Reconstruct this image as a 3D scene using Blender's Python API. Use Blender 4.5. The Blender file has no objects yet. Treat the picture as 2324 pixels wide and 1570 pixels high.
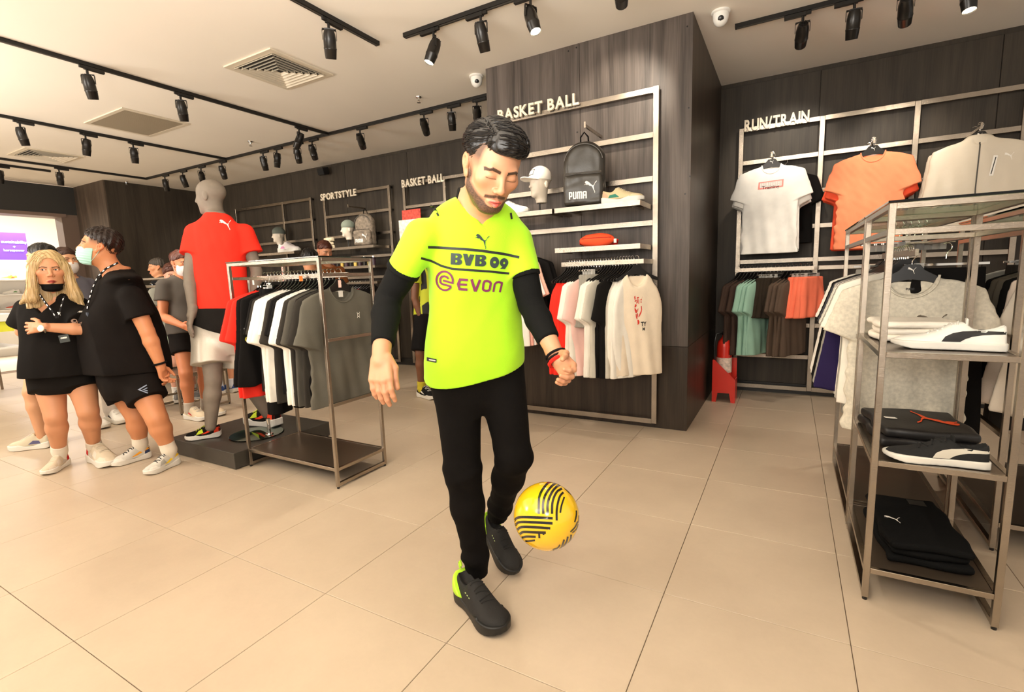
import bpy, bmesh, math, random
import numpy as np
from mathutils import Vector, Matrix
from mathutils.bvhtree import BVHTree
import openvdb as vdb
random.seed(7); RS = np.random.RandomState(7)
SC = bpy.context.scene; COL = SC.collection
# ------------------------------------------------------------------ camera
FP = 1119.136
CR = np.array([[0.8731993578, 0.4862335801, -0.0331630370], [0.0392141664, -0.1379216409, -0.9896665449], [-0.4857830077, 0.8628757307, -0.1395003328]])
CC = np.array([0, 0, 1.24])
cam_d = bpy.data.cameras.new('camera'); cam = bpy.data.objects.new('camera', cam_d); COL.objects.link(cam)
cam_d.sensor_width = 36; cam_d.lens = FP / 2324 * 36; cam_d.clip_start = 0.05; cam_d.clip_end = 100
_m = Matrix.Identity(4)
for _i in range(3):
    _m[_i][0] = CR[0][_i]; _m[_i][1] = -CR[1][_i]; _m[_i][2] = -CR[2][_i]; _m[_i][3] = CC[_i]
cam.matrix_world = _m; SC.camera = cam
# ------------------------------------------------------------------ world, lights, exposure
SC.view_settings.view_transform = 'Standard'; SC.view_settings.look = 'None'; SC.view_settings.gamma = 1
SC.view_settings.use_curve_mapping = False
SC.view_settings.exposure = 0.0
W = bpy.data.worlds.new('world'); SC.world = W; W.use_nodes = True
W.node_tree.nodes['Background'].inputs[0].default_value = (1.0, 0.92, 0.82, 1)
W.node_tree.nodes['Background'].inputs[1].default_value = 0.80
SC.cycles.max_bounces = 8; SC.cycles.diffuse_bounces = 4; SC.cycles.glossy_bounces = 4; SC.cycles.transmission_bounces = 6
SC.cycles.transparent_max_bounces = 8; SC.cycles.sample_clamp_indirect = 4.0; SC.cycles.caustics_reflective = False; SC.cycles.caustics_refractive = False

def light(kind, name, loc, aim, power, color=(1, .86, .68), size=.1, angle=60, blend=.6):
    l = bpy.data.lights.new(name, kind); l.energy = power; l.color = color
    if kind == 'AREA': l.size = size
    else: l.shadow_soft_size = size
    if kind == 'SPOT': l.spot_size = math.radians(angle); l.spot_blend = blend
    o = bpy.data.objects.new(name, l); COL.objects.link(o); o.location = loc
    o.rotation_euler = (Vector(aim) - Vector(loc)).to_track_quat('-Z', 'Y').to_euler()
    return o
# the photographer's flash, added fill lamps for the ceiling, and the shop's lighting over the part of the floor behind the photographer
light('AREA', 'camera_flash', (0.10, -0.05, 1.50), (-1.6, 3.2, 1.5), 12, (1, .96, .90), .22)
light('SPOT', 'bounced_flash', (-0.10, -0.30, 1.65), (-.6, .35, 3.02), 400, (1, .94, .86), .12, 96, .9)
light('AREA', 'ceiling_fill', (-1.0, -.9, 1.7), (-1.3, .1, 3.6), 190, (1, .94, .86), 2.0)  # added fill facing up, not a shop fitting; brightens the ceiling
light('AREA', 'ceiling_fill', (-6.2, -.9, 1.7), (-6.3, .3, 3.6), 185, (1, .94, .86), 2.0)  # second added fill, lifts the ceiling over the left side
light('AREA', 'shop_light_behind', (-1.2, -1.4, 2.85), (-1.6, 2.6, .6), 36, (1, .93, .83), 1.2)
light('AREA', 'shop_light_behind', (-5.2, -1.2, 2.85), (-4.8, 1.8, .6), 84, (1, .93, .83), 1.2)

# ------------------------------------------------------------------ helpers
def ray(px, py): return CR.T @ np.array([(px - 1162) / FP, (py - 785) / FP, 1.0])
def at(px, py, X=None, Y=None, Z=None, d=None):
    r = ray(px, py)
    if d is not None: t = d
    elif X is not None: t = X / r[0]
    elif Y is not None: t = Y / r[1]
    else: t = (Z - CC[2]) / r[2]
    return CC + r * t
def depth(p): return float((CR @ (np.asarray(p, float) - CC))[2])
def nrm(v): v = np.asarray(v, float); return v / np.linalg.norm(v)
def lin(c): return tuple(((x / 255) / 12.92 if x / 255 <= .04045 else ((x / 255 + .055) / 1.055) ** 2.4) for x in c)

MATS = {}
def mat(key, col=(128, 128, 128), rough=.6, metal=0.0, spec=.5, bump=0.0, bscale=200, var=0.0, vscale=4, emit=None, estr=1, alpha=1, trans=0, coat=0, aniso=None, sheen=0, attr=False):
    if key in MATS: return MATS[key]
    m = bpy.data.materials.new(key); m.use_nodes = True; nt = m.node_tree; b = nt.nodes['Principled BSDF']
    c = lin(col) + (1,)
    b.inputs['Base Color'].default_value = c; b.inputs['Roughness'].default_value = rough; b.inputs['Metallic'].default_value = metal
    b.inputs['Specular IOR Level'].default_value = spec
    b.inputs['Coat Weight'].default_value = coat; b.inputs['Coat Roughness'].default_value = .08
    if sheen: b.inputs['Sheen Weight'].default_value = sheen
    if trans: b.inputs['Transmission Weight'].default_value = trans; b.inputs['IOR'].default_value = 1.45
    if alpha < 1: b.inputs['Alpha'].default_value = alpha
    if emit: b.inputs['Emission Color'].default_value = lin(emit) + (1,); b.inputs['Emission Strength'].default_value = estr
    tc = nt.nodes.new('ShaderNodeTexCoord')
    src = None
    if attr:
        a = nt.nodes.new('ShaderNodeAttribute'); a.attribute_name = 'Col'; src = a.outputs['Color']
        nt.links.new(src, b.inputs['Base Color'])
    if var:
        n = nt.nodes.new('ShaderNodeTexNoise'); n.inputs['Scale'].default_value = vscale; n.inputs['Detail'].default_value = 4
        nt.links.new(tc.outputs['Object'], n.inputs['Vector'])
        mr = nt.nodes.new('ShaderNodeMapRange'); mr.inputs[1].default_value = .3; mr.inputs[2].default_value = .7; mr.inputs[3].default_value = 1 - var; mr.inputs[4].default_value = 1 + var
        nt.links.new(n.outputs[0], mr.inputs[0])
        mx = nt.nodes.new('ShaderNodeVectorMath'); mx.operation = 'SCALE'
        if src: nt.links.new(src, mx.inputs[0])
        else: mx.inputs[0].default_value = c[:3]
        nt.links.new(mr.outputs[0], mx.inputs['Scale']); nt.links.new(mx.outputs[0], b.inputs['Base Color'])
    if bump:
        n = nt.nodes.new('ShaderNodeTexNoise'); n.inputs['Scale'].default_value = bscale; n.inputs['Detail'].default_value = 3
        mp = nt.nodes.new('ShaderNodeMapping')
        if aniso: mp.inputs['Scale'].default_value = aniso
        nt.links.new(tc.outputs['Object'], mp.inputs[0]); nt.links.new(mp.outputs[0], n.inputs['Vector'])
        bp = nt.nodes.new('ShaderNodeBump'); bp.inputs['Strength'].default_value = bump; bp.inputs['Distance'].default_value = .002
        nt.links.new(n.outputs[0], bp.inputs['Height']); nt.links.new(bp.outputs[0], b.inputs['Normal'])
    MATS[key] = m; return m
def fab(col, key=None, rough=.85): return mat(key or 'fabric_%d_%d_%d' % tuple(col), col, rough, spec=.25 if sum(col) > 150 else .10, bump=.35, bscale=260, var=.06, vscale=9)
def plast(col, rough=.35): return mat('plastic_%d_%d_%d_%d' % (*col, rough * 100), col, rough, spec=.5)
STEEL = mat('brushed_steel', (168, 157, 143), .24, 1.0, bump=.25, bscale=60, aniso=(1, 1, 30), var=.12, vscale=5)
CHROME = mat('chrome', (225, 220, 212), .12, 1.0)
BLACKM = mat('black_metal', (24, 22, 20), .35, .2, bump=.1)
BLACKP = mat('black_plastic', (20, 18, 17), .3)
WHITEP = mat('white_plastic', (235, 232, 225), .3)
GLASS = mat('clear_glass', (225, 240, 232), .02, trans=1.0)
LENS = mat('lamp_lens', (255, 240, 214), .3, emit=(255, 236, 200), estr=9)

def wood_mat(key, c1, c2, rough=.5, horiz=False):
    if key in MATS: return MATS[key]
    m = bpy.data.materials.new(key); m.use_nodes = True; nt = m.node_tree; b = nt.nodes['Principled BSDF']
    tc = nt.nodes.new('ShaderNodeTexCoord'); mp = nt.nodes.new('ShaderNodeMapping'); mp.inputs['Scale'].default_value = (7, 7, .55)
    n = nt.nodes.new('ShaderNodeTexNoise'); n.inputs['Scale'].default_value = 1.4; n.inputs['Detail'].default_value = 6; n.inputs['Distortion'].default_value = .9
    mp2 = nt.nodes.new('ShaderNodeMapping'); mp2.inputs['Scale'].default_value = (130, 130, 3)
    n2 = nt.nodes.new('ShaderNodeTexNoise'); n2.inputs['Scale'].default_value = 1; n2.inputs['Detail'].default_value = 4
    nt.links.new(tc.outputs['Object'], mp.inputs[0]); nt.links.new(mp.outputs[0], n.inputs['Vector'])
    nt.links.new(tc.outputs['Object'], mp2.inputs[0]); nt.links.new(mp2.outputs[0], n2.inputs['Vector'])
    ad = nt.nodes.new('ShaderNodeMath'); ad.operation = 'MULTIPLY_ADD'; ad.inputs[1].default_value = .45
    nt.links.new(n2.outputs[0], ad.inputs[0]); nt.links.new(n.outputs[0], ad.inputs[2])
    r = nt.nodes.new('ShaderNodeValToRGB'); r.color_ramp.elements[0].position = .5; r.color_ramp.elements[1].position = .95
    r.color_ramp.elements[0].color = lin(c1) + (1,); r.color_ramp.elements[1].color = lin(c2) + (1,)
    nt.links.new(ad.outputs[0], r.inputs[0]); nt.links.new(r.outputs[0], b.inputs['Base Color'])
    b.inputs['Roughness'].default_value = rough; b.inputs['Specular IOR Level'].default_value = .35
    bp = nt.nodes.new('ShaderNodeBump'); bp.inputs['Strength'].default_value = .25; bp.inputs['Distance'].default_value = .003
    nt.links.new(ad.outputs[0], bp.inputs['Height']); nt.links.new(bp.outputs[0], b.inputs['Normal'])
    MATS[key] = m; return m

def me_new(name, v, f, smooth=False):
    me = bpy.data.meshes.new(name)
    v = np.asarray(v, np.float32)
    if isinstance(f, np.ndarray) and f.ndim == 2:
        n, k = f.shape
        me.vertices.add(len(v)); me.vertices.foreach_set('co', v.ravel())
        me.loops.add(n * k); me.loops.foreach_set('vertex_index', f.astype(np.int32).ravel())
        me.polygons.add(n); me.polygons.foreach_set('loop_start', np.arange(0, n * k, k, dtype=np.int32))
        me.update(calc_edges=True); me.validate()
    else:
        me.from_pydata([tuple(map(float, p)) for p in v], [], [tuple(int(i) for i in q) for q in f]); me.update()
    if smooth: me.polygons.foreach_set('use_smooth', np.ones(len(me.polygons), bool))
    return me
def tag(o, label=None, cat=None, group=None, kind=None):
    if label: o['label'] = label
    if cat: o['category'] = cat
    if group: o['group'] = group
    if kind: o['kind'] = kind
    return o
def thing(name, label, cat, loc=(0, 0, 0), rz=0, group=None, rot=None):
    o = bpy.data.objects.new(name, None); COL.objects.link(o); o.location = Vector(loc); o.rotation_euler = rot or (0, 0, rz); o.empty_display_size = .05
    return tag(o, label, cat, group)
def ob(name, me, m=None, parent=None, world=False, loc=None, rot=None, label=None):
    o = bpy.data.objects.new(name, me); COL.objects.link(o)
    if m:
        for q in (m if isinstance(m, (list, tuple)) else [m]):
            if len(me.materials) < (len(m) if isinstance(m, (list, tuple)) else 1): me.materials.append(q)
    if loc is not None: o.location = Vector(loc)
    if rot is not None: o.rotation_euler = rot
    if parent is not None:
        o.parent = parent
        if world:
            mw = Matrix.Translation(parent.location) @ parent.rotation_euler.to_matrix().to_4x4()
            q = parent.parent
            if q is not None: mw = Matrix.Translation(q.location) @ q.rotation_euler.to_matrix().to_4x4() @ parent.matrix_parent_inverse @ mw
            o.matrix_parent_inverse = mw.inverted()
    if label: o['label'] = label
    return o
def setmat(o, m):
    for s in o.material_slots: s.link = 'OBJECT'; s.material = m
    return o
def dup(o, parent=None, loc=None, rot=None, mats=None, label=None, group=None):
    c = o.copy(); COL.objects.link(c)
    if parent is not None: c.parent = parent
    if loc is not None: c.location = Vector(loc)
    if rot is not None: c.rotation_euler = rot
    if mats and o.name.split('.')[0] in mats: setmat(c, mats[o.name.split('.')[0]])
    for ch in KIDS.get(o.name, []): dup(ch, c, mats=mats)
    if label: c['label'] = label
    if group: c['group'] = group
    return c
KIDS = {}
def index_kids():
    KIDS.clear()
    for o in COL.objects:
        if o.parent: KIDS.setdefault(o.parent.name, []).append(o)

class MB:
    """collects simple solids into one mesh"""
    def __init__(s): s.v = []; s.f = []
    def add(s, v, f):
        n = len(s.v); s.v += [tuple(p) for p in v]; s.f += [tuple(i + n for i in q) for q in f]; return s
    def box(s, a, b):
        x0, y0, z0 = a; x1, y1, z1 = b
        v = [(x, y, z) for x in (x0, x1) for y in (y0, y1) for z in (z0, z1)]
        return s.add(v, [(0, 1, 3, 2), (4, 6, 7, 5), (0, 4, 5, 1), (2, 3, 7, 6), (0, 2, 6, 4), (1, 5, 7, 3)])
    def bar(s, p, q, w, h, up=(0, 0, 1)):
        p = np.asarray(p, float); q = np.asarray(q, float); d = nrm(q - p); up = np.asarray(up, float)
        if abs(d @ up) > .98: up = np.array([0, 1.0, 0])
        x = nrm(np.cross(d, up)); y = np.cross(x, d); v = []
        for e in (p, q):
            for a, b in ((-1, -1), (1, -1), (1, 1), (-1, 1)): v.append(e + x * a * w / 2 + y * b * h / 2)
        return s.add(v, [(0, 1, 2, 3)[::-1], (4, 5, 6, 7), (0, 1, 5, 4), (1, 2, 6, 5), (2, 3, 7, 6), (3, 0, 4, 7)])
    def tube(s, pts, r, n=8, cap=True):
        pts = [np.asarray(p, float) for p in pts]; N = len(pts); rr = r if hasattr(r, '__len__') else [r] * N
        v = []; up = np.array([.13, .21, .97]); prev = None
        for i, p in enumerate(pts):
            t = nrm(pts[min(i + 1, N - 1)] - pts[max(i - 1, 0)])
            x = np.cross(t, up) if prev is None else prev - t * (prev @ t)
            x = nrm(x); y = np.cross(t, x); prev = x
            for k in range(n): a = 2 * math.pi * k / n; v.append(p + rr[i] * (math.cos(a) * x + math.sin(a) * y))
        f = [(i * n + k, i * n + (k + 1) % n, (i + 1) * n + (k + 1) % n, (i + 1) * n + k) for i in range(N - 1) for k in range(n)]
        if cap: f += [tuple(range(n))[::-1], tuple((N - 1) * n + k for k in range(n))]
        return s.add(v, f)
    def lathe(s, prof, n=20, M=None):
        v = []; M = M or Matrix.Identity(4)
        for r, z in prof:
            for k in range(n): a = 2 * math.pi * k / n; v.append(M @ Vector((r * math.cos(a), r * math.sin(a), z)))
        N = len(prof)
        f = [(i * n + k, i * n + (k + 1) % n, (i + 1) * n + (k + 1) % n, (i + 1) * n + k) for i in range(N - 1) for k in range(n)]
        f += [tuple(range(n))[::-1], tuple((N - 1) * n + k for k in range(n))]
        return s.add(v, f)
    def prism(s, poly, y0, y1, ax='y'):
        n = len(poly); v = []
        for y in (y0, y1):
            for a, b in poly: v.append((a, y, b) if ax == 'y' else ((y, a, b) if ax == 'x' else (a, b, y)))
        f = [tuple(range(n)), tuple(range(2 * n - 1, n - 1, -1))] + [(i, i + n, (i + 1) % n + n, (i + 1) % n) for i in range(n)]
        return s.add(v, f)
    def mesh(s, name, smooth=False, bevel=0):
        me = me_new(name, s.v, s.f)
        bm = bmesh.new(); bm.from_mesh(me); bmesh.ops.recalc_face_normals(bm, faces=bm.faces)
        if bevel: bmesh.ops.bevel(bm, geom=[e for e in bm.edges], offset=bevel, segments=1, affect='EDGES', clamp_overlap=True)
        bm.to_mesh(me); bm.free()
        if smooth:
            me.polygons.foreach_set('use_smooth', np.ones(len(me.polygons), bool)); me.set_sharp_from_angle(angle=math.radians(40))
        return me
    def ob(s, name, m, parent=None, world=False, smooth=False, bevel=0, **k):
        return ob(name, s.mesh(name, smooth, bevel), m, parent, world, **k)

# ------------------------------------------------------------------ implicit surfaces
def smin(a, b, k):
    if k <= 0: return np.minimum(a, b)
    h = np.clip(.5 + .5 * (b - a) / k, 0, 1); return b + (a - b) * h - k * h * (1 - h)
def smax(a, b, k): return -smin(-a, -b, k)
def cap(P, a, b, ra, rb=None, flat=None, fs=1):
    rb = ra if rb is None else rb; a = np.asarray(a, np.float32); b = np.asarray(b, np.float32); ba = b - a
    q = [P[i] - a[i] for i in range(3)]
    t = np.clip((q[0] * ba[0] + q[1] * ba[1] + q[2] * ba[2]) / float(ba @ ba + 1e-9), 0, 1)
    q = [q[i] - t * ba[i] for i in range(3)]
    if flat is not None:
        n = nrm(flat).astype(np.float32); c = q[0] * n[0] + q[1] * n[1] + q[2] * n[2]
        q = [q[i] + c * n[i] * (1 / fs - 1) for i in range(3)]
        return (np.sqrt(q[0] ** 2 + q[1] ** 2 + q[2] ** 2) - (ra + (rb - ra) * t)) * (fs if fs < 1 else 1)
    return np.sqrt(q[0] ** 2 + q[1] ** 2 + q[2] ** 2) - (ra + (rb - ra) * t)
def ell(P, c, r, R=None):
    q = [P[i] - np.float32(c[i]) for i in range(3)]
    if R is not None:
        R = np.asarray(R, np.float32); q = [q[0] * R[0][j] + q[1] * R[1][j] + q[2] * R[2][j] for j in range(3)]
    k0 = np.sqrt((q[0] / r[0]) ** 2 + (q[1] / r[1]) ** 2 + (q[2] / r[2]) ** 2)
    k1 = np.sqrt((q[0] / r[0] ** 2) ** 2 + (q[1] / r[1] ** 2) ** 2 + (q[2] / r[2] ** 2) ** 2) + 1e-6
    return np.where(k0 < .02, np.float32(-min(r)), k0 * (k0 - 1) / k1)
def plane(P, p, n): n = nrm(n); return (P[0] - p[0]) * np.float32(n[0]) + (P[1] - p[1]) * np.float32(n[1]) + (P[2] - p[2]) * np.float32(n[2])
def local(P, c, R, s=1.0):
    q = [P[i] - np.float32(c[i]) for i in range(3)]; R = np.asarray(R, np.float32)
    return [(q[0] * R[0][j] + q[1] * R[1][j] + q[2] * R[2][j]) / np.float32(s) for j in range(3)]
def rings(P, R, e=2.0, sm=True):
    """P local (u, v, w); R rows (w, cu, cv, a, b)"""
    R = np.asarray(R, float)
    if sm:
        t = np.arange(len(R)); tt = np.linspace(0, len(R) - 1, 8 * len(R)); Q = []
        for j in range(5):
            y = np.r_[2 * R[0, j] - R[1, j], R[:, j], 2 * R[-1, j] - R[-2, j]]; i = np.minimum(tt.astype(int), len(R) - 2); f = tt - i
            p0, p1, p2, p3 = y[i], y[i + 1], y[i + 2], y[i + 3]
            Q.append(p1 + .5 * f * (p2 - p0 + f * (2 * p0 - 5 * p1 + 4 * p2 - p3 + f * (3 * (p1 - p2) + p3 - p0))))
        R = np.array(Q).T; R = R[np.argsort(R[:, 0])]
    w = P[2]; g = lambda j: np.interp(w, R[:, 0], R[:, j]).astype(np.float32)
    a, b = g(3), g(4); u = np.abs(P[0] - g(1)) / a; v = np.abs(P[1] - g(2)) / b
    d = ((u ** e + v ** e) ** (1 / e) - 1) * np.minimum(a, b)
    return np.maximum(np.maximum(d, w - np.float32(R[-1, 0])), np.float32(R[0, 0]) - w)
def wrinkle(P, amp, freq, seed, n=5, st=(1, 1, 1)):
    r = np.random.RandomState(seed); o = 0
    for i in range(n):
        k = r.normal(size=3) * freq * np.array(st); k2 = r.normal(size=3) * freq * .5
        o = o + np.sin(P[0] * k[0] + P[1] * k[1] + P[2] * k[2] + r.rand() * 6.3 + 1.6 * np.sin(P[0] * k2[0] + P[1] * k2[1] + P[2] * k2[2]))
    return (o * amp / n).astype(np.float32)
def solid(fn, lo, hi, h):
    """mesh of fn < 0 in the box"""
    lo = np.asarray(lo, float); hi = np.asarray(hi, float); n = np.ceil((hi - lo) / h).astype(int) + 1
    ax = [(lo[i] + np.arange(n[i]) * h).astype(np.float32) for i in range(3)]
    P = [ax[0][:, None, None], ax[1][None, :, None], ax[2][None, None, :]]
    P = [np.ascontiguousarray(np.broadcast_to(p, tuple(n))) for p in P]
    f = np.clip(fn(P), -3 * h, 3 * h).astype(np.float32)
    for s in ((0,), (-1,)):
        f[s[0], :, :] = np.maximum(f[s[0], :, :], h * .5); f[:, s[0], :] = np.maximum(f[:, s[0], :], h * .5); f[:, :, s[0]] = np.maximum(f[:, :, s[0]], h * .5)
    g = vdb.FloatGrid(background=3 * h); g.copyFromArray(f)
    v, q = g.convertToQuads(isovalue=0.0)
    v = np.asarray(v, float) * h + lo; q = np.asarray(q)
    return v, q
def solid_ob(name, fn, lo, hi, h, m, parent=None, world=True, col=None, label=None):
    v, q = solid(fn, lo, hi, h)
    me = me_new(name, v, q, True)
    if col is not None: setcol(me, col([v[:, i].astype(np.float32) for i in range(3)]))
    return ob(name, me, m, parent, world, label=label)
def setcol(me, c):
    a = me.color_attributes.new('Col', 'FLOAT_COLOR', 'POINT')
    c = np.c_[np.asarray(c, np.float32), np.ones(len(c), np.float32)]; a.data.foreach_set('color', c.ravel())
def joinmesh(parts):
    v = []; f = []; n = 0
    for a, b in parts: v.append(a); f.append(np.asarray(b) + n); n += len(a)
    return np.vstack(v), np.vstack(f)

# ------------------------------------------------------------------ flat prints laid on surfaces
CAT = [(0, 3.9), (.35, 3.75), (.6, 4.15), (1.0, 4.2), (1.9, 3.75), (2.5, 3.7), (3.0, 4.05), (3.5, 3.6), (4.3, 2.9), (5.4, 2.5), (6.3, 2.25), (6.75, 1.5), (7.2, .3), (7.9, -1.2), (8.5, -2.2), (8.45, -3.3), (8.9, -3.45), (9.1, -2.6), (8.8, -1.7), (8.3, -.8), (8.1, .6), (8.0, 1.9), (7.9, 2.4), (8.6, 3.2), (9.0, 4.4), (9.7, 5.2), (10.4, 5.8), (10.8, 6.5), (10.4, 6.6), (9.6, 5.9), (9.0, 5.1), (8.5, 3.9), (7.7, 3.0), (6.8, 3.1), (5.7, 4.0), (4.4, 5.4), (3.1, 6.5), (2.0, 7.0), (1.4, 7.1), (.7, 6.6), (.3, 5.7), (.7, 5.35), (1.4, 5.35), (1.2, 4.75), (.5, 4.6)]
CATRUN = [(0, 1.0), (.6, 1.5), (1.8, 1.7), (2.1, 2.1), (1.3, 2.25), (.4, 2.6), (.2, 2.9), (.8, 3.5), (1.2, 4.0), (1.6, 3.75), (2.0, 4.1), (2.3, 3.75), (3.6, 3.6), (5.2, 2.9), (7.2, 1.5), (8.6, .75), (10.2, .65), (11.4, .95), (12.1, 1.9), (13.0, 3.4), (14.2, 4.6), (14.9, 4.5), (14.6, 3.8), (13.4, 3.1), (12.4, 1.7), (11.7, .5), (10.2, .2), (8.2, .1), (7.6, -.3), (6.2, -.35), (5.2, 0), (4.0, 1.0), (2.9, .6), (1.4, .8), (.7, .6), (.4, .3), (0, .5)]
def poly_tris(loops):
    """triangulated flat mesh (2D) of outline loops with holes, via a filled 2D curve"""
    cu = bpy.data.curves.new('tmp', 'CURVE'); cu.dimensions = '2D'; cu.fill_mode = 'BOTH'
    for L in loops:
        s = cu.splines.new('POLY'); s.points.add(len(L) - 1); s.use_cyclic_u = True
        for i, (x, y) in enumerate(L): s.points[i].co = (x, y, 0, 1)
    o = bpy.data.objects.new('tmp', cu); COL.objects.link(o)
    me = bpy.data.meshes.new_from_object(o.evaluated_get(bpy.context.evaluated_depsgraph_get())); bpy.data.objects.remove(o); return me
def text_flat(txt, bold=0.0, space=1.0, extrude=0, xs=1.0):
    cu = bpy.data.curves.new('tmp', 'FONT'); cu.body = txt; cu.offset = bold; cu.space_character = space; cu.extrude = extrude; cu.resolution_u = 4
    o = bpy.data.objects.new('tmp', cu); COL.objects.link(o); bpy.context.view_layer.update()
    me = bpy.data.meshes.new_from_object(o.evaluated_get(bpy.context.evaluated_depsgraph_get())); bpy.data.objects.remove(o)
    if xs != 1: me.transform(Matrix.Diagonal((xs, 1, 1, 1)))
    return me
def stroke(pts, w, closed=False):
    pts = [np.asarray(p, float) for p in pts]; n = len(pts); L = []; R = []
    for i in range(n):
        a = pts[i - 1] if (i or closed) else pts[i]; b = pts[(i + 1) % n] if (i < n - 1 or closed) else pts[i]
        t0 = nrm(pts[i] - a) if np.linalg.norm(pts[i] - a) > 1e-9 else nrm(b - pts[i]); t1 = nrm(b - pts[i]) if np.linalg.norm(b - pts[i]) > 1e-9 else t0
        nn = np.array([-(t0 + t1)[1], (t0 + t1)[0]]); nn = nrm(nn); c = max(.4, abs(nn @ np.array([-t0[1], t0[0]])))
        L.append(pts[i] + nn * w / 2 / c); R.append(pts[i] - nn * w / 2 / c)
    if closed: return [L, R]
    return [L + R[::-1]]
def bbox2(me):
    c = np.array([v.co[:2] for v in me.vertices]); return c.min(0), c.max(0)
def fit(me, w=None, h=None):
    a, b = bbox2(me); s = (w / (b[0] - a[0])) if w else (h / (b[1] - a[1])); c = (a + b) / 2
    sy = s if not (w and h) else h / (b[1] - a[1])
    me.transform(Matrix.Diagonal((s, sy, 1, 1)) @ Matrix.Translation((-c[0], -c[1], 0))); return me
def cut_grid(me, step):
    a, b = bbox2(me); bm = bmesh.new(); bm.from_mesh(me)
    for ax in (0, 1):
        x = a[ax] + step
        while x < b[ax]:
            co = Vector((x, 0, 0)) if ax == 0 else Vector((0, x, 0)); no = Vector((1, 0, 0)) if ax == 0 else Vector((0, 1, 0))
            bmesh.ops.bisect_plane(bm, geom=bm.verts[:] + bm.edges[:] + bm.faces[:], plane_co=co, plane_no=no); x += step
    bmesh.ops.triangulate(bm, faces=bm.faces[:])
    bm.to_mesh(me); bm.free(); return me
def bvh_of(o):
    me = o.data; co = np.empty(len(me.vertices) * 3, np.float32); me.vertices.foreach_get('co', co)
    co = co.reshape(-1, 3); return BVHTree.FromPolygons([Vector(c) for c in co.tolist()], [tuple(p.vertices) for p in me.polygons])
def decal(name, me, tgt, c, U, V, m, parent, off=.0025, step=.009, world=True, back=.25, label=None, reach=.6):
    """lays a flat 2D print (metres, centred) on the surface tgt: c centre, U right, V up; projected along -(U x V)"""
    if step: cut_grid(me, step)
    U = Vector(nrm(U)); V = Vector(nrm(V)); N = U.cross(V).normalized(); c = Vector(c); bv = tgt if isinstance(tgt, BVHTree) else bvh_of(tgt)
    bad = 0
    last = 0
    for v in me.vertices:
        o = c + U * v.co.x + V * v.co.y + N * back
        h = bv.ray_cast(o, -N, reach + back)
        if h[0] is None: v.co = c + U * v.co.x + V * v.co.y - N * last; bad += 1
        else:
            last = (c - h[0]).dot(N); v.co = h[0] + N * off
    # faces must look outwards
    me.update()
    bm = bmesh.new(); bm.from_mesh(me)
    fl = [f for f in bm.faces if f.normal.dot(N) < 0]; bmesh.ops.reverse_faces(bm, faces=fl); bm.to_mesh(me); bm.free()
    me.polygons.foreach_set('use_smooth', np.ones(len(me.polygons), bool))
    return ob(name, me, m, parent, world, label=label)
ORD = 'zeroth first second third fourth fifth sixth seventh eighth ninth tenth eleventh twelfth thirteenth fourteenth fifteenth sixteenth seventeenth eighteenth nineteenth twentieth twenty-first twenty-second twenty-third twenty-fourth twenty-fifth twenty-sixth twenty-seventh twenty-eighth twenty-ninth thirtieth'.split()
# ================================================================== the room
H = 3.02; YB = 5.52
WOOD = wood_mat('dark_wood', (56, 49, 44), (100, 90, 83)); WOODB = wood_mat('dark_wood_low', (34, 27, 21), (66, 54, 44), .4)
WALLD = wood_mat('dark_wall', (46, 40, 33), (68, 60, 50), .55)
CEIL = mat('ceiling_paint', (240, 232, 218), .8, var=.02, vscale=1)
def tile_mat():
    m = bpy.data.materials.new('floor_tile'); m.use_nodes = True; nt = m.node_tree; b = nt.nodes['Principled BSDF']
    g = nt.nodes.new('ShaderNodeNewGeometry'); oi = nt.nodes.new('ShaderNodeObjectInfo')
    n = nt.nodes.new('ShaderNodeTexNoise'); n.inputs['Scale'].default_value = 1.6; n.inputs['Detail'].default_value = 5; n.inputs['Roughness'].default_value = .65
    nt.links.new(g.outputs['Position'], n.inputs['Vector'])
    n2 = nt.nodes.new('ShaderNodeTexNoise'); n2.inputs['Scale'].default_value = 60; n2.inputs['Detail'].default_value = 3
    nt.links.new(g.outputs['Position'], n2.inputs['Vector'])
    a = nt.nodes.new('ShaderNodeMath'); a.operation = 'MULTIPLY_ADD'; a.inputs[1].default_value = .10
    nt.links.new(oi.outputs['Random'], a.inputs[0]); nt.links.new(n.outputs[0], a.inputs[2])
    a2 = nt.nodes.new('ShaderNodeMath'); a2.operation = 'MULTIPLY_ADD'; a2.inputs[1].default_value = .12
    nt.links.new(n2.outputs[0], a2.inputs[0]); nt.links.new(a.outputs[0], a2.inputs[2])
    r = nt.nodes.new('ShaderNodeValToRGB'); r.color_ramp.elements[0].position = .35; r.color_ramp.elements[1].position = .95
    r.color_ramp.elements[0].color = lin((186, 168, 146)) + (1,); r.color_ramp.elements[1].color = lin((208, 190, 166)) + (1,)
    nt.links.new(a2.outputs[0], r.inputs[0]); nt.links.new(r.outputs[0], b.inputs['Base Color'])
    mr = nt.nodes.new('ShaderNodeMapRange'); mr.inputs[3].default_value = .30; mr.inputs[4].default_value = .46
    nt.links.new(n.outputs[0], mr.inputs[0]); nt.links.new(mr.outputs[0], b.inputs['Roughness'])
    b.inputs['Specular IOR Level'].default_value = .45
    return m
TILE = tile_mat(); GROUT = mat('grout', (120, 100, 80), .9)
fl = MB().box((-17, -6, -.06), (4, 7, -.007)).ob('floor', GROUT); tag(fl, kind='structure')
MB().box((-17, -6, -.0072), (4, .01, -.002)).ob('near_slab', TILE, fl)
MB().box((-17, .012, -.0072), (-10.96, 6, -.002)).ob('mall_slab', mat('mall_floor', (222, 208, 188), .35), fl)
tm = MB().box((0, 0, -.007), (.6005, .5955, 0)).mesh('tile', bevel=.0012)
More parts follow.
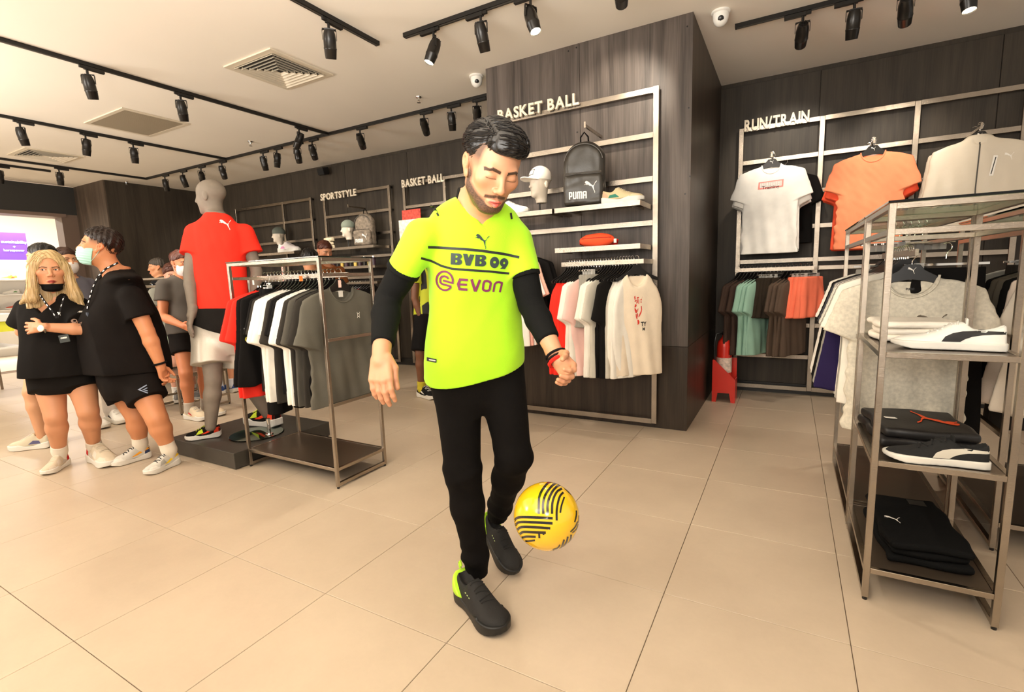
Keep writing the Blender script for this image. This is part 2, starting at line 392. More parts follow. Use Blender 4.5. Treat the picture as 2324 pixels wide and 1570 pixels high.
for i in range(-18, 5):
    for j in range(-3, 7):
        x = .226 + .603 * i; y = 1.813 + .598 * j
        if y < 0 or x < -10.96 or (y > 3.9 and -2.3 < x < -1.3): continue
        ob('tile', tm, TILE, fl, loc=(x, y, 0))
def wallbox(name, a, b, m, **k): o = MB().box(a, b).ob(name, m, **k); return tag(o, kind='structure')
ce = wallbox('ceiling', (-10.9, -6, H), (4, 5.8, H + .1), CEIL)
wb = wallbox('wall_back', (-10.2, YB, 0), (4, YB + .12, H), WALLD)
pm = MB().box((0, -.012, .10), (1.205, .004, 2.98)).mesh('wall_panel', bevel=.002)
for i in range(11):
    x = -9.5 + i * 1.21
    if x > 3: break
    ob('wall_panel', pm, WALLD, wb, loc=(x, YB, 0))
wallbox('baseboard_back', (-9.8, YB - .03, 0), (4, YB + .001, .10), mat('skirting', (30, 26, 22), .4))
wl = wallbox('wall_left', (-10.0, 4.08, 0), (-9.82, YB, H), WALLD)
wallbox('wall_left_return', (-11.2, 4.06, 0), (-9.83, 4.14, H), wood_mat('brown_wall', (62, 52, 44), (98, 84, 72), .55))
hd = wallbox('wall_shopfront_header', (-11.25, -1, 2.55), (-10.92, 4.06, H), mat('header_grey', (44, 43, 40), .6))
wallbox('trim_1', (-11.26, -1, 2.50), (-10.905, 3.9, 2.555), mat('header_lip', (120, 100, 88), .5))
wallbox('trim_2', (-11.2, 3.84, 0), (-10.93, 4.06, 2.55), mat('door_jamb', (110, 92, 80), .5))
# the projecting box wall with the basketball fixture
PX0, PX1, PY = -2.36, -.655, 3.89
pb = wallbox('wall_pillar', (PX0, PY + .012, 0), (PX1 - .012, YB, H), WALLD)
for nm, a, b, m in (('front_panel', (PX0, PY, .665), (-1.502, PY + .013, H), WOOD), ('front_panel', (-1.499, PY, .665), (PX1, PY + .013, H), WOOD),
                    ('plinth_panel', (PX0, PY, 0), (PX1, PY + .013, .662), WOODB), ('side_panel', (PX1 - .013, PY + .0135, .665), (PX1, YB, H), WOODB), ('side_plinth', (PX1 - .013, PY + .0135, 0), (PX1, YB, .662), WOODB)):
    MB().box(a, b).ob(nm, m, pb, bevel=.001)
for px, py in ((1308, 108), (1560, 60), (1563, 245), (1310, 300), (1566, 400), (1557, 805), (1290, 116), (1555, 440)):
    c = at(px, py, Y=PY - .001); MB().lathe([(.006, -.001), (.006, .001), (.001, .0015)], 10, Matrix.Translation(c) @ Matrix.Rotation(math.pi / 2, 4, 'X')).ob('screw', BLACKM, pb)
# the mall and the shop across, seen through the front
WH = mat('mall_white', (240, 232, 220), .6)
wallbox('wall_mall', (-16.3, -5, 0), (-16.1, 7, 4), WH); wallbox('ceiling_mall', (-16.2, -5, 3.3), (-11.3, 7, 3.4), WH)
wallbox('wall_mall_side', (-16.2, 6.6, 0), (-10, 6.8, 3.4), WH)
for y in (.2, 2.2, 4.2): light('AREA', 'mall_light', (-13.6, y, 3.2), (-13.9, y, 0), 150, (1, .94, .86), 1.2)

# ------------------------------------------------------------------ ceiling tracks and lamps
def track(p, q, label):
    t = thing('ceiling_track', label, 'light track', (p[0], p[1], H), group='black lighting tracks on the ceiling')
    p = np.array([p[0], p[1], H - .014]); q = np.array([q[0], q[1], H - .014]); d = nrm(q - p)
    MB().bar(p, q, .034, .028).ob('rail', BLACKM, t, world=True)
    MB().bar(p + [0, 0, -.0145], q + [0, 0, -.0145], .012, .002).ob('groove', mat('track_groove', (70, 66, 60), .4), t, world=True)
    for e, s in ((p, -1), (q, 1)): MB().bar(e, e + s * d * .012, .036, .03).ob('end_cap', BLACKP, t, world=True)
def xy(px, py, z=H - .014): c = at(px, py, Z=z); return c
XA = xy(738, 302)[0]; YT = .5 * (xy(738, 305)[1] + xy(1000, 243)[1])
XC = xy(520, 362)[0]; XD = xy(350, 408)[0]; XE = xy(855, 98)[0]; YF = xy(980, 60)[1]; YG = xy(1760, 38)[1]
print('tracks', XA, YT, XC, XD, XE, YF, YG)
track((XD, YT), (-2.36, YT), 'long black track parallel to the back wall, spotlights along it')
track((XA, -.4), (XA, YT - .02), 'black track from the photographer side meeting the long back track')
track((XC, -.4), (XC, YT - .02), 'black track over the counter group, between two other cross tracks')
track((XD, -.4), (XD, YT - .02), 'black cross track nearest the shop front meeting the long track')
track((XE, -.4), (XE, xy(855, 98)[1]), 'short black track ending before the square ceiling diffuser')
track((xy(920, 80)[0], YF), (1.2, YF), 'black track in front of the panelled box wall, four spotlights')
track((xy(1673, 62)[0], YG), (2.6, YG), 'black track over the running and training wall')
track((-9.6, .2), (-9.6, xy(62, 404)[1]), 'short black track by the dark shop front header')
def lamp_meshes():
    M = {}
    M['adapter'] = MB().box((-.02, -.013, -.056), (.115, .013, -.028)).box((-.05, -.010, -.05), (-.018, .010, -.028)).mesh('adapter', bevel=.002)
    M['stem'] = MB().tube([(0, 0, -.05), (0, 0, -.092)], .009).mesh('stem', True)
    yk = MB(); 
    for s in (-1, 1): yk.bar((s * .012, 0, -.088), (s * .045, 0, -.10), .003, .016, (0, 1, 0)).bar((s * .045, 0, -.10), (s * .045, 0, -.16), .003, .014, (0, 1, 0))
    yk.bar((-.045, 0, -.092), (.045, 0, -.092), .014, .003); M['yoke'] = yk.mesh('yoke')
    M['housing'] = MB().lathe([(.022, .058), (.030, .055), (.038, .03), (.041, 0), (.041, -.05), (.0425, -.052), (.0425, -.058), (.041, -.06), (.036, -.115), (.034, -.117), (.033, -.105)], 20).mesh('housing', True)
    M['fin'] = MB().box((-.03, -.001, .05), (.03, .001, .064)).box((-.001, -.03, .05), (.001, .03, .064)).box((-.022, -.016, .05), (.022, -.014, .064)).box((-.022, .014, .05), (.022, .016, .064)).mesh('fin')
    M['lens'] = MB().lathe([(.033, -.1085), (.033, -.107)], 20).mesh('lens')
    return M
LM = lamp_meshes(); LENSOFF = mat('lamp_lens_dim', (90, 84, 74), .15, emit=(255, 226, 180), estr=.6)
def spot(track_xy, b, t, lit, label, axis, flip=1, power=55, scale=1.0, ang=58):
    """b lamp mouth pixel, t lamp top pixel"""
    k, val = track_xy
    base = at(t[0], t[1], **{k: val}); base[2] = H
    if k == 'X': rz = math.pi / 2 * flip
    else: rz = 0 if flip > 0 else math.pi
    piv = base + np.array([0, 0, -.155])
    r = nrm(ray(*b)); w = piv - CC; tt = w @ r; m = CC + r * tt; dd = np.linalg.norm(m - piv); L = .118
    p = m + (-1 if lit else 1) * r * math.sqrt(max(L * L - dd * dd, 0)) if dd < L else m
    d = nrm(p - piv)
    if d[2] > -.3: d = nrm(np.array([d[0], d[1], -.6]))
    th = thing('track_spotlight', label, 'spotlight', base, rz, group='black track spotlights')
    ob('adapter', LM['adapter'], BLACKM, th); ob('stem', LM['stem'], BLACKM, th)
    y = ob('yoke', LM['yoke'], BLACKM, th)
    rl = Matrix.Rotation(-rz, 3, 'Z') @ Vector(-d)
    h = ob('housing', LM['housing'], mat('lamp_black', (34, 31, 28), .28, .3), th, loc=(0, 0, -.155), rot=rl.to_track_quat('Z', 'Y').to_euler())
    y.rotation_euler = (0, 0, math.atan2(rl.y, rl.x) + math.pi / 2); 
    ob('fin', LM['fin'], BLACKM, h); ob('lens', LM['lens'], LENS if lit else LENSOFF, h)
    l = bpy.data.lights.new('spot_beam', 'SPOT'); l.energy = power; l.color = (1, .89, .74); l.shadow_soft_size = .03; l.spot_size = math.radians(ang); l.spot_blend = .7
    lo = bpy.data.objects.new('spot_beam', l); COL.objects.link(lo); lo.parent = h; lo.location = (0, 0, -.125)
YL = dict(Y=YT)
LA = [('X', XE, (752, 143), (746, 62), 1, 'lit spotlight near the end of the short track, by the square diffuser', 1),
 ('X', XA, (215, 236), (199, 170), 0, 'spotlight on the long cross track, above the return air grille', 1), ('X', XA, (421, 287), (411, 232), 1, 'glaring lit spotlight beside the return air grille', 1),
 ('X', XA, (667, 348), (680, 312), 1, 'spotlight tilted sideways at the track corner', 1),
 ('Y', YT, (604, 387), (597, 352), 0, 'first spotlight after the mannequin head on the back track', 1), ('Y', YT, (629, 381), (628, 345), 1, 'lit spotlight next along the back track above the far cap display', 1),
 ('Y', YT, (680, 370), (674, 335), 0, 'spotlight half hidden behind the tilted corner spotlight', 1), ('Y', YT, (716, 362), (708, 324), 0, 'spotlight on the back track just left of the track corner', 1),
 ('Y', YT, (825, 337), (817, 298), 0, 'lone spotlight on the back track above the sportstyle sign', 1), ('Y', YT, (969, 305), (962, 262), 0, 'back track spotlight under the sprinkler, short housing', 1),
 ('Y', YT, (1028, 303), (1024, 246), 0, 'back track spotlight between two others near the panelled box wall', 1), ('Y', YT, (1084, 280), (1082, 233), 0, 'back track spotlight partly behind the young man\'s hair', 1),
 ('Y', YT, (511, 406), (503, 370), 0, 'back track spotlight just right of the mannequin head', 1), ('Y', YT, (459, 403), (456, 384), 0, 'back track spotlight hidden behind the mannequin head', 1),
 ('Y', YT, (424, 426), (415, 398), 0, 'back track spotlight left of the mannequin head', 1), ('Y', YT, (381, 438), (375, 410), 0, 'leftmost spotlight of the long back track', 1),
 ('X', XC, (60, 333), (45, 283), 1, 'lit spotlight over the blonde woman on the second cross track', 1), ('X', XC, (197, 358), (194, 311), 0, 'middle spotlight of three on the second cross track', 1),
 ('X', XC, (308, 376), (302, 330), 1, 'lit spotlight of the second cross track nearest the back wall', 1), ('X', XD, (139, 428), (134, 388), 1, 'lit spotlight on the cross track by the shop front', 1),
 ('X', -9.6, (3, 440), (0, 400), 1, 'lit spotlight cut by the frame edge at the shop front', 1),
 ('Y', YF, (973, 143), (984, 80), 1, 'lit spotlight at the near end of the box wall track', -1), ('Y', YF, (1103, 126), (1091, 44), 1, 'second spotlight of the box wall track, aimed straight down', -1),
 ('Y', YF, (1216, 73), (1204, 10), 1, 'third spotlight of the box wall track, mouth lit', -1), ('Y', YF, (1411, 13), (1410, -40), 0, 'fourth spotlight of the box wall track, only its tip in view', -1),
 ('Y', YG, (1816, 106), (1822, 48), 0, 'first spotlight on the training wall track', -1), ('Y', YG, (1931, 101), (1939, 20), 0, 'second and longest looking spotlight on the training wall track', -1),
 ('Y', YG, (2053, 57), (2057, -8), 0, 'third spotlight on the training wall track', -1), ('Y', YG, (2200, 25), (2200, -45), 1, 'fourth spotlight on the training wall track, mouth lit', -1)]
for a in LA: spot((a[0], a[1]), a[2], a[3], a[4], a[5], a[0], a[6])
# ceiling fittings
def diffuser(c, w, l, label, n=6):
    t = thing('ceiling_diffuser', label, 'air vent', (c[0], c[1], H))
    fr = MB(); G = mat('vent_paint', (214, 202, 180), .5); D = mat('vent_dark', (40, 36, 32), .9)
    a, b = w / 2, l / 2
    def ringf(mb, a, b, t_, z0, z1):
        mb.box((-a, -b, z0), (a, -b + t_, z1)).box((-a, b - t_, z0), (a, b, z1)).box((-a, -b + t_, z0), (-a + t_, b - t_, z1)).box((a - t_, -b + t_, z0), (a, b - t_, z1))
    ringf(fr, a, b, .05, -.012, -.001); fr.ob('frame', G, t)
    MB().box((-a + .04, -b + .04, -.003), (a - .04, b - .04, -.0015)).ob('backing', D, t)
    for i in range(n):
        m = MB(); s = .052 + i * (min(a, b) - .06) / n; aa, bb = a - s, b - s
        for (x0, y0, x1, y1, nx, ny) in ((-aa, -bb, aa, -bb, 0, 1), (-aa, bb, aa, bb, 0, -1), (-aa, -bb, -aa, bb, 1, 0), (aa, -bb, aa, bb, -1, 0)):
            k = .013
            v = [(x0, y0, -.022), (x1, y1, -.022), (x1 - (nx or (k / k if x1 > 0 else -1) * 0) * -k + 0 * k, y1 + ny * k, -.004), (x0 + nx * k, y0 + ny * k, -.004)]
            v = [(x0, y0, -.022), (x1, y1, -.022), (x1 + nx * k, y1 + ny * k, -.004), (x0 + nx * k, y0 + ny * k, -.004)]
            v2 = [(p[0], p[1], p[2] + .0015) for p in v]
            m.add(v + v2, [(0, 1, 2, 3), (7, 6, 5, 4), (0, 4, 5, 1), (1, 5, 6, 2), (2, 6, 7, 3), (3, 7, 4, 0)])
        m.ob('vane', G, t)
c1 = at(635, 159, Z=H); diffuser(c1, .60, .60, 'square stepped ceiling diffuser with open vanes before the short track')
c3 = at(105, 352, Z=H); diffuser(c3, .60, .60, 'second stepped ceiling diffuser, seen edge on over the blonde woman')
c2 = at(312, 279, Z=H); t = thing('return_air_grille', 'flat greyish return air grille with fine slots in the ceiling', 'air vent', (c2[0], c2[1], H))
print('vents', c1, c2, c3)
m = MB(); m.box((-.42, -.32, -.01), (.42, -.28, 0)).box((-.42, .28, -.01), (.42, .32, 0)).box((-.42, -.28, -.01), (-.38, .28, 0)).box((.38, -.28, -.01), (.42, .28, 0)).ob('frame', mat('vent_paint'), t)
MB().box((-.38, -.28, -.003), (.38, .28, -.001)).ob('backing', mat('vent_dark'), t)
m = MB()
for i in range(46): m.box((-.38 + i * .0166, -.28, -.009), (-.372 + i * .0166, .28, -.003))
tag(m.ob('slats', mat('vent_grey', (170, 156, 132), .6), t), kind='stuff')
def dome(px, py, y, label):
    c = at(px, py, Z=H); t = thing('dome_camera', label, 'security camera', c, group=None)
    M = Matrix.Rotation(math.radians(12), 4, 'X')
    MB().lathe([(.062, 0), (.064, -.012), (.058, -.016), (.05, -.017)], 24).ob('base', WHITEP, t, smooth=True)
    MB().lathe([(.05, -.014), (.053, -.03), (.051, -.05), (.042, -.075), (.025, -.092), (.004, -.098)], 24).ob('dome', WHITEP, t, smooth=True)
    d = nrm(np.array([-c[0] * .3, -1, 0])); R = Vector((d[0], d[1], -.5)).to_track_quat('Z', 'Y').to_matrix().to_4x4()
    MB().lathe([(.02, .036), (.020, .048), (.012, .052), (.002, .053)], 16, Matrix.Translation((0, 0, -.042)) @ R).ob('lens_window', BLACKP, t, smooth=True)
dome(1636, 26, 0, 'white dome security camera right of the panelled box wall'); dome(1081, 172, 0, 'white dome security camera left of the panelled box wall')
def sprinkler(px, py, label):
    c = at(px, py, Z=H); t = thing('sprinkler', label, 'sprinkler', c); MB().lathe([(.03, 0), (.028, -.006), (.012, -.008), (.009, -.03)], 14).ob('escutcheon', CHROME, t, smooth=True)
    MB().bar((-.012, 0, -.03), (-.008, 0, -.052), .003, .003).bar((.012, 0, -.03), (.008, 0, -.052), .003, .003).lathe([(.02, -.052), (.02, -.054)], 14).ob('deflector', CHROME, t)
sprinkler(950, 220, 'small chrome sprinkler above the basketball wall on the ceiling'); sprinkler(568, 321, 'small chrome sprinkler between the ceiling grille and the track corner'); sprinkler(286, 412, 'small sprinkler near the dark left wall')
def speaker(c, d, label):
    t = thing('wall_speaker', label, 'speaker', c); d = nrm(d); R = Vector(d).to_track_quat('Y', 'Z').to_matrix().to_4x4()
    m = MB().prism([(-.075, 0), (.075, 0), (.055, .10), (-.055, .10)], -.055, .055, 'z'); 
    o = m.ob('cabinet', BLACKP, t, bevel=.008); o.matrix_local = Matrix.Translation(Vector(d) * .05) @ R
    o = MB().box((-.062, .101, -.048), (.062, .106, .048)).ob('grille', mat('grille_black', (14, 13, 12), .8), t); o.matrix_local = Matrix.Translation(Vector(d) * .05) @ R
    MB().tube([(0, 0, 0), Vector(d) * .06], .012).ob('bracket', BLACKM, t)
c = at(1625, 130, X=PX1); speaker((PX1 + .01, c[1], c[2]), (1, -.35, -.15), 'black speaker bracketed high on the side of the panelled box wall')
c = at(745, 388, Y=YB - .02); speaker((c[0], YB - .02, c[2]), (0, -1, -.2), 'small black speaker high on the back wall above the far fixtures')

# ------------------------------------------------------------------ 3D signs
LETM = mat('sign_letters', (244, 230, 205), .45)
def sign(txt, c0, c1, y, h, label, dep=.02):
    """c0, c1 baseline ends (x, z); front face at y"""
    t = thing('wall_sign', label, 'sign', (c0[0], y, c0[1])); x = c0[0]
    ms = [(ch, None if ch == ' ' else text_flat(ch, .03, extrude=.1)) for ch in txt]
    ws = [(.28 if m is None else (bbox2(m)[1][0] - bbox2(m)[0][0])) for _, m in ms]; gap = .075
    tot = sum(ws) + gap * (len(ms) - 1); sc = (c1[0] - c0[0]) / tot; u = 0
    for (ch, m), w in zip(ms, ws):
        if m:
            a, b = bbox2(m); zz = [v.co.z for v in m.vertices]
            m.transform(Matrix.Translation((-a[0], 0, -min(zz)))); m.transform(Matrix.Diagonal((sc, h / .72, dep / .2, 1))); m.transform(Matrix.Rotation(math.pi / 2, 4, 'X'))
            ob('letter', m, LETM, t, loc=(u * sc, dep, 0))
        u += w + gap
RZ = [2.545, 2.235, 1.925, 1.605, 1.30]      # the rail heights, the same on every fixture
def fixture(name, label, y, ups, rails, zb=.05, w=.04, dpt=.03, cat='display frame'):
    t = thing(name, label, cat, (ups[0], y, 0))
    for x in ups: MB().box((x - w / 2, y - dpt, zb), (x + w / 2, y, RZ[0] + .022)).ob('upright', STEEL, t, world=True, bevel=.0015)
    for z, xa, xb in rails: MB().box((xa, y - dpt + .004, z - .02), (xb, y - .002, z + .02)).ob('rail', STEEL, t, world=True, bevel=.0015)
    for x in ups:
        for z in RZ[:4]: MB().box((x - .012, y, z - .012), (x + .012, y + (YB - y if y > 4 else PY - y), z + .012)).ob('wall_fixing', BLACKM, t, world=True)
    return t
FY = 3.86; GY = 5.46
fx = fixture('basketball_frame', 'brushed steel frame with rails on the panelled box wall', FY, [-2.30, -.893], [(z, -2.28, -.913) for z in RZ[:4]] + [(.066, -2.28, -.913)])
sign('BASKET BALL', (-2.205, 2.545), (-1.478, 2.545), FY - .06, .085, 'white raised letters BASKET BALL on the panelled box wall')
fixture('run_train_frame', 'brushed steel slatted frame on the right back wall', GY, [-.455, .205, .875, 1.54], [(z, xa, xb) for z in (2.55, 2.245, .066) for xa, xb in ((-.435, .185), (.225, .855), (.895, 1.52))] + [(z, xa, xb) for z in (1.925, 1.61, 1.305, .99, .685, .38) for xa, xb in ((-.435, .185), (.225, .855), (.895, 1.52))])
sign('RUN/TRAIN', (-.43, 2.535), (.10, 2.535), GY - .05, .10, 'white raised letters RUN/TRAIN above the right wall frame')
fixture('sportstyle_frame', 'steel wall frame under the far sportstyle sign', GY, [-6.29, -4.965], [(z, -6.27, -4.985) for z in RZ] + [(.066, -6.27, -4.985)])
sign('SPORTSTYLE', (-6.33, 2.49), (-5.575, 2.49), GY - .05, .095, 'white raised letters SPORTSTYLE on the far back wall')
fixture('far_left_frame', 'steel wall frame left of the sportstyle frame', GY, [-8.55, -7.27, -6.6], [(z, xa, xb) for z in RZ for xa, xb in ((-8.53, -7.29), (-7.25, -6.62))])
fixture('far_basketball_frame', 'steel wall frame under the far basketball sign', GY, [-4.69, -4.0, -2.45], [(z, xa, xb) for z in RZ + [.066] for xa, xb in ((-4.67, -4.02), (-3.98, -2.47))])
sign('BASKET BALL', (-4.70, 2.50), (-3.985, 2.50), GY - .05, .10, 'smaller looking raised letters BASKET BALL on the far back wall')
def shelf(x0, x1, y0, y1, z, label, tk=.035):
    t = thing('wall_shelf', label, 'shelf', ((x0 + x1) / 2, y1, z))
    MB().box((x0, y0, z - tk), (x1, y0 + .003, z)).ob('front_lip', STEEL, t, world=True); MB().box((x0, y0 + .003, z - tk), (x0 + .003, y1, z)).ob('side_lip', STEEL, t, world=True); MB().box((x1 - .003, y0 + .003, z - tk), (x1, y1, z)).ob('side_lip', STEEL, t, world=True)
    MB().box((x0 + .003, y0 + .003, z - .004), (x1 - .003, y1, z)).ob('board', mat('shelf_board', (150, 138, 122), .35, .6), t, world=True)
    [MB().box((xx, y0 + .05, z - tk + .006), (xx + .03, y1, z - .006)).ob('bracket', STEEL, t, world=True) for xx in (x0 + .06, x1 - .09)]
shelf(-1.565, -.92, 3.50, 3.845, 1.735, 'steel shelf under the black backpack on the box wall'); shelf(-2.26, -1.585, 3.50, 3.845, 1.735, 'steel shelf under the capped display head on the box wall')
shelf(-1.568, -.918, 3.5, 3.845, 1.44, 'lower steel shelf holding the orange pouch'); shelf(-6.25, -5.0, 5.10, 5.445, 1.735, 'long steel shelf under the sportstyle sign')
shelf(-7.9, -6.65, 5.10, 5.445, 1.735, 'steel shelf behind the rack in the far back area'); shelf(-6.25, -5.0, 5.10, 5.445, 1.46, 'second shelf under the sportstyle sign with small bottles')
def bar(x0, x1, y0, y1, z, label):
    t = thing('hanging_bar', label, 'clothes rail', ((x0 + x1) / 2, y1, z)); MB().box((x0, y0, z - .035), (x1, y0 + .014, z)).ob('front_bar', STEEL, t, world=True, bevel=.0015)
    for x in (x0, x1 - .014): MB().box((x, y0 + .014, z - .035), (x + .014, y1, z)).ob('arm', STEEL, t, world=True)
bar(-1.54, -.905, 3.55, 3.845, 1.335, 'steel clothes rail on the box wall holding basketball tops'); bar(-.45, .19, 5.12, 5.445, 1.245, 'steel clothes rail below the white training shirt')
bar(-6.2, -5.0, 5.12, 5.445, 1.24, 'steel clothes rail under the sportstyle shelves'); bar(.22, .87, 5.12, 5.445, 1.245, 'steel clothes rail behind the hung orange shirts')
bar(-7.9, -6.65, 5.12, 5.445, 1.24, 'steel clothes rail in the far left bay')
# ================================================================== merchandise
def cat_mesh(w, run=False):
    m = poly_tris([CATRUN if run else CAT]); return fit(m, w=w)
BLOCK = [[(0, 0), (0, 7), (3.2, 7), (4, 6.2), (4, 3), (3.2, 2.2), (1.5, 2.2), (1.5, 0)], [(1.5, 3.4), (2.6, 3.4), (2.6, 5.8), (1.5, 5.8)], [(4.6, 7), (4.6, .8), (5.4, 0), (8, 0), (8.8, .8), (8.8, 7), (7.3, 7), (7.3, 1.2), (6.1, 1.2), (6.1, 7)],
  [(9.4, 0), (9.4, 6.2), (10.2, 7), (14.6, 7), (15.4, 6.2), (15.4, 0), (14, 0), (14, 5.8), (13.1, 5.8), (13.1, 0), (11.7, 0), (11.7, 5.8), (10.8, 5.8), (10.8, 0)], [(16, 0), (16, 6.2), (16.8, 7), (19.6, 7), (20.4, 6.2), (20.4, 0), (18.9, 0), (18.9, 2.6), (17.5, 2.6), (17.5, 0)], [(17.5, 3.8), (18.9, 3.8), (18.9, 5.8), (17.5, 5.8)]]
def text_mesh(t, w=None, h=None, bold=.02, xs=1): return fit(poly_tris(BLOCK) if t == 'PUMA' else text_flat(t, bold, xs=xs), w=w, h=h)
WHITEPR = mat('print_white', (245, 240, 230), .6); BLACKPR = mat('print_black', (22, 22, 22), .6); ORANGEPR = mat('print_orange', (235, 80, 20), .6)
# ---------------------------------------------------------------- garment shapes (x across, y thick with the front at -y, z down from the rail)
def g_tee(P, long=.74, sl=.22, w=.245, slw=.075, seed=1, neck=.075, tank=False, longs=False, hood=False, thick=1.0):
    x, y, z = P
    fall = np.clip((-z - .18) / .5, 0, 1)
    y2 = y + .010 * fall * np.sin(x * 22 + seed * 1.7 + 2 * np.sin(z * 4 + seed)) + .004 * np.sin(x * 60 + seed + z * 9) * fall
    Q = [x, y2, z]
    top = -.085
    R = [(-long, 0, 0, w * 1.0, .023 * thick), (-long + .1, 0, 0, w * .99, .024 * thick), (-.45, 0, 0, w * .96, .024 * thick), (-.30, 0, 0, w * .95, .026 * thick), (-.20, 0, 0, w * (.80 if tank else .95), .026 * thick), (-.15, 0, 0, w * (.62 if tank else .88), .024 * thick), (-.125, 0, 0, w * (.55 if tank else .72), .020 * thick), (-.10, 0, 0, w * .42, .014 * thick), (top, 0, 0, w * .28, .010 * thick)]
    d = rings(Q, R, e=3.0)
    d = np.maximum(d, z - (-.085 - np.maximum(np.abs(x) - .06, 0) * .36))
    if not tank:
        L = .56 if longs else sl
        for s in (-1, 1):
            a = (s * .19, 0, -.17); e = (s * (.19 + L * (.16 if longs else .30)), .0, -.17 - L * .96)
            c = cap(Q, a, e, .055, slw * .75 if longs else slw, flat=(0, 1, 0), fs=.30 * thick)
            dr = nrm(np.array(e) - a); c = np.maximum(c, plane(P, e, dr)); c = np.maximum(c, z - (-.085 - np.maximum(np.abs(x) - .06, 0) * .36))
            d = smin(d, c, .02)
    if neck:
        dn = np.sqrt((x / neck) ** 2 + ((z + .085) / (.085 if tank else neck * 1.05)) ** 2) - 1
        cutf = np.maximum(dn * .05, y - .004 * thick)          # front opening
        back = np.maximum((np.sqrt((x / neck) ** 2 + ((z + .085) / .018) ** 2) - 1) * .03, -1 - y)
        d = smax(smax(d, -cutf, .003), -back, .002)
    if hood: d = smin(d, ell(P, (0, .012, -.10), (.085, .035, .05)), .02)
    return d
def g_shorts(P, long=.42, seed=1, pants=False):
    x, y, z = P; L = .92 if pants else long
    y2 = y + .012 * np.sin(x * 40 + seed * 2 + np.sin(z * 6)) * np.clip((-z - .1) / .2, .3, 1)
    Q = [x, y2, z]; t = np.clip((-z - .1) / (L - .1), 0, 1); d = None
    for s in (-1, 1):
        cx = s * (.075 + .04 * t) * (1 - .15 * pants); w = (.085 + .03 * t) * (1 - .3 * t * pants)
        c = (((np.abs(x - cx) / w) ** 3 + (np.abs(y2) / .03) ** 3) ** (1 / 3) - 1) * .03
        d = c if d is None else smin(d, c, .012)
    return np.maximum(np.maximum(d, z + .085), -L - z)
BX = ((-.36, -.08, -.80), (.36, .08, -.07))
def gm(name, fn, h=.008, lo=BX[0], hi=BX[1]):
    v, q = solid(fn, lo, hi, h); return me_new(name, v, q, True)
G = dict(tee=[gm('tee', lambda P, s=s: g_tee(P, seed=s), .009) for s in (1, 5)],
         teel=[gm('tee_long', lambda P, s=s: g_tee(P, seed=s, long=.80, w=.27, sl=.27, slw=.085), .009, (-.42, -.08, -.84), (.42, .08, -.07)) for s in (2, 6)],
         longs=[gm('long_sleeve', lambda P, s=s: g_tee(P, seed=s, longs=True, long=.70), .009) for s in (3,)],
         tank=[gm('tank', lambda P, s=s: g_tee(P, seed=s, tank=True, w=.225), .009) for s in (4, 8)],
         shorts=[gm('shorts', lambda P, s=s: g_shorts(P, seed=s), .008, (-.26, -.06, -.50), (.26, .06, -.06)) for s in (1, 2)],
         pants=[gm('pants', lambda P: g_shorts(P, seed=3, pants=True), .009, (-.26, -.06, -.95), (.26, .06, -.06))])
def hanger_meshes():
    R = [(.0, -.04), (.028, -.042), (.045, -.065), (.10, -.10), (.185, -.132), (.20, -.142), (.198, -.156), (.18, -.156), (.10, -.132), (.06, -.118), (0, -.108)]
    poly = R + [(-x, z) for x, z in R[-2:0:-1]]
    b = MB().prism(poly, -.005, .005).mesh('hanger_body', bevel=.002)
    pts = [(0, 0, -.045), (0, 0, -.028)] + [(.019 * math.sin(a), 0, .004 + -.019 * math.cos(a) + .0) for a in [math.radians(k) for k in range(20, 250, 23)]]
    hk = MB().tube([(p[0], p[1], p[2]) for p in pts], .0021, 6).mesh('hook', True)
    c = MB().box((-.16, -.004, -.075), (.16, .004, -.065)).mesh('clip_bar'); return b, hk, c
HB, HK, HC = hanger_meshes()
HCL = MB().box((-.115, -.010, -.11), (-.085, .010, -.062)).mesh('clip'); HCR = MB().box((.085, -.010, -.11), (.115, .010, -.062)).mesh('clip')
PALE = mat('clear_plastic_clip', (225, 222, 214), .25, alpha=.75)
def hanger(loc, rz, label, clip=False, logo=False, group=None, sx=1):
    t = thing('coat_hanger', label, 'hanger', loc, rz, group); t.scale = (sx, 1, 1)
    if clip:
        ob('crossbar', HC, CHROME, t); ob('clip', HCL, PALE, t); ob('clip', HCR, PALE, t)
        ob('hook', HK, CHROME, t)
    else:
        b = ob('hanger_body', HB, BLACKP, t); ob('hook', HK, CHROME, t)
        if logo:
            m = cat_mesh(.030); m.transform(Matrix.Translation((0, -.0058, -.068)) @ Matrix.Rotation(math.pi / 2, 4, 'X')); ob('cat_logo', m, WHITEPR, b)
    return t
NB = MB().tube([(.078 * math.sin(a), -.013 - .012 * math.cos(a) ** 2 * (math.cos(a) > 0), -.088 - .078 * max(math.cos(a), 0)) for a in np.linspace(-1.5, 1.5, 17)], .0035, 5).mesh('neckband', True)
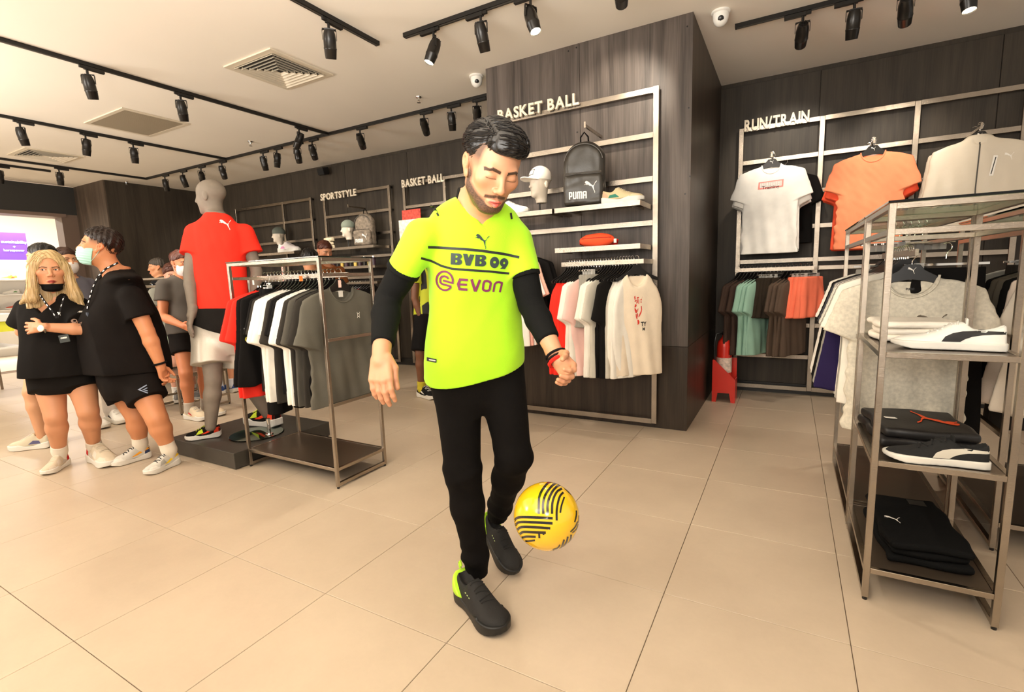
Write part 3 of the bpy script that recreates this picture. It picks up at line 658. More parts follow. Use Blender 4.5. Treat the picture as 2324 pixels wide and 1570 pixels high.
def garment(kind, col, loc, rz, label, group, v=0, sc=(1, 1, 1), clip=None, tilt=0, logo=False, hl=None, nb=False, name=None):
    m = G[kind][v % len(G[kind])]; M = fab(col) if not isinstance(col, bpy.types.Material) else col
    nm = name or dict(tee='t_shirt', teel='t_shirt', longs='long_sleeve_top', tank='tank_top', shorts='shorts', pants='trousers')[kind]
    o = bpy.data.objects.new(nm, m); COL.objects.link(o)
    if not m.materials: m.materials.append(M)
    setmat(o, M); o.location = Vector(loc); o.rotation_euler = (tilt, 0, rz); o.scale = sc; tag(o, label, nm.replace('_', ' ').replace('t shirt', 'T-shirt'), group)
    if nb: ob('neckband', NB, M, o)
    hanger(loc, rz, hl or label, clip if clip is not None else kind in ('shorts', 'pants'), logo, group='hangers ' + (group or 'on the wall'), sx=sc[0] * (.92 if kind == 'tank' else 1))
    return o
def row(p0, p1, items, rz, place, end, group, jit=.08, sc=(1, 1, 1)):
    """items: list of (kind, colour, colour word); along the rail p0 -> p1"""
    p0 = np.array(p0, float); p1 = np.array(p1, float); n = len(items); out = []
    W_ = dict(tee='T-shirt', teel='oversized T-shirt', longs='long-sleeved top', tank='tank top', shorts='pair of shorts', pants='pair of trousers')
    for i, (k, c, w) in enumerate(items):
        p = p0 + (p1 - p0) * i / max(n - 1, 1)
        lb = '%s %s, %s from the %s' % (w, W_[k], ORD[i + 1], place)
        out.append(garment(k, c, p, rz + RS.uniform(-jit, jit), lb, group, v=i, sc=sc, hl='%s hanger, %s from the %s' % ('clip' if k in ('shorts', 'pants') else 'black', ORD[i + 1], place)))
    return out
BK = (21, 19, 18); CH = (52, 48, 43); DG = (78, 74, 66); WT = (240, 234, 222); RD = (235, 48, 34); GY_ = (150, 146, 136); LG = (196, 190, 176); NV = (38, 30, 66); MINT = (150, 190, 170); COR = (255, 128, 96); PK = (240, 200, 190)
# ---------------------------------------------------------------- freestanding racks
def rack(label, x0, x1, y0, y1, h, shelves, sides, w=.02, glass=True, rail=None, name='display_rack', base=True, members=()):
    t = thing(name, label, 'display rack', ((x0 + x1) / 2, (y0 + y1) / 2, 0)); a = w / 2
    for x in (x0 + a, x1 - a):
        for y in (y0 + a, y1 - a):
            MB().box((x - a, y - a, .012), (x + a, y + a, h)).ob('post', STEEL, t, world=True, bevel=.0012)
            MB().lathe([(.008, .0), (.008, .013)], 10, Matrix.Translation((x, y, 0))).ob('foot', BLACKP, t, world=True)
    zs = [h - w] + list(sides) + ([.014] if base else [])
    for z in zs:
        top = z == h - w
        if top:
            for y in (y0, y1 - w): MB().box((x0 + w, y, z), (x1 - w, y + w, z + w)).ob('long_bar', STEEL, t, world=True, bevel=.0012)
        for x in (x0, x1 - w): MB().box((x, y0 + w, z), (x + w, y1 - w, z + w)).ob('side_bar', STEEL, t, world=True, bevel=.0012)
    for z in members:
        for y in (y0, y1 - w): MB().box((x0 + w, y, z), (x1 - w, y + w, z + w)).ob('long_bar', STEEL, t, world=True, bevel=.0012)
    for z in shelves:
        for y in (y0, y1 - w): MB().box((x0 + w, y, z - w), (x1 - w, y + w, z)).ob('shelf_bar', STEEL, t, world=True, bevel=.0012)
        for x in (x0, x1 - w): MB().box((x, y0 + w, z - w), (x + w, y1 - w, z)).ob('shelf_bar', STEEL, t, world=True, bevel=.0012)
        MB().box((x0 + w, y0 + w, z - .008), (x1 - w, y1 - w, z - .002)).ob('shelf', mat('shelf_metal', (112, 98, 84), .28, .75, bump=.15, bscale=25), t, world=True)
    if glass:
        MB().box((x0 - .004, y0 - .004, h + .0005), (x1 + .004, y1 + .004, h + .0085)).ob('glass_top', mat('green_glass', (205, 235, 215), .02, trans=1.0), t, world=True, bevel=.001)
    if rail:
        ax, zr = rail
        if ax == 'x': MB().box((x0 + .001, (y0 + y1) / 2 - .007, zr - .03), (x1 - .001, (y0 + y1) / 2 + .007, zr)).ob('hanging_rail', STEEL, t, world=True, bevel=.001)
        else: MB().box(((x0 + x1) / 2 - .007, y0 + .001, zr - .03), ((x0 + x1) / 2 + .007, y1 - .001, zr)).ob('hanging_rail', STEEL, t, world=True, bevel=.001)
    return t
rack('glass-topped steel rack of dark and white T-shirts beside the mannequin', -3.215, -2.335, 1.945, 2.365, 1.385, [.128], [1.275, .895, .505], rail=('x', 1.30))
items = [('teel', RD, 'red'), ('teel', RD, 'red'), ('longs', BK, 'black'), ('longs', BK, 'black'), ('pants', BK, 'black'), ('pants', BK, 'black'), ('tee', BK, 'black'), ('tee', CH, 'charcoal'), ('teel', WT, 'white'), ('teel', WT, 'white'), ('tee', WT, 'white'), ('teel', CH, 'charcoal'), ('tee', BK, 'black'), ('tee', BK, 'black'), ('teel', WT, 'white'), ('teel', WT, 'white'), ('teel', CH, 'charcoal'), ('teel', DG, 'dark grey'), ('tee', BK, 'black'), ('teel', CH, 'charcoal')]
r1 = row((-3.13, 2.155, 1.30), (-2.47, 2.155, 1.30), items, math.pi / 2, 'mannequin end of the glass-topped rack', '', 'garments on the glass-topped rack', .05)
# hi-res front tee of the rack
def front_tee(name, label, loc, rz, M, h=.005, group=None, hl='', logo=True, tape=None, **k):
    longs = k.get('longs', False)
    v, q = solid(lambda P: g_tee(P, **k) - wrinkle(P, .0018, 40, k.get('seed', 1) + 9), (-.42, -.09, -.86), (.42, .09, -.06), h)
    o = bpy.data.objects.new(name, me_new(name, v, q, True)); COL.objects.link(o); o.data.materials.append(M); o.location = loc; o.rotation_euler = (0, 0, rz); tag(o, label, 'jacket' if longs else 'T-shirt', group)
    n = k.get('neck', .075); r = []
    for a in np.linspace(-1.57, 1.57, 23): r.append((n * 1.05 * math.sin(a), -.020, -.087 - n * 1.1 * math.cos(a)))
    if n and not longs:
        bv = bvh_of(o); pts = []
        for p in r:
            hh = bv.ray_cast(Vector((p[0] * 1.06, -.3, p[2] - .006)), Vector((0, 1, 0)), .6); pts.append((p[0] * 1.03, (hh[0].y if hh[0] else -.012) - .0005, p[2] - .002))
        MB().tube(pts, .0048, 6).ob('neckband', M, o, smooth=True)
        MB().tube([(n * .93 * math.sin(a), .004, -.098 - .016 * math.cos(a)) for a in np.linspace(-1.4, 1.4, 11)], .004, 6).ob('neck_tape', fab(tape or (210, 205, 195)), o, smooth=True)
    hanger(loc, rz, hl, False, logo)
    return o
ft = front_tee('t_shirt', 'dark grey T-shirt with small chest emblem facing out on the glass-topped rack', (-2.415, 2.155, 1.30), math.pi / 2, fab((92, 88, 78)), seed=5, long=.80, w=.275, sl=.27, slw=.09, neck=.085, hl='black hanger with cat mark holding the dark grey emblem T-shirt')
BV = bvh_of(ft)
lg = poly_tris(stroke([(-.010, -.018), (-.010, .018)], .004) ); 
def emblem(o, c, s=1):
    L = stroke([(-.008, -.011), (-.008, .011), (.008, .011), (.008, -.011)], .004, True) + stroke([(-.011, .0135), (-.011, .021)], .004) + stroke([(.011, .0135), (.011, .021)], .004) + stroke([(-.011, -.0135), (-.011, -.021)], .004) + stroke([(.011, -.0135), (.011, -.021)], .004)
    m = poly_tris(L); m.transform(Matrix.Scale(s, 4)); return decal('emblem', m, o, c, (1, 0, 0), (0, 0, 1), WHITEPR, o, world=False)
emblem(ft, (.105, -.05, -.27), .9)
MB().box((-.016, -.004, -.150), (.016, -.001, -.112)).ob('care_label', WHITEPR, ft)
for i, (o, yy) in enumerate(((r1[2], 0), (r1[3], 0))):
    for z, m, col in ((-.34, text_mesh('21' if i else 'C', h=.03), WHITEPR), (-.40, text_mesh('o', h=.032, bold=.1), mat('badge_yellow', (225, 215, 70), .6))):
        m.transform(Matrix.Translation((-.26 - z * 0, -.0165, z)) @ Matrix.Rotation(math.pi / 2, 4, 'X')); m2 = ob('badge', m, col, o)
        m.transform(Matrix.Translation((0, -.006, 0)))
# platform of the mannequin
pf = thing('mannequin_platform', 'low black rectangular platform under the mannequin in red', 'platform', (-3.66, 2.2, 0))
PLM = mat('platform_black', (58, 54, 48), .42, bump=.3, bscale=30, var=.15, vscale=6)
o = MB().box((-4.05, 1.86, .006), (-3.232, 2.66, .118)).ob('box', PLM, pf, world=True, bevel=.003); MB().box((-4.03, 1.88, 0), (-3.25, 2.64, .0065)).ob('plinth_base', BLACKP, pf, world=True)

# ---------------------------------------------------------------- wall rows
W1 = wood_mat
reds = [('tank', RD, 'red')] * 7 + [('tee', WT, 'white')] * 2 + [('tee', PK, 'pale pink')] + [('shorts', GY_, 'grey')] * 4 + [('tee', WT, 'white')] * 2 + [('tee', LG, 'light grey')] + [('tank', BK, 'black')] * 3 + [('tee', BK, 'black')] + [('tank', LG, 'light grey')] + [('tank', WT, 'white')] * 3
row((-1.49, 3.565, 1.335), (-.99, 3.565, 1.335), reds, math.radians(58), 'left end of the box wall rail', '', 'garments on the box wall rail', .05, (.84, 1, 1.16))
tk = garment('tank', (238, 222, 198), (-.955, 3.55, 1.335), math.radians(38), 'cream tank top with red beast print facing out, end of the box wall rail', None, v=1, sc=(.9, 1, 1.14), hl='brown hanger holding the cream printed tank top', name='tank_top')
REDPR = mat('print_red', (205, 48, 32), .6)
BST = [[(0, 8), (.5, 6.2), (1.2, 6.6), (1, 8.6)], [(.4, 5.6), (1.6, 6.4), (2.2, 5.7), (.6, 5.2)], [(2.1, 7.4), (3.3, 7.9), (4.2, 7.4), (3.4, 7.0), (2.4, 7.0)], [(2.4, 6.7), (3.0, 6.6), (3.1, 5.0), (2.4, 4.2), (1.7, 4.4), (2.3, 5.4)], [(3.5, 6.7), (4.0, 6.4), (4.0, 4.2), (3.5, 4.0)], [(5.2, 6.4), (6.2, 6.6), (7.0, 8.4), (6.2, 6.0), (5.4, 5.8)], [(.8, 3.9), (1.9, 3.9), (2.0, 3.0), (1.0, 2.1), (.3, 2.4)],
       [(5.5, 5.6), (6.1, 5.2), (6.0, 4.4), (5.3, 4.8)], [(.3, 1.9), (.9, 1.8), (2.4, .4), (2.2, -.8), (1.3, -.9), (.5, .5)], [(5.6, 2.8), (6.2, 3.0), (6.6, 1.0), (6.0, -.9), (4.4, -2.9), (3.6, -3.3), (3.9, -2.4), (5.0, -.6), (5.9, .8)], [(2.9, 1.4), (3.5, 1.6), (3.3, .4), (2.9, -.6)], [(1.3, -1.4), (1.9, -1.4), (2.8, -3.8), (2.2, -4.4), (1.5, -3.0)], [(2.2, -1.2), (3.0, -.9), (3.3, -2.6), (2.9, -3.2)], [(2.7, -4.6), (3.8, -4.6), (4.6, -5.8), (4.2, -6.8), (3.0, -7.4), (2.9, -6.0)]]
m = poly_tris([[(x * .5 - .1, z) for x, z in L] for L in BST]); fit(m, h=.185); m.transform(Matrix.Scale(1.75, 4, (1, 0, 0)))
decal('beast_print', m, tk, (0.0, -.08, -.32), (1, 0, 0), (0, 0, 1), REDPR, tk, world=False)
m = text_mesh('TY', h=.028, bold=.03); decal('lettering', m, tk, (.045, -.08, -.408), (1, 0, 0), (0, 0, 1), BLACKPR, tk, world=False)
m = text_mesh('M', h=.02, bold=.03); decal('lettering', m, tk, (.045, -.08, -.44), (1, 0, 0), (0, 0, 1), BLACKPR, tk, world=False)
tr = [('tee', (66, 50, 42), 'dark brown')] * 4 + [('tee', MINT, 'mint green')] * 4 + [('shorts', (52, 44, 36), 'black')] * 5 + [('tee', (88, 72, 60), 'brown grey')] * 4 + [('shorts', COR, 'coral')] * 4
row((-.42, 5.135, 1.245), (.17, 5.135, 1.245), tr, math.radians(60), 'pillar end of the training rail', '', 'garments on the training wall rail', .08, (.9, 1, 1.08))
row((-6.1, 5.135, 1.24), (-5.1, 5.135, 1.24), [('tee', BK, 'black')] * 9 + [('tee', COR, 'coral')] * 3 + [('tee', (120, 40, 34), 'dark red'), ('tee', BK, 'black')] * 3 + [('tee', BK, 'black')] * 2, math.radians(65), 'left end of the sportstyle rail', '', 'garments on the sportstyle rail', .06)
row((-7.8, 5.135, 1.24), (-6.8, 5.135, 1.24), [('tee', BK, 'black')] * 5 + [('tee', CH, 'charcoal')] * 3 + [('tee', WT, 'white')] * 2, math.radians(70), 'left end of the far rail', '', 'garments on the far left rail', .06)
# peg arms and front-facing stacks
def peg(x, z, y0, y1, label):
    t = thing('wall_hook', label, 'hook', (x, y1, z)); MB().box((x - .006, y0, z - .025), (x + .006, y1, z - .004)).ob('arm', STEEL, t, world=True); MB().box((x - .007, y0 - .006, z - .03), (x + .007, y0, z + .012)).ob('stop', STEEL, t, world=True); return t
ZP = 2.245
def stack(px, py, y, col, n, kind, words, group, **k):
    c = at(px, py, Y=y); out = []
    for i in range(1, n): out.append(garment(kind, col, (c[0] + RS.uniform(-.012, .012), y + .045 * i, c[2] - .004 * i), RS.uniform(-.06, .06), '%s, %s behind the front one' % (words, ORD[i]), group, v=i, sc=k.get('sc', (1, 1, 1)), hl='black hanger, %s behind the front one in the %s' % (ORD[i], k.get('hw', words))))
    peg(c[0], c[2], y - .03, GY if y > 4 else FY, 'steel arm carrying the %s' % k.get('hw', words)); return c
GY = 5.43
c = stack(1752, 350, 5.08, (244, 240, 232), 5, 'tee', 'white training T-shirt in the wall stack', 'white training T-shirts', hw='white T-shirts', sc=(.95, 1, 1.12))
WTM = fab((250, 247, 240)); o = front_tee('t_shirt', 'white T-shirt with pink boxed lettering facing out under the training sign', c, 0, WTM, seed=2, w=.225, long=.86, neck=.07, hl='black hanger holding the white T-shirt with lettering', group=None)
m = poly_tris([[(-.10, -.035), (.098, -.028), (.10, .035), (-.096, .028)], [(-.085, -.022), (-.085, .020), (.085, .026), (.085, -.018)]]); PKP = mat('print_pink', (240, 150, 140), .6)
decal('printed_box', m, o, (0, -.05, -.26), (1, 0, 0), (0, 0, 1), PKP, o, world=False)
m = text_mesh('PUMA', w=.16, h=.034, bold=.02); decal('lettering', m, o, (0, -.05, -.256), (1, 0, 0), (0, 0, 1), mat('print_pale', (225, 215, 210), .6), o, world=False, off=.002)
m = text_mesh('Training', w=.135, h=.035, bold=.015); decal('script_lettering', m, o, (.0, -.05, -.286), (1, 0, 0), (0, 0, 1), mat('print_brown', (90, 30, 24), .6), o, world=False, off=.003)
garment('tee', BK, (c[0] + .10, 5.36, c[2] - .03), 0, 'black T-shirt at the back of the white training stack', None, hl='black hanger of the black T-shirt at the back of the white stack')
c = stack(1983, 318, 5.08, (255, 96, 62), 6, 'tee', 'orange running T-shirt in the wall stack', 'orange running T-shirts', hw='orange T-shirts', sc=(.97, 1, 1.14))
o = front_tee('t_shirt', 'bright orange T-shirt facing out on the right back wall', c, 0, fab((255, 150, 108)), seed=3, w=.235, long=.87, neck=.075, hl='black hanger holding the front orange T-shirt')
m = cat_mesh(.035); decal('cat_logo', m, o, (.02, -.05, -.68), (1, 0, 0), (0, 0, 1), WHITEPR, o, world=False)
c = stack(2225, 285, 5.05, (205, 192, 172), 3, 'longs', 'beige zip jacket in the wall stack', 'beige zip jackets', hw='beige jackets')
o = front_tee('jacket', 'light beige zip jacket with a cat logo, facing out above the glass top', c, 0, mat('nylon_beige', (214, 202, 182), .45, bump=.3, bscale=80, var=.04), seed=7, longs=True, long=.74, w=.27, neck=.05, hood=True, hl='black hanger holding the front beige jacket', thick=1.3)
m = fit(poly_tris(stroke([(0, 0), (.004, .1), (0, .2), (.003, .5)], .010)), w=.012, h=.56); decal('zip', m, o, (.0, -.1, -.40), (1, 0, 0), (0, 0, 1), mat('zip_dark', (70, 66, 60), .4), o, world=False, off=.002)
m = fit(poly_tris(stroke([(0, 0), (.02, .16)], .03)), w=.04, h=.145); decal('pocket_welt', m, o, (.085, -.1, -.30), (1, 0, 0), (0, 0, 1), WHITEPR, o, world=False)
m = fit(poly_tris(stroke([(0, 0), (.02, .16)], .006)), w=.024, h=.12); decal('pocket_zip', m, o, (.085, -.1, -.30), (1, 0, 0), (0, 0, 1), BLACKPR, o, world=False, off=.003)
decal('cat_logo', cat_mesh(.055), o, (.165, -.1, -.245), (1, 0, 0), (0, 0, 1), WHITEPR, o, world=False)
# stack half hidden by the young man, left side of the box wall
FYs = FY
cx = -1.99; 
peg(cx, 1.50, 3.30, 3.845, 'steel arm carrying printed T-shirts behind the young man')
for i, (col, w, y, dx) in enumerate((((246, 240, 230), 'white', 3.345, 0), ((240, 180, 165), 'pink', 3.38, .012), ((250, 246, 240), 'white', 3.42, .02), ((238, 190, 170), 'pink', 3.46, .03), (BK, 'black', 3.60, .05), (BK, 'black', 3.66, .055))):
    o = garment('teel', col, (cx + dx, y, 1.50 - .0 * i), RS.uniform(-.03, .03), '%s T-shirt, %s in the stack behind the young man\'s left arm' % (w, ORD[i + 1]), 'T-shirts stacked behind the young man', v=i, hl='black hanger, %s in the stack behind the young man\'s left arm' % ORD[i + 1])
    if i == 0:
        for j, (xx, zz, ww, hh, cc) in enumerate(((.10, -.33, .16, .045, (92, 92, 160)), (.10, -.39, .16, .05, (250, 200, 90)))):
            m = text_mesh(('ALL', 'ILIB')[j], w=ww, h=hh, bold=.05); decal('print', m, o, (xx, -.1, zz), (1, 0, 0), (0, 0, 1), mat('print_%d' % j, cc, .6), o, world=False)

# ---------------------------------------------------------------- right hand racks
rack('nearest steel shelf rack with sneakers and folded clothes, glass top', .283, .663, 2.10, 2.69, 1.44, [.938, .545, .13], [1.335], members=(1.335,))
rack('second steel rack just behind the sneaker shelf rack, hung with tops', .283, .663, 2.72, 3.60, 1.44, [.13], [1.335, .90], rail=('y', 1.30))
rack('steel rack cut by the frame edge holding pale jackets', .80, 1.42, 2.72, 3.60, 1.44, [.13], [1.335, .50], rail=('y', 1.30))
rb = [('tee', (232, 226, 212), 'off white'), ('tee', GY_, 'mid grey'), ('tee', WT, 'white'), ('longs', NV, 'navy'), ('tee', LG, 'pale grey'), ('longs', GY_, 'heather grey'), ('tee', (60, 60, 66), 'slate'), ('longs', BK, 'black'), ('tee', BK, 'black'), ('longs', BK, 'black'), ('pants', GY_, 'grey'), ('longs', WT, 'white'), ('tee', WT, 'white'), ('longs', WT, 'white')]
row((.473, 2.90, 1.30), (.473, 3.54, 1.30), rb, 0, 'front of the second right rack', '', 'garments on the second rack', .05)
HEA = mat('heather_grey', (206, 198, 180), .9, bump=.3, bscale=200, var=.14, vscale=70)
o = front_tee('t_shirt', 'heather grey T-shirt with leaping cat print behind the white sneaker', (.473, 2.80, 1.275), math.radians(-3), HEA, seed=6, w=.222, long=.82, neck=.088, sl=.20, slw=.075, hl='wide black hanger with white cat mark holding the heather T-shirt', thick=1.1, tape=BK)
decal('cat_print', cat_mesh(.105, True), o, (.078, -.1, -.275), (1, 0, 0), (0, 0, 1), mat('print_taupe', (98, 86, 70), .6), o, world=False)
m = text_mesh('PUMA', w=.03, h=.01, bold=.02); decal('neck_print', m, o, (0, -.05, -.150), (1, 0, 0), (0, 0, 1), BLACKPR, o, world=False)
garment('pants', BK, (.600, 2.86, 1.30), math.radians(15), 'black trousers hanging at the right side of the second rack', None, hl='clip hanger of the black trousers at the second rack side')
rc = [('longs', (238, 222, 200), 'cream'), ('tee', (240, 226, 206), 'cream'), ('longs', (236, 216, 196), 'blush'), ('longs', BK, 'black'), ('longs', (92, 84, 72), 'dark olive'), ('longs', (92, 84, 72), 'dark olive'), ('tee', BK, 'black'), ('pants', CH, 'charcoal'), ('pants', CH, 'charcoal'), ('tee', GY_, 'grey')]
row((1.11, 2.80, 1.30), (1.11, 3.52, 1.30), rc, 0, 'front of the rack at the frame edge', '', 'garments on the rack at the frame edge', .05)
for i in range(5): hanger((.50 + .03 * i, 3.55 - .02 * i, 1.42), math.radians(20), 'empty clip hanger lying by the back of the second rack, %s' % ORD[i + 1], True, group='empty clip hangers')

# ---------------------------------------------------------------- sneakers (x to the toe, heel at 0)
def shoe_fn(kind):
    if kind == 'court': W_ = [(0, 0, .016, .05), (.006, 0, .028, .086), (.03, 0, .035, .080), (.07, 0, .036, .074), (.10, 0, .037, .088), (.13, 0, .041, .084), (.17, 0, .047, .060), (.21, 0, .049, .046), (.245, 0, .044, .040), (.268, 0, .030, .034), (.28, 0, .012, .024)]; b = .022
    else: W_ = [(0, 0, .018, .06), (.008, 0, .030, .098), (.03, 0, .036, .096), (.07, 0, .037, .086), (.10, 0, .038, .106), (.13, 0, .042, .098), (.17, 0, .048, .076), (.21, 0, .050, .064), (.245, 0, .046, .056), (.268, 0, .032, .048), (.282, 0, .014, .036)]; b = .028
    R = [(x, 0, 0, w, h) for x, _, w, h in W_]
    def fn(P):
        d = rings([P[1], P[2], P[0]], R, e=2.6); d = np.maximum(d, b - P[2])
        oh = .100 if kind == 'court' else .118
        return smax(d, -ell(P, (.052, 0, oh), (.052, .027, .062 if kind == 'court' else .055)), .004)
    return fn
def sole_fn(kind):
    run = kind != 'court'
    R = [(-.004, 0, 0, .020, 1), (.002, 0, 0, .034, 1), (.03, 0, 0, .040, 1), (.09, 0, 0, .038, 1), (.14, 0, 0, .043, 1), (.20, 0, 0, .0525, 1), (.245, 0, 0, .049, 1), (.272, 0, 0, .034, 1), (.287, 0, 0, .012, 1)]
    def fn(P):
        x, y, z = P; d = rings([y, z * 0, x], R, e=2.4)
        top = .026 if not run else .036 + .010 * np.cos(x * 26) * (x < .2); bot = np.maximum(0, (x - .23) * .22) ** 1.0 + (np.maximum(.02 - x, 0) * .4 if run else 0)
        return smax(smax(d, z - top, .004), bot - z, .003)
    return fn
SH = {}
for kd in ('court', 'runner'):
    for pn, f in (('upper', shoe_fn(kd)), ('sole', sole_fn(kd))):
        v, q = solid(f, (-.02, -.065, -.006), (.30, .065, .125), .0033); SH[kd, pn] = (v, q, me_new(kd + '_' + pn, v, q, True))
def lacemesh(kd):
    m = MB(); v, q, me = SH[kd, 'upper']; bv = BVHTree.FromPolygons([Vector(c) for c in v.tolist()], q.tolist())
    for i in range(5):
        x = .115 + i * .018; pts = []
        for yy in np.linspace(-.022, .022, 7):
            h = bv.ray_cast(Vector((x + .004 * math.sin(yy * 60 + i * 3), yy, .3)), Vector((0, 0, -1)), .4)
            if h[0]: pts.append(h[0] + Vector((0, 0, .0015)))
        if len(pts) > 2: m.tube(pts, .0030, 5)
    return m.mesh('laces', True)
LACE = {k: lacemesh(k) for k in ('court', 'runner')}
TONG = {k: MB().prism([(-.018, .070), (.018, .070), (.021, .101), (-.021, .101)], .092, .098, 'x').mesh('tongue', bevel=.003) for k in ('court', 'runner')}
STR = [(0, 7.2), (.1, 5.5), (3, 5.3), (6, 4.7), (8.5, 3.6), (10.3, 2.0), (11.5, .2), (16.5, .2), (15.5, 3.5), (13.5, 5.7), (11, 6.9), (7, 7.4)]
def stripe_mesh(kd, side, pts, off=.0012):
    """a patch given in side view (x, z) metres laid on the upper"""
    m = poly_tris([pts]); v, q, me = SH[kd, 'upper']; s = side
    tmp = BVHTree.FromPolygons([Vector(c) for c in v.tolist()], q.tolist())
    cut_grid(m, .01)
    for p in m.vertices:
        h = tmp.ray_cast(Vector((p.co.x, s * .2, p.co.y)), Vector((0, -s, 0)), .2)
        y = h[0].y if h[0] else s * .02
        p.co = Vector((p.co.x, y + s * off, p.co.y))
    m.update(); bm = bmesh.new(); bm.from_mesh(m); bmesh.ops.reverse_faces(bm, faces=[f for f in bm.faces if f.normal.y * s < 0]); bm.to_mesh(m); bm.free()
    m.polygons.foreach_set('use_smooth', np.ones(len(m.polygons), bool)); return m
def STRIPE(z0=.026, sc=.0092): return [(.004 + x * sc * 1.0, z0 + y * sc * .55) for x, y in STR]
STM = {}
def patch(kd, name, pts):
    k = (kd, name)
    if k not in STM: STM[k] = [stripe_mesh(kd, s, pts) for s in (1, -1)]
    return STM[k]
RP = dict(heel=[(.002, .045), (.05, .04), (.045, .062), (.004, .088)], mid=[(.05, .038), (.13, .038), (.10, .062), (.06, .058)], toe=[(.20, .036), (.268, .036), (.255, .050), (.215, .054)], swoosh=[(.0, .072), (.05, .060), (.11, .042), (.15, .040), (.10, .060), (.06, .075), (.005, .084)], quarter=[(.13, .05), (.19, .04), (.17, .066), (.14, .08)])
def shoe(root, heel, toe, kd, up, so, lace, stripes=(), world=True, lift=0, roll=0, name='shoe', tongue=None, fat=None, label=None):
    fat = fat or ((1.07, 1.16, 1.22) if root is not None else (1, 1, 1))
    """root: parent person / mannequin, or None for a thing"""
    heel = np.array(heel, float); toe = np.array(toe, float); x = nrm(toe - heel); s = np.linalg.norm(toe - heel) / .286
    z = nrm(np.array([0, 0, 1.0]) - x * x[2]); y = np.cross(z, x)
    M = Matrix(((x[0], y[0], z[0], heel[0]), (x[1], y[1], z[1], heel[1]), (x[2], y[2], z[2], heel[2]), (0, 0, 0, 1))) @ Matrix.Rotation(roll, 4, 'X') @ Matrix.Diagonal((s * fat[0], s * fat[1], s * fat[2], 1))
    me = SH[kd, 'upper'][2]
    if not me.materials: me.materials.append(up)
    o = bpy.data.objects.new(name, me); COL.objects.link(o); setmat(o, up)
    if root is not None:
        o.parent = root; o.matrix_parent_inverse = (Matrix.Translation(root.location) @ root.rotation_euler.to_matrix().to_4x4()).inverted()
    o.matrix_basis = M
    def sub(n, me_, m_):
        if not me_.materials: me_.materials.append(m_)
        c = bpy.data.objects.new(n, me_); COL.objects.link(c); setmat(c, m_); c.parent = o; return c
    sub('sole', SH[kd, 'sole'][2], so); sub('laces', LACE[kd], lace); sub('tongue', TONG[kd], tongue or up)
    for n, m_ in stripes:
        for q in patch(kd, n, STRIPE() if n == 'form' else RP[n]): sub('side_stripe' if n in ('form', 'swoosh') else n + '_panel', q, m_)
    if label: o['label'] = label
    return o
LW = mat('leather_white', (238, 236, 228), .45); LB = mat('suede_black', (20, 20, 20), .9, bump=.3, bscale=300); RUBW = mat('rubber_white', (232, 228, 218), .5); CREAM = fab((222, 212, 192)); RUBB = mat('rubber_black', (18, 18, 18), .6)
def shoe_thing(label, *a, **k):
    t = shoe(None, *a, name='sneaker', **k); tag(t, label, 'sneaker'); return t
hz = at(2281, 796, Z=.939); tz = at(2021, 784, Z=.939); hz[2] = tz[2] = .939; shoe_thing('white leather sneaker with black side stripe on the top metal shelf', hz, tz, 'court', LW, RUBW, LW, [('form', BLACKPR)])
hz = at(2240, 1060, Z=.546); tz = at(2003, 1034, Z=.546); hz[2] = tz[2] = .546; shoe_thing('black suede sneaker with pale side stripe on the middle metal shelf', hz, tz, 'court', LB, RUBW, LB, [('form', mat('stripe_grey', (205, 200, 186), .7))])
hz = at(1368, 458, Y=3.60); tz = at(1462, 446, Y=3.60); hz[2] = tz[2] = 1.736; shoe_thing('beige and green runner on the box wall shelf, right of the backpack', hz, tz, 'runner', fab((206, 190, 150)), RUBW, CREAM, [('mid', fab((60, 130, 110))), ('heel', fab((205, 170, 140))), ('toe', fab((225, 208, 172)))])
hz = at(1128, 488, Y=3.60); tz = at(1200, 478, Y=3.60); hz[2] = tz[2] = 1.736; shoe_thing('white sneaker on the box wall shelf beside the young man\'s chin', hz, tz, 'runner', fab((245, 242, 236)), RUBW, fab((235, 230, 220)))
hz = at(637, 575, Y=5.25); tz = at(680, 574, Y=5.25); hz[2] = tz[2] = 1.736; shoe_thing('white and pink trainer on the far shelf behind the glass-topped rack', hz, tz, 'runner', fab((240, 232, 230)), RUBW, fab((235, 225, 225)), [('mid', fab((220, 150, 190)))])

# ---------------------------------------------------------------- folded clothes
def folded(name, label, cat, c, rz, w, l, n, th, M, seed, taper=.9):
    t = thing(name, label, cat, c, rz)
    for i in range(n):
        z0 = i * th; z1 = z0 + th
        def fn(P):
            x, y, z = P; wx = w / 2 - .008 * (i % 2) + .006 * np.sin(y * 30 + i + seed); ly = l / 2 - .006 * ((i + 1) % 3) + .006 * np.sin(x * 25 + i * 2)
            q = np.maximum(np.abs(x) - wx + .02, 0) ** 2 + np.maximum(np.abs(y) - ly + .02, 0) ** 2
            e = np.sqrt(q + np.maximum(np.abs(z - (z0 + z1) / 2) - th / 2 + .014, 0) ** 2) - .014
            return e - wrinkle(P, .003, 28, seed + i) * (z > z0 + th * .3)
        v, q = solid(fn, (-w / 2 - .03, -l / 2 - .03, z0 - .01), (w / 2 + .03, l / 2 + .03, z1 + .015), .006)
        ob('folded_layer', me_new('folded_layer', v, q, True), M, t)
    return t
folded('folded_t_shirts', 'stack of folded white T-shirts behind the white sneaker', 'T-shirts', (.435, 2.50, .939), .05, .27, .26, 3, .026, fab((246, 238, 224)), 1)
t = folded('folded_hoodie', 'black hoodie with orange print folded behind the black sneaker', 'hoodie', (.47, 2.46, .546), .1, .33, .38, 2, .036, mat('satin_black', (22, 20, 20), .5, bump=.4, bscale=120), 2)
CC_ = at(2130, 950, Z=.625)
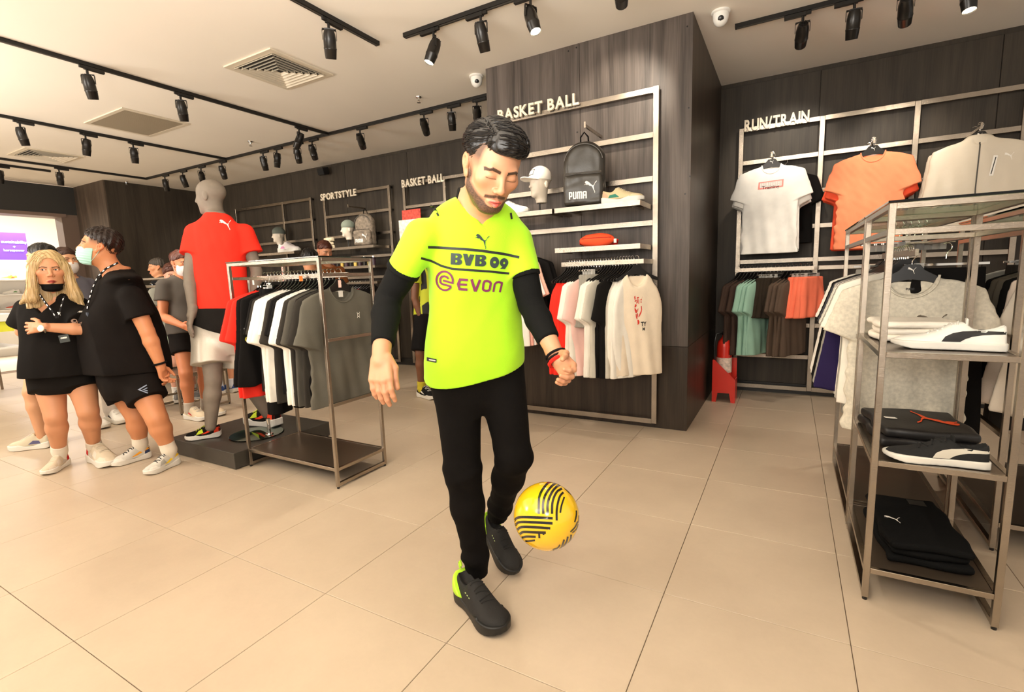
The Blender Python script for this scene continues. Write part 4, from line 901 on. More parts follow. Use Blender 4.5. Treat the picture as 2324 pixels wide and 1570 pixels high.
kid = [o for o in COL.objects if o.parent == t][-1]
m = cat_mesh(.14); m.transform(Matrix.Rotation(math.pi, 4, 'Z') @ Matrix.Scale(1.35, 4, (0, 1, 0))); decal('cat_print', m, kid, (.055, .03, .2), (1, 0, 0), (0, 1, 0), ORANGEPR, t, world=False)
m = poly_tris([[(-.02, -.012), (.02, -.012), (.02, .012), (-.02, .012)]]); decal('size_label', m, kid, (-.09, -.01, .2), (1, .15, 0), (-.15, 1, 0), WHITEPR, t, world=False)
t = folded('folded_trousers', 'folded black trousers with white cat logo on the bottom shelf', 'trousers', (.475, 2.40, .131), math.radians(4), .27, .46, 3, .030, fab((14, 14, 14)), 3)
kid = [o for o in COL.objects if o.parent == t][-1]
decal('cat_logo', cat_mesh(.055), kid, (-.075, -.035, .3), (1, 0, 0), (0, 1, 0), WHITEPR, t, world=False)
m = poly_tris([[(-.03, -.025), (.03, -.025), (.03, .025), (-.03, .025)]]); decal('hang_tag', m, kid, (.05, .17, .3), (1, 0, 0), (0, 1, 0), mat('tag_black', (46, 44, 40), .3), t, world=False, off=.002)

# ---------------------------------------------------------------- bags, heads, caps
def backpack(c, rz, label, M, M2, s=1.0, logo=True):
    t = thing('backpack', label, 'backpack', c, rz); rd = lambda P, w, l, h, z0, y0, r: np.sqrt(np.maximum(np.abs(P[0]) - w + r, 0) ** 2 + np.maximum(np.abs(P[1] - y0) - l + r, 0) ** 2 + np.maximum(np.abs(P[2] - z0) - h + r, 0) ** 2) - r
    def body(P): return smax(rd(P, .145 * s, .065 * s, .225 * s, .226 * s, .02, .05), ell(P, (0, .02, .16 * s), (.19 * s, .14 * s, .30 * s)), .02) - wrinkle(P, .006, 24, 3)
    v, q = solid(body, (-.2, -.12, -.01), (.2, .15, .5), .006); o = ob('body', me_new('body', v, q, True), M, t)
    def pk(P): return rd(P, .138 * s, .04 * s, .105 * s, .115 * s, -.055 * s, .03) - wrinkle(P, .007, 26, 8)
    v, q = solid(pk, (-.2, -.16, -.01), (.2, .05, .26), .005); p = ob('front_pocket', me_new('front_pocket', v, q, True), M, t)
    ZM = mat('zip_dark')
    MB().tube([(x, -.075 * s - .002, .228 * s) for x in np.linspace(-.125 * s, .125 * s, 5)], .004, 6).ob('pocket_zip', ZM, t, smooth=True)
    a = np.linspace(.15, math.pi - .15, 15); MB().tube([(.135 * s * math.cos(q), -.05 * s, (.30 + .125 * math.sin(q)) * s) for q in a], .004, 6).ob('main_zip', ZM, t, smooth=True)
    MB().tube([(-.03, .05, .44 * s), (-.028, .04, .49 * s), (0, .03, .52 * s), (.028, .04, .49 * s), (.03, .05, .44 * s)], .006, 6).ob('grab_loop', M2, t, smooth=True)
    for sx in (-1, 1): MB().bar((sx * .07, .085, .42 * s), (sx * .10, .11, .25 * s), .05, .012).bar((sx * .10, .11, .25 * s), (sx * .12, .085, .05 * s), .035, .008).ob('shoulder_strap', M2, t, bevel=.004)
    if logo:
        decal('lettering', text_mesh('PUMA', w=.125 * s, h=.05 * s, bold=.022), p, (-.035 * s, -.2, .075 * s), (1, 0, 0), (0, 0, 1), WHITEPR, t, world=False, off=.003)
        decal('cat_logo', cat_mesh(.085 * s), p, (.055 * s, -.2, .125 * s), (1, 0, 0), (0, 0, 1), WHITEPR, t, world=False, off=.003)
    return t
NYB = mat('nylon_black', (52, 48, 42), .38, bump=.3, bscale=90, var=.1)
c = at(1322, 466, Y=3.56); backpack((c[0] - .01, 3.63, 1.736), math.radians(14), 'black nylon backpack with white logo on the box wall shelf', NYB, fab(BK), 1.06)
peg(c[0] + .05, 2.30, 3.50, FY, 'steel arm above the black backpack')
CAMO = mat('camo_cloth', (116, 104, 90), .7, bump=.3, bscale=60, var=.45, vscale=26)
backpack((-5.32, 5.28, 1.736), math.radians(10), 'grey camouflage backpack on the shelf under the sportstyle sign', CAMO, fab(BK), 1.02); peg(-5.42, 2.30, 5.1, 5.43, 'steel arm above the camouflage backpack')
SKN = mat('display_head_grey', (208, 196, 178), .45)
def head_form(c, rz, label, caplabel, capcol, brim=True, sc=1.0, post=.09):
    t = thing('hat_dummy', label, 'mannequin head', c, rz)
    def hf(P):
        P = [p / sc for p in P]; z0 = post / sc + .13
        d = ell(P, (0, .012, z0 + .06), (.072, .09, .085)); d = smin(d, ell(P, (0, -.01, z0 - .01), (.056, .066, .085)), .03); d = smin(d, cap(P, (0, .02, z0 - .13), (0, .02, z0), .045, .05), .03)
        d = smin(d, cap(P, (0, -.070, z0 + .02), (0, -.088, z0 - .01), .007, .010), .014); d = smin(d, ell(P, (0, -.055, z0 - .07), (.022, .02, .02)), .02)
        d = smin(d, ell(P, (.072, .02, z0 + .005), (.008, .016, .028)), .005); d = smin(d, ell(P, (-.072, .02, z0 + .005), (.008, .016, .028)), .005)
        for s in (-1, 1): d = smax(d, -ell(P, (s * .028, -.083, z0 + .03), (.016, .012, .010)), .012)
        return np.maximum(d, (z0 - .13) - P[2]) * sc
    v, q = solid(hf, (-.1, -.12, post - .01), (.1, .13, post + .30), .005); ob('head', me_new('head', v, q, True), SKN, t)
    MB().lathe([(.05, 0), (.05, .004), (.007, .006), (.007, post + .02)], 16).ob('stand', BLACKM, t)
    k = thing('cap' if brim else 'beanie', caplabel, 'cap', (c[0], c[1], c[2] + (post + .13 + .055) * 1.0), rz)
    def cf(P):
        P = [p / sc for p in P]
        d = ell(P, (0, .014, .012), (.080, .098, .090)); d = np.maximum(d, -.012 + .10 * P[1] * 0 - P[2] - .0)
        if brim: d = smin(d, np.maximum(ell(P, (0, -.085, -.005 - .0), (.070, .085, .03)), np.abs(P[2] + .008 + .25 * P[0] ** 2 * 8 + .12 * np.minimum(P[1] + .085, 0)) - .004), .004)
        return d * sc
    v, q = solid(cf, (-.11, -.19, -.05), (.11, .13, .12), .004); o = ob('crown', me_new('crown', v, q, True), fab(capcol), k)
    if brim: decal('front_patch', poly_tris([[(-.03, -.022), (.03, -.022), (.03, .022), (-.03, .022)], [(-.026, -.018), (.026, -.018), (.026, .018), (-.026, .018)]]), o, (0, -.3, .045), (1, 0, 0), (0, 0, 1), BLACKPR, k, world=False)
    MB().lathe([(.008, .0), (.006, .005), (.001, .006)], 10, Matrix.Translation((0, .014, .100 * sc))).ob('top_button', fab(BK), k)
c = at(1220, 476, Y=3.62); head_form((c[0], 3.66, 1.736), math.radians(-28), 'grey display head on a black stand at the box wall shelf', 'white baseball cap with black side panel on the box wall display head', (238, 230, 218), post=.075)
c = at(786, 570, Y=5.2); head_form((c[0], 5.25, 1.736), math.radians(-35), 'grey display head beside the camouflage backpack', 'grey beanie on the display head beside the camouflage backpack', (120, 128, 116), False, post=.11)
c = at(630, 588, Y=5.2); head_form((c[0], 5.25, 1.736), math.radians(-35), 'grey display head on the far left shelf by the pink trainer', 'dark grey beanie on the far left display head', (98, 104, 96), False, post=.13)
def pouch(c, rz, label, M, s=1.0):
    t = thing('waist_bag', label, 'pouch', c, rz)
    v, q = solid(lambda P: ell(P, (0, 0, .048 * s), (.135 * s, .05 * s, .052 * s)) * 1 - wrinkle(P, .004, 40, 3), (-.17, -.08, -.01), (.17, .08, .12), .005); o = ob('body', me_new('body', v, q, True), M, t)
    MB().tube([(x, -.048 * math.sqrt(max(0, 1 - (x / .14) ** 2)) * s, .062 * s) for x in np.linspace(-.11, .11, 9)], .003, 6).ob('zip', mat('zip_orange', (190, 40, 20), .5), t, smooth=True)
    MB().tube([(.12, 0, .05), (.15, .02, .04), (.14, .05, .02), (.05, .07, .012), (-.08, .07, .012), (-.14, .04, .03), (-.125, 0, .05)], .009, 6).ob('strap', fab((225, 40, 25)), t, smooth=True)
    MB().box((.13, -.02, .02), (.15, -.018, .05)).ob('swing_tag', WHITEPR, t)
pouch((at(1353, 556, Y=3.6)[0], 3.62, 1.441), .1, 'orange waist pouch on the lower box wall shelf', fab((255, 92, 52)))
t = folded('camo_pouch', 'pale camouflage pouch on the shelf left of the grey beanie', 'pouch', (-6.02, 5.24, 1.736), 0, .16, .10, 3, .055, mat('camo_light', (214, 200, 170), .8, var=.3, vscale=30), 5)
po = thing('wall_poster', 'red and white sport poster pinned by the far basketball frame', 'poster', (at(932, 500, Y=5.40)[0], 5.40, 1.9))
a = at(912, 478, Y=5.40); b = at(955, 498, Y=5.40); a2 = at(905, 500, Y=5.40); b2 = at(952, 545, Y=5.40)
MB().box((a[0], 5.398, b[2]), (b[0], 5.41, a[2])).ob('upper_print', mat('poster_red', (200, 70, 55), .5, var=.5, vscale=30), po, world=True); MB().box((a2[0], 5.396, b2[2]), (b2[0], 5.41, a2[2] - .004)).ob('lower_print', mat('poster_white', (226, 222, 214), .5, var=.3, vscale=25), po, world=True)
# bottles and small goods on the second sportstyle shelf
for i in range(12):
    x = -6.1 + i * .09; r = .018 + .006 * (i % 3); hh = .10 + .03 * (i % 2)
    t = thing('sport_bottle', 'small bottle, %s from the left on the second sportstyle shelf' % ORD[i + 1], 'bottle', (x, 5.2, 1.461), group='small bottles under the sportstyle sign')
    MB().lathe([(r, 0), (r, hh * .7), (r * .5, hh * .82), (r * .5, hh * .85)], 12).ob('body', plast(((28, 26, 24), (212, 180, 90), (60, 40, 50))[i % 3]), t, smooth=True); MB().lathe([(r * .6, hh * .85), (r * .6, hh)], 12).ob('cap', CHROME, t)

# ---------------------------------------------------------------- fire extinguisher in its stand
fe = thing('extinguisher_stand', 'red sheet metal stand on feet by the panelled box wall', 'stand', (-.50, 5.02, 0)); RM = mat('red_paint', (214, 40, 22), .35, coat=.3)
x0, x1, y0, y1 = -.60, -.40, 4.90, 5.10
MB().prism([(x0, .0), (x0 + .035, .0), (x0 + .05, .09), (x1 - .05, .09), (x1 - .035, 0), (x1, 0), (x1, .22), (x0 + .02, .40), (x0, .40)], y0, y0 + .006).ob('front_plate', RM, fe, world=True)
MB().box((x0, y0 + .006, .0), (x0 + .006, y1, .40)).ob('side_plate', RM, fe, world=True); MB().box((x1 - .006, y0 + .006, .0), (x1, y1, .22)).ob('side_plate', RM, fe, world=True); MB().box((x0 + .006, y1 - .006, .09), (x1 - .006, y1, .40)).ob('back_plate', RM, fe, world=True); MB().box((x0 + .006, y0 + .006, .09), (x1 - .006, y1 - .006, .096)).ob('tray', RM, fe, world=True)
ex = thing('fire_extinguisher', 'red fire extinguisher standing in the red floor stand', 'extinguisher', (-.51, 5.00, .097))
MB().lathe([(.062, 0), (.066, .015), (.066, .42), (.058, .47), (.035, .50), (.022, .515), (.02, .53)], 24).ob('cylinder', RM, ex, smooth=True)
MB().lathe([(.022, .53), (.022, .56), (.014, .565), (.012, .585)], 14).ob('valve', CHROME, ex, smooth=True); MB().bar((-.02, 0, .585), (.09, 0, .62), .018, .006).bar((-.02, 0, .572), (.085, 0, .575), .016, .005).ob('lever', BLACKM, ex)
MB().tube([(-.02, 0, .55), (-.07, -.02, .54), (-.085, -.03, .45), (-.08, -.04, .30), (-.07, -.045, .18)], .009, 8).ob('hose', BLACKP, ex, smooth=True); MB().lathe([(.014, 0), (.02, -.08)], 12, Matrix.Translation((-.07, -.047, .18))).ob('nozzle', BLACKP, ex)
MB().lathe([(.0675, .18), (.0675, .32)], 24).ob('label_band', mat('ext_label', (225, 205, 190), .5, var=.3, vscale=40), ex, smooth=True)

# ---------------------------------------------------------------- far racks, tables and the shop across the mall
rack('far steel counter rack of black T-shirts behind the man in black', -7.05, -6.0, 2.95, 3.45, 1.36, [.30], [1.25], glass=False, rail=('x', 1.28))
row((-6.9, 3.2, 1.28), (-6.15, 3.2, 1.28), [('tee', BK, 'black')] * 8, math.radians(20), 'left end of the far counter rack', '', 'black T-shirts on the far counter rack', .05)
rack('low steel bench rack behind the people in black', -5.75, -5.15, 2.5, 3.0, .40, [.38], [.10], glass=False, name='low_rack')
tb = thing('display_table', 'lime and white display table of caps by the shop front', 'table', (-8.55, 2.0, 0)); LIME = mat('lime_panel', (214, 214, 60), .6); X0, X1, Y0, Y1 = -8.95, -7.95, 1.35, 2.25
for x in (X0, X1):
    for y in (Y0, Y1): MB().box((x - .012, y - .012, 0), (x + .012, y + .012, .78)).ob('leg', STEEL, tb, world=True)
MB().box((X0, Y0, .80), (X1, Y1, .92)).ob('lime_drawer', LIME, tb, world=True); MB().box((X0 - .02, Y0 - .02, .92), (X1 + .02, Y1 + .02, 1.0)).ob('white_top', WHITEP, tb, world=True); MB().box((X0, Y0, .60), (X1, Y1, .62)).ob('shelf', WHITEP, tb, world=True)
for z in (.03, .3): MB().bar((X0, Y0, z), (X1, Y0, z), .02, .02).ob('crossbar', STEEL, tb, world=True)
m = text_mesh('UPSTREAM', w=.55, h=.05, bold=.03); m.transform(Matrix.Rotation(math.pi / 2, 4, 'X')); ob('lettering', m, BLACKPR, tb, world=True, loc=(-8.4, Y0 - .022, .96))
for i in range(5):
    k = thing('cap', 'black cap, %s along the lower shelf of the lime table' % ORD[i + 1], 'cap', (X0 + .12 + i * .19, Y0 + .15, .621 if i % 2 else .621), RS.uniform(0, 3), group='black caps on the lime table')
    v, q = solid(lambda P: np.maximum(smin(ell(P, (0, 0, 0), (.085, .095, .10)), ell(P, (0, -.11, .004), (.07, .08, .006)), .01), -P[2]), (-.11, -.2, -.01), (.11, .12, .12), .01); ob('crown', me_new('crown', v, q, True), fab(BK), k)
for i in range(6):
    z = 1.0; c = (X0 + .1 + .16 * i, 1.6 + .1 * (i % 2), z); shoe_thing('pale trainer, %s along the lime table top' % ORD[i + 1], (c[0], c[1], z + .001), (c[0] + .15, c[1] - .2, z + .001), 'runner', fab(((240, 236, 226), (232, 226, 214), (210, 204, 196))[i % 3]), RUBW, fab((230, 226, 218)), [('mid', fab(((160, 40, 40), (60, 70, 120), (70, 140, 80))[i % 3]))] if 1 else ())
bn = thing('purple_banner', 'purple mall banner with white lettering seen through the shop front', 'banner', (-14.0, 3.2, 2.0))
A = at(-60, 524, X=-14.0); B = at(68, 592, X=-14.0); PU = mat('banner_purple', (104, 62, 176), .6)
MB().box((-14.03, A[1], B[2]), (-14.0, B[1], A[2])).ob('panel', PU, bn, world=True)
for i, (tx, py) in enumerate((('sustainability', 549), ('+', 559), ('horsepower', 568))):
    a = at(2, py, X=-13.99); b = at(61, py, X=-13.99); w = abs(b[1] - a[1]) * (1 if i != 1 else .1) * (.8 if i == 2 else 1); m = text_mesh(tx, w=w, bold=.02); m.transform(Matrix.Rotation(math.pi / 2, 4, 'Z') @ Matrix.Rotation(math.pi / 2, 4, 'X'))
    ob('lettering', m, mat('banner_letters', (250, 248, 245), .5, emit=(255, 250, 245), estr=.8), bn, world=True, loc=(-13.985, (a[1] + b[1]) / 2, a[2]))
sw = thing('shoe_wall', 'white shelf wall of shoes across the mall', 'shelves', (-13.6, 2.7, 0)); MB().box((-13.7, 1.2, 0), (-13.6, 4.4, 1.9)).ob('back_board', WHITEP, sw, world=True)
k = 0
for r_, z in enumerate((.62, .92, 1.22, 1.50)):
    MB().box((-13.6, 1.2, z - .015), (-13.35, 4.4, z)).ob('shelf', WHITEP, sw, world=True)
    for j in range(9):
        y = 1.45 + j * .33; c3 = ((240, 236, 228), (200, 90, 70), (90, 150, 80), (70, 80, 130), (235, 200, 80))
        shoe_thing('trainer, %s on the %s shelf of the mall shoe wall' % (ORD[j + 1], ORD[r_ + 1]), (-13.52, y + .13, z + .001), (-13.46, y - .13, z + .001), 'runner', fab(c3[0 if (j + r_) % 2 else (k % 5)]), RUBW, fab((240, 236, 230)), [('mid', fab(c3[(k + 2) % 5]))]); k += 1

for i, (px, py, w, h, cl, lb) in enumerate(((575, 641, 7, 12, (240, 236, 228), 'small white tag on the glass-topped rack rail'), (610, 648, 17, 14, (244, 240, 232), 'large white card tag on the glass-topped rack rail'), (683, 632, 12, 13, (225, 120, 50), 'orange card tag on the glass-topped rack rail'), (771, 644, 9, 17, (222, 176, 160), 'pink paper tag on the glass-topped rack rail'))):
    q = at(px, py, Y=2.12); r = 2.9 / FP; t = thing('card_tag', lb, 'tag', (q[0], 2.12, q[2])); MB().box((-w * r / 2, -.001, -h * r / 2), (w * r / 2, .001, h * r / 2)).ob('card', fab(cl), t); MB().tube([(0, 0, h * r / 2), (0, .01, h * r / 2 + .03)], .0008, 4).ob('string', fab((220, 214, 204)), t)
# ================================================================== people and mannequin
def pj(px, py, d): return at(px, py, d=d)
def ank(hx, hy, tx, ty, z=.115):
    h, t = at(hx, hy, Z=.003), at(tx, ty, Z=.003); return h + nrm(t - h) * .052 + np.array([0, 0, z])
def facing(px, py, ang, up=0):
    v = ray(px, py); v = nrm([v[0], v[1], 0]); lf = np.array([-v[1], v[0], 0]); a = math.radians(ang); return nrm(-v * math.cos(a) + lf * math.sin(a) + np.array([0, 0, up]))
def frame(J):
    W = nrm(J['neck'] - J['pelvis']); U = J['shR'] - J['shL']; U = nrm(U - W * (U @ W)); V = np.cross(W, U); return np.array([U, V, W]).T
def torso(P, J, k=1.0, wk=1.0, infl=0.0, flare=0.0, belly=0, straight=False, shk=1.0):
    F = frame(J); L = np.linalg.norm(J['neck'] - J['pelvis']); q = local(P, J['pelvis'], F); sh = .5 * np.linalg.norm((J['shR'] - J['shL']) @ F[:, 0]) + .012
    B = [(-.16, .11, .085), (-.10, .145, .105), (0, .163, .115), (.12, .158, .112), (.24, .142, .102 + belly), (.36, .150, .112 + belly * .6), (.44, .158, .114), (.50, .150, .100), (.54, sh * .80, .078), (.58, .07, .062), (.62, .055, .058)]
    if straight: B = [(-.55, .172, .122 + belly), (-.20, .170, .122 + belly), (-.08, .168, .122 + belly), (.04, .166, .122 + belly), (.14, .154, .116 + belly), (.24, .147, .108 + belly), (.34, .150, .110 + belly * .7), (.42, .158, .112 + belly * .2), (.50, .152, .098), (.545, sh * .80, .074), (.585, .085, .060), (.63, .062, .055)]
    R = [(w * L / .56, 0, -.006 if w > .4 else 0, a * k * wk + infl + (flare * np.clip((.42 - w) / .5, 0, 1)), b * k + infl + (flare * .6 * np.clip((.42 - w) / .5, 0, 1)) ) for w, a, b in B]
    return rings(q, R, e=2.3), q
def arm(P, J, s, k=1.0, infl=0.0):
    a, e, w = J['sh' + s], J['el' + s], J['wr' + s]
    d = cap(P, a, e, .052 * k + infl, .039 * k + infl); m = e + (w - e) * .3
    d = smin(d, cap(P, e, m, .038 * k + infl, .041 * k + infl), .01); return smin(d, cap(P, m, w, .041 * k + infl, .027 * k + infl), .01)
def leg(P, J, s, k=1.0, infl=0.0, ankle=.036):
    h, n, a = J['hip' + s], J['kn' + s], J['an' + s]; m = n + (a - n) * .32
    cb = nrm(np.cross(np.cross(n - h, a - n + 1e-4), a - n) + 1e-6) * 0
    d = cap(P, h, n, .086 * k + infl, .056 * k + infl); d = smin(d, cap(P, n, m, .052 * k + infl, .056 * k + infl), .02)
    return smin(d, cap(P, m, a, .056 * k + infl, ankle * (k * .5 + .5) + infl), .02)
def body_fn(J, k=1.0, belly=0, wk=1.0, legs=True, fem=False):
    def fn(P):
        d, q = torso(P, J, k, wk, belly=belly)
        for s in 'LR':
            if 'el' + s in J: d = smin(d, arm(P, J, s, k * (.88 if fem else 1)), .035)
            if legs: d = smin(d, leg(P, J, s, k), .03)
        return smin(d, cap(P, J['neck'] - frame(J)[:, 2] * .03, J['head'] - HF(J)[:, 2] * .03 - HF(J)[:, 1] * .015, .062 * k ** .5, .054 * k ** .5), .03)
    return fn
def HF(J):
    F = nrm(J['face']); U = np.cross(F, J.get('hup', np.array([0, 0, 1.0]))); U = nrm(U); W = np.cross(U, F); return np.array([U, F, W]).T
def head_fn(J, s=1.0, mann=False, closed=False, smile=0, fat=0):
    R = HF(J)
    def fn(Pw):
        P = local(Pw, J['head'], R, s)
        d = ell(P, (0, -.012, .035), (.076, .094, .080))
        d = smin(d, ell(P, (0, .018, -.035), (.060 + fat, .068, .080)), .03)
        d = smin(d, ell(P, (0, .058, -.096), (.020 + fat, .020, .016)), .03)
        if mann:
            d = smin(d, cap(P, (0, .078, .01), (0, .094, -.022), .008, .011), .02)
            for x in (-1, 1): d = smin(d, ell(P, (x * .074, -.006, -.005), (.007, .016, .028)), .01)
        else:
            for x in (-1, 1):
                d = smin(d, cap(P, (x * (.048 + fat), 0, -.055), (x * .020, .052, -.094), .016 + fat * .6, .014), .028)
                d = smin(d, ell(P, (x * .042, .056, -.014), (.022 + fat, .020, .020)), .022)
            d = smin(d, cap(P, (-.034, .074, .025), (.034, .074, .025), .010), .016)
            for x in (-1, 1):
                d = smax(d, -ell(P, (x * .031, .097, .006), (.018, .013, .010)), .014)
                if closed: d = smin(d, ell(P, (x * .031, .071, .0045), (.016, .0128, .010)), .006)
                else:
                    d = smin(d, ell(P, (x * .031, .070, .006), (.016, .014, .012)), .006); d = smax(d, -ell(P, (x * .031, .086, .006), (.0125, .012, .0040)), .002)
            d = smin(d, cap(P, (0, .078, .020), (0, .100, -.024), .0065, .009), .012)
            d = smin(d, ell(P, (0, .101, -.028), (.011, .010, .009)), .006)
            for x in (-1, 1):
                d = smin(d, ell(P, (x * .0125, .091, -.032), (.0075, .010, .0070)), .005); d = smax(d, -ell(P, (x * .007, .096, -.039), (.0035, .005, .003)), .002)
                d = smin(d, cap(P, (x * .021, .078, -.066), (x * .004, .0905, -.0625), .0035, .0058), .005)
                d = smin(d, cap(P, (x * .018, .079, -.069), (0, .0885, -.0745), .0040, .0072), .005)
            d = smax(d, -cap(P, (-.016, .094, -.0675), (.016, .094, -.0675), .0014 + smile), .0015)
            for x in (-1, 1):
                q = [P[0], P[1] * .97 + P[2] * .2, P[2]]
                e = smin(ell(q, (x * .078, -.012, .004), (.010, .0185, .023)), ell(q, (x * .074, -.004, -.026), (.008, .010, .012)), .012); e = smax(e, -ell(q, (x * .087, -.007, .002), (.0085, .0105, .016)), .004); e = smin(e, cap(q, (x * .081, -.006, .010), (x * .080, -.010, -.012), .0028), .004); d = smin(d, e, .005)
        return d * np.float32(s)
    return fn
def fbeard(P):
    x, y, z = P; ax = np.abs(x)
    jaw = np.clip((-.052 - z + np.clip(.055 - y, -.03, .06) * .58) / .014, 0, 1) * np.clip((y + .012) / .02, 0, 1)
    cheek = np.clip((y - .015) / .03, 0, 1); jaw = jaw * np.clip((ax - .022 * (z > -.083) * 1.0) / .008, 0, 1) if False else jaw
    hole = np.clip(1 - ((x / .030) ** 2 + ((z + .070) / .0165) ** 2), 0, 1) * 4 * (y > .05); m = jaw * np.clip(1 - hole, 0, 1)
    mus = np.clip(1 - np.abs(z + .0500 + ax * .22) / .0075, 0, 1) * 2 * (ax < .033) * (y > .07) * np.clip((ax - .001) / .004, .5, 1)
    soul = np.clip(1 - (x / .007) ** 2, 0, 1) * (z < -.078) * (y > .05)
    neckfade = np.clip((z + .128 + np.clip(y, -.05, .06) * .1) / .012, 0, 1)
    side = 1.0 * np.clip((ax - .052) / .008, 0, 1) * np.clip((y + .002) / .008, 0, 1) * np.clip((.030 - y) / .014, 0, 1) * np.clip((.02 - z) / .04, 0, 1)
    return np.clip(np.maximum(np.maximum(m, mus), np.maximum(soul, side)) * neckfade * np.clip((.0745 - ax) / .002, 0, 1), 0, 1)
def face_col(J, s, skin, lips=(205, 110, 95), brow=(45, 32, 24), beard=None, fade=None, closed=False, mann=False, blush=.0, browt=.0042):
    R = HF(J)
    def fn(Pw):
        P = local(Pw, J['head'], R, s); x, y, z = P; ax = np.abs(x)
        c = np.tile(np.array(lin(skin)), (len(x), 1))
        if mann: return c
        def mix(c, col, m): m = np.clip(m, 0, 1)[:, None]; return c * (1 - m) + np.array(lin(col)) * m
        red = tuple(np.clip(np.array(skin) * (1.0, .86, .80), 0, 255)); c = mix(c, red, .5 * np.exp(-((ax - .045) / .02) ** 2 - ((z + .02) / .02) ** 2) * (y > .03) + .5 * np.exp(-(x / .014) ** 2 - ((z + .03) / .012) ** 2) * (y > .08) + .6 * (ax > .078))
        hue = wrinkle(P, 1, 90, 3); c = c * (1 + .03 * hue[:, None])
        if beard is not None:
            n = np.random.RandomState(1).rand(len(x)); n2 = wrinkle(P, 1, 160, 5) ; c = mix(c, beard, fbeard(P) * (.88 + .22 * (n - .5)))
        lipm = ((x / .021) ** 2 + ((z + .0675 + .0006) / (.0096 - .10 * np.clip(ax - .004, 0, 1))) ** 2); c = mix(c, lips, np.clip((1.1 - lipm) * 4, 0, 1) * (y > .072)); 
        c = mix(c, (90, 30, 28), np.clip(1 - np.abs(z + .0675) / .0022, 0, 1) * (ax < .017) * (y > .07))
        bz = .0195 + .006 * np.clip((ax - .012) / .022, 0, 1) - .010 * np.clip((ax - .036) / .016, 0, 1)
        c = mix(c, brow, np.clip((browt - np.abs(z - bz)) / .0014, 0, 1) * (ax > .010) * (ax < .052) * (y > .04) * .92)
        if closed: c = mix(c, (40, 26, 20), np.clip(1 - np.abs(z + .0020 - 2.4 * (ax - .031) ** 2) / .0021, 0, 1) * (ax > .016) * (ax < .047) * (y > .05))
        else: c = mix(c, (50, 34, 26), np.clip(1 - np.abs(((ax - .031) / .0145) ** 2 + ((z - .0065) / .0056) ** 2 - 1) * 2.2, 0, 1) * (z > .0045) * (y > .055))
        if fade is not None:
            f = np.clip((z - fade) / .045, 0, 1) * (y < .058 - np.clip(z - .03, 0, 1) * .9 * 0) * np.clip((.052 - y) / .012, 0, 1) * (ax < .0765 + .002); c = mix(c, (52, 42, 36), f * .85)
        return c
    return fn
def hand_parts(w, D, N, T, curl=(.3, .4, .3), s=1.0, spread=.06, thumb=(.5, .3), crl=None, ts=.75):
    """capsules of a hand: w wrist, D pointing along, N palm normal, T thumb side"""
    D = nrm(D); T = nrm(T - D * (np.asarray(T) @ D)); N0 = np.cross(D, T); N = N0 if N0 @ np.asarray(N) > 0 else -N0; C = []
    C.append(('c', w - D * .02, w + D * .03 * s, .026 * s, .026 * s)); 
    for i, t in enumerate((.027, .009, -.009, -.026)): C.append(('c', w + D * .022 * s + T * t * .7 * s, w + D * (.088 - .004 * abs(i - 1)) * s + T * t * s, .0155 * s, .0125 * s))
    for i, (t, L) in enumerate(((.029, .070), (.010, .078), (-.009, .073), (-.027, .058))):
        p = w + D * (.088 - .004 * abs(i - 1)) * s + T * t * s; a = 0; dd = nrm(D + T * spread * (1.5 - i)); cc = crl[i] if crl else curl
        for f, c_, r0, r1 in ((.45, cc[0], .0098, .0088), (.31, cc[1], .0088, .0080), (.24, cc[2], .0080, .0068)):
            a += c_; v = dd * math.cos(a) + N * math.sin(a); e = p + v * L * f * s; C.append(('c', p, e, r0 * s, r1 * s)); p = e
    p = w + D * .020 * s + T * .020 * s; v = nrm(T * ts + D * .65 + N * .35); e = p + v * .036 * s; C.append(('c', p, e, .0155 * s, .0125 * s)); p = e
    v = nrm(T * (ts - .35) + D * .85 + N * thumb[0]); e = p + v * .032 * s; C.append(('c', p, e, .0118 * s, .0100 * s)); p = e
    v = nrm(T * .1 + D * .9 + N * (thumb[0] + thumb[1])); e = p + v * .027 * s; C.append(('c', p, e, .0100 * s, .0080 * s))
    return C
def hand_fn(C, w, e, k=1.0):
    def fn(P):
        d = cap(P, e, w, .041 * k, .027 * k)
        for i, c in enumerate(C): d = smin(d, cap(P, c[1], c[2], c[3], c[4]), .009 if i < 5 else .0035)
        return d
    return fn
def bbox(pts, m): a = np.array(pts); return a.min(0) - m, a.max(0) + m
SKINM = mat('skin', (220, 170, 135), .48, spec=.4, attr=True, bump=.08, bscale=500)
SKINM.node_tree.nodes['Principled BSDF'].inputs['Subsurface Weight'].default_value = .08
SKINM.node_tree.nodes['Principled BSDF'].inputs['Subsurface Radius'].default_value = (.01, .004, .002)
EYEW = mat('eye_white', (232, 226, 218), .15); IRIS = mat('iris_dark', (30, 18, 12), .08)
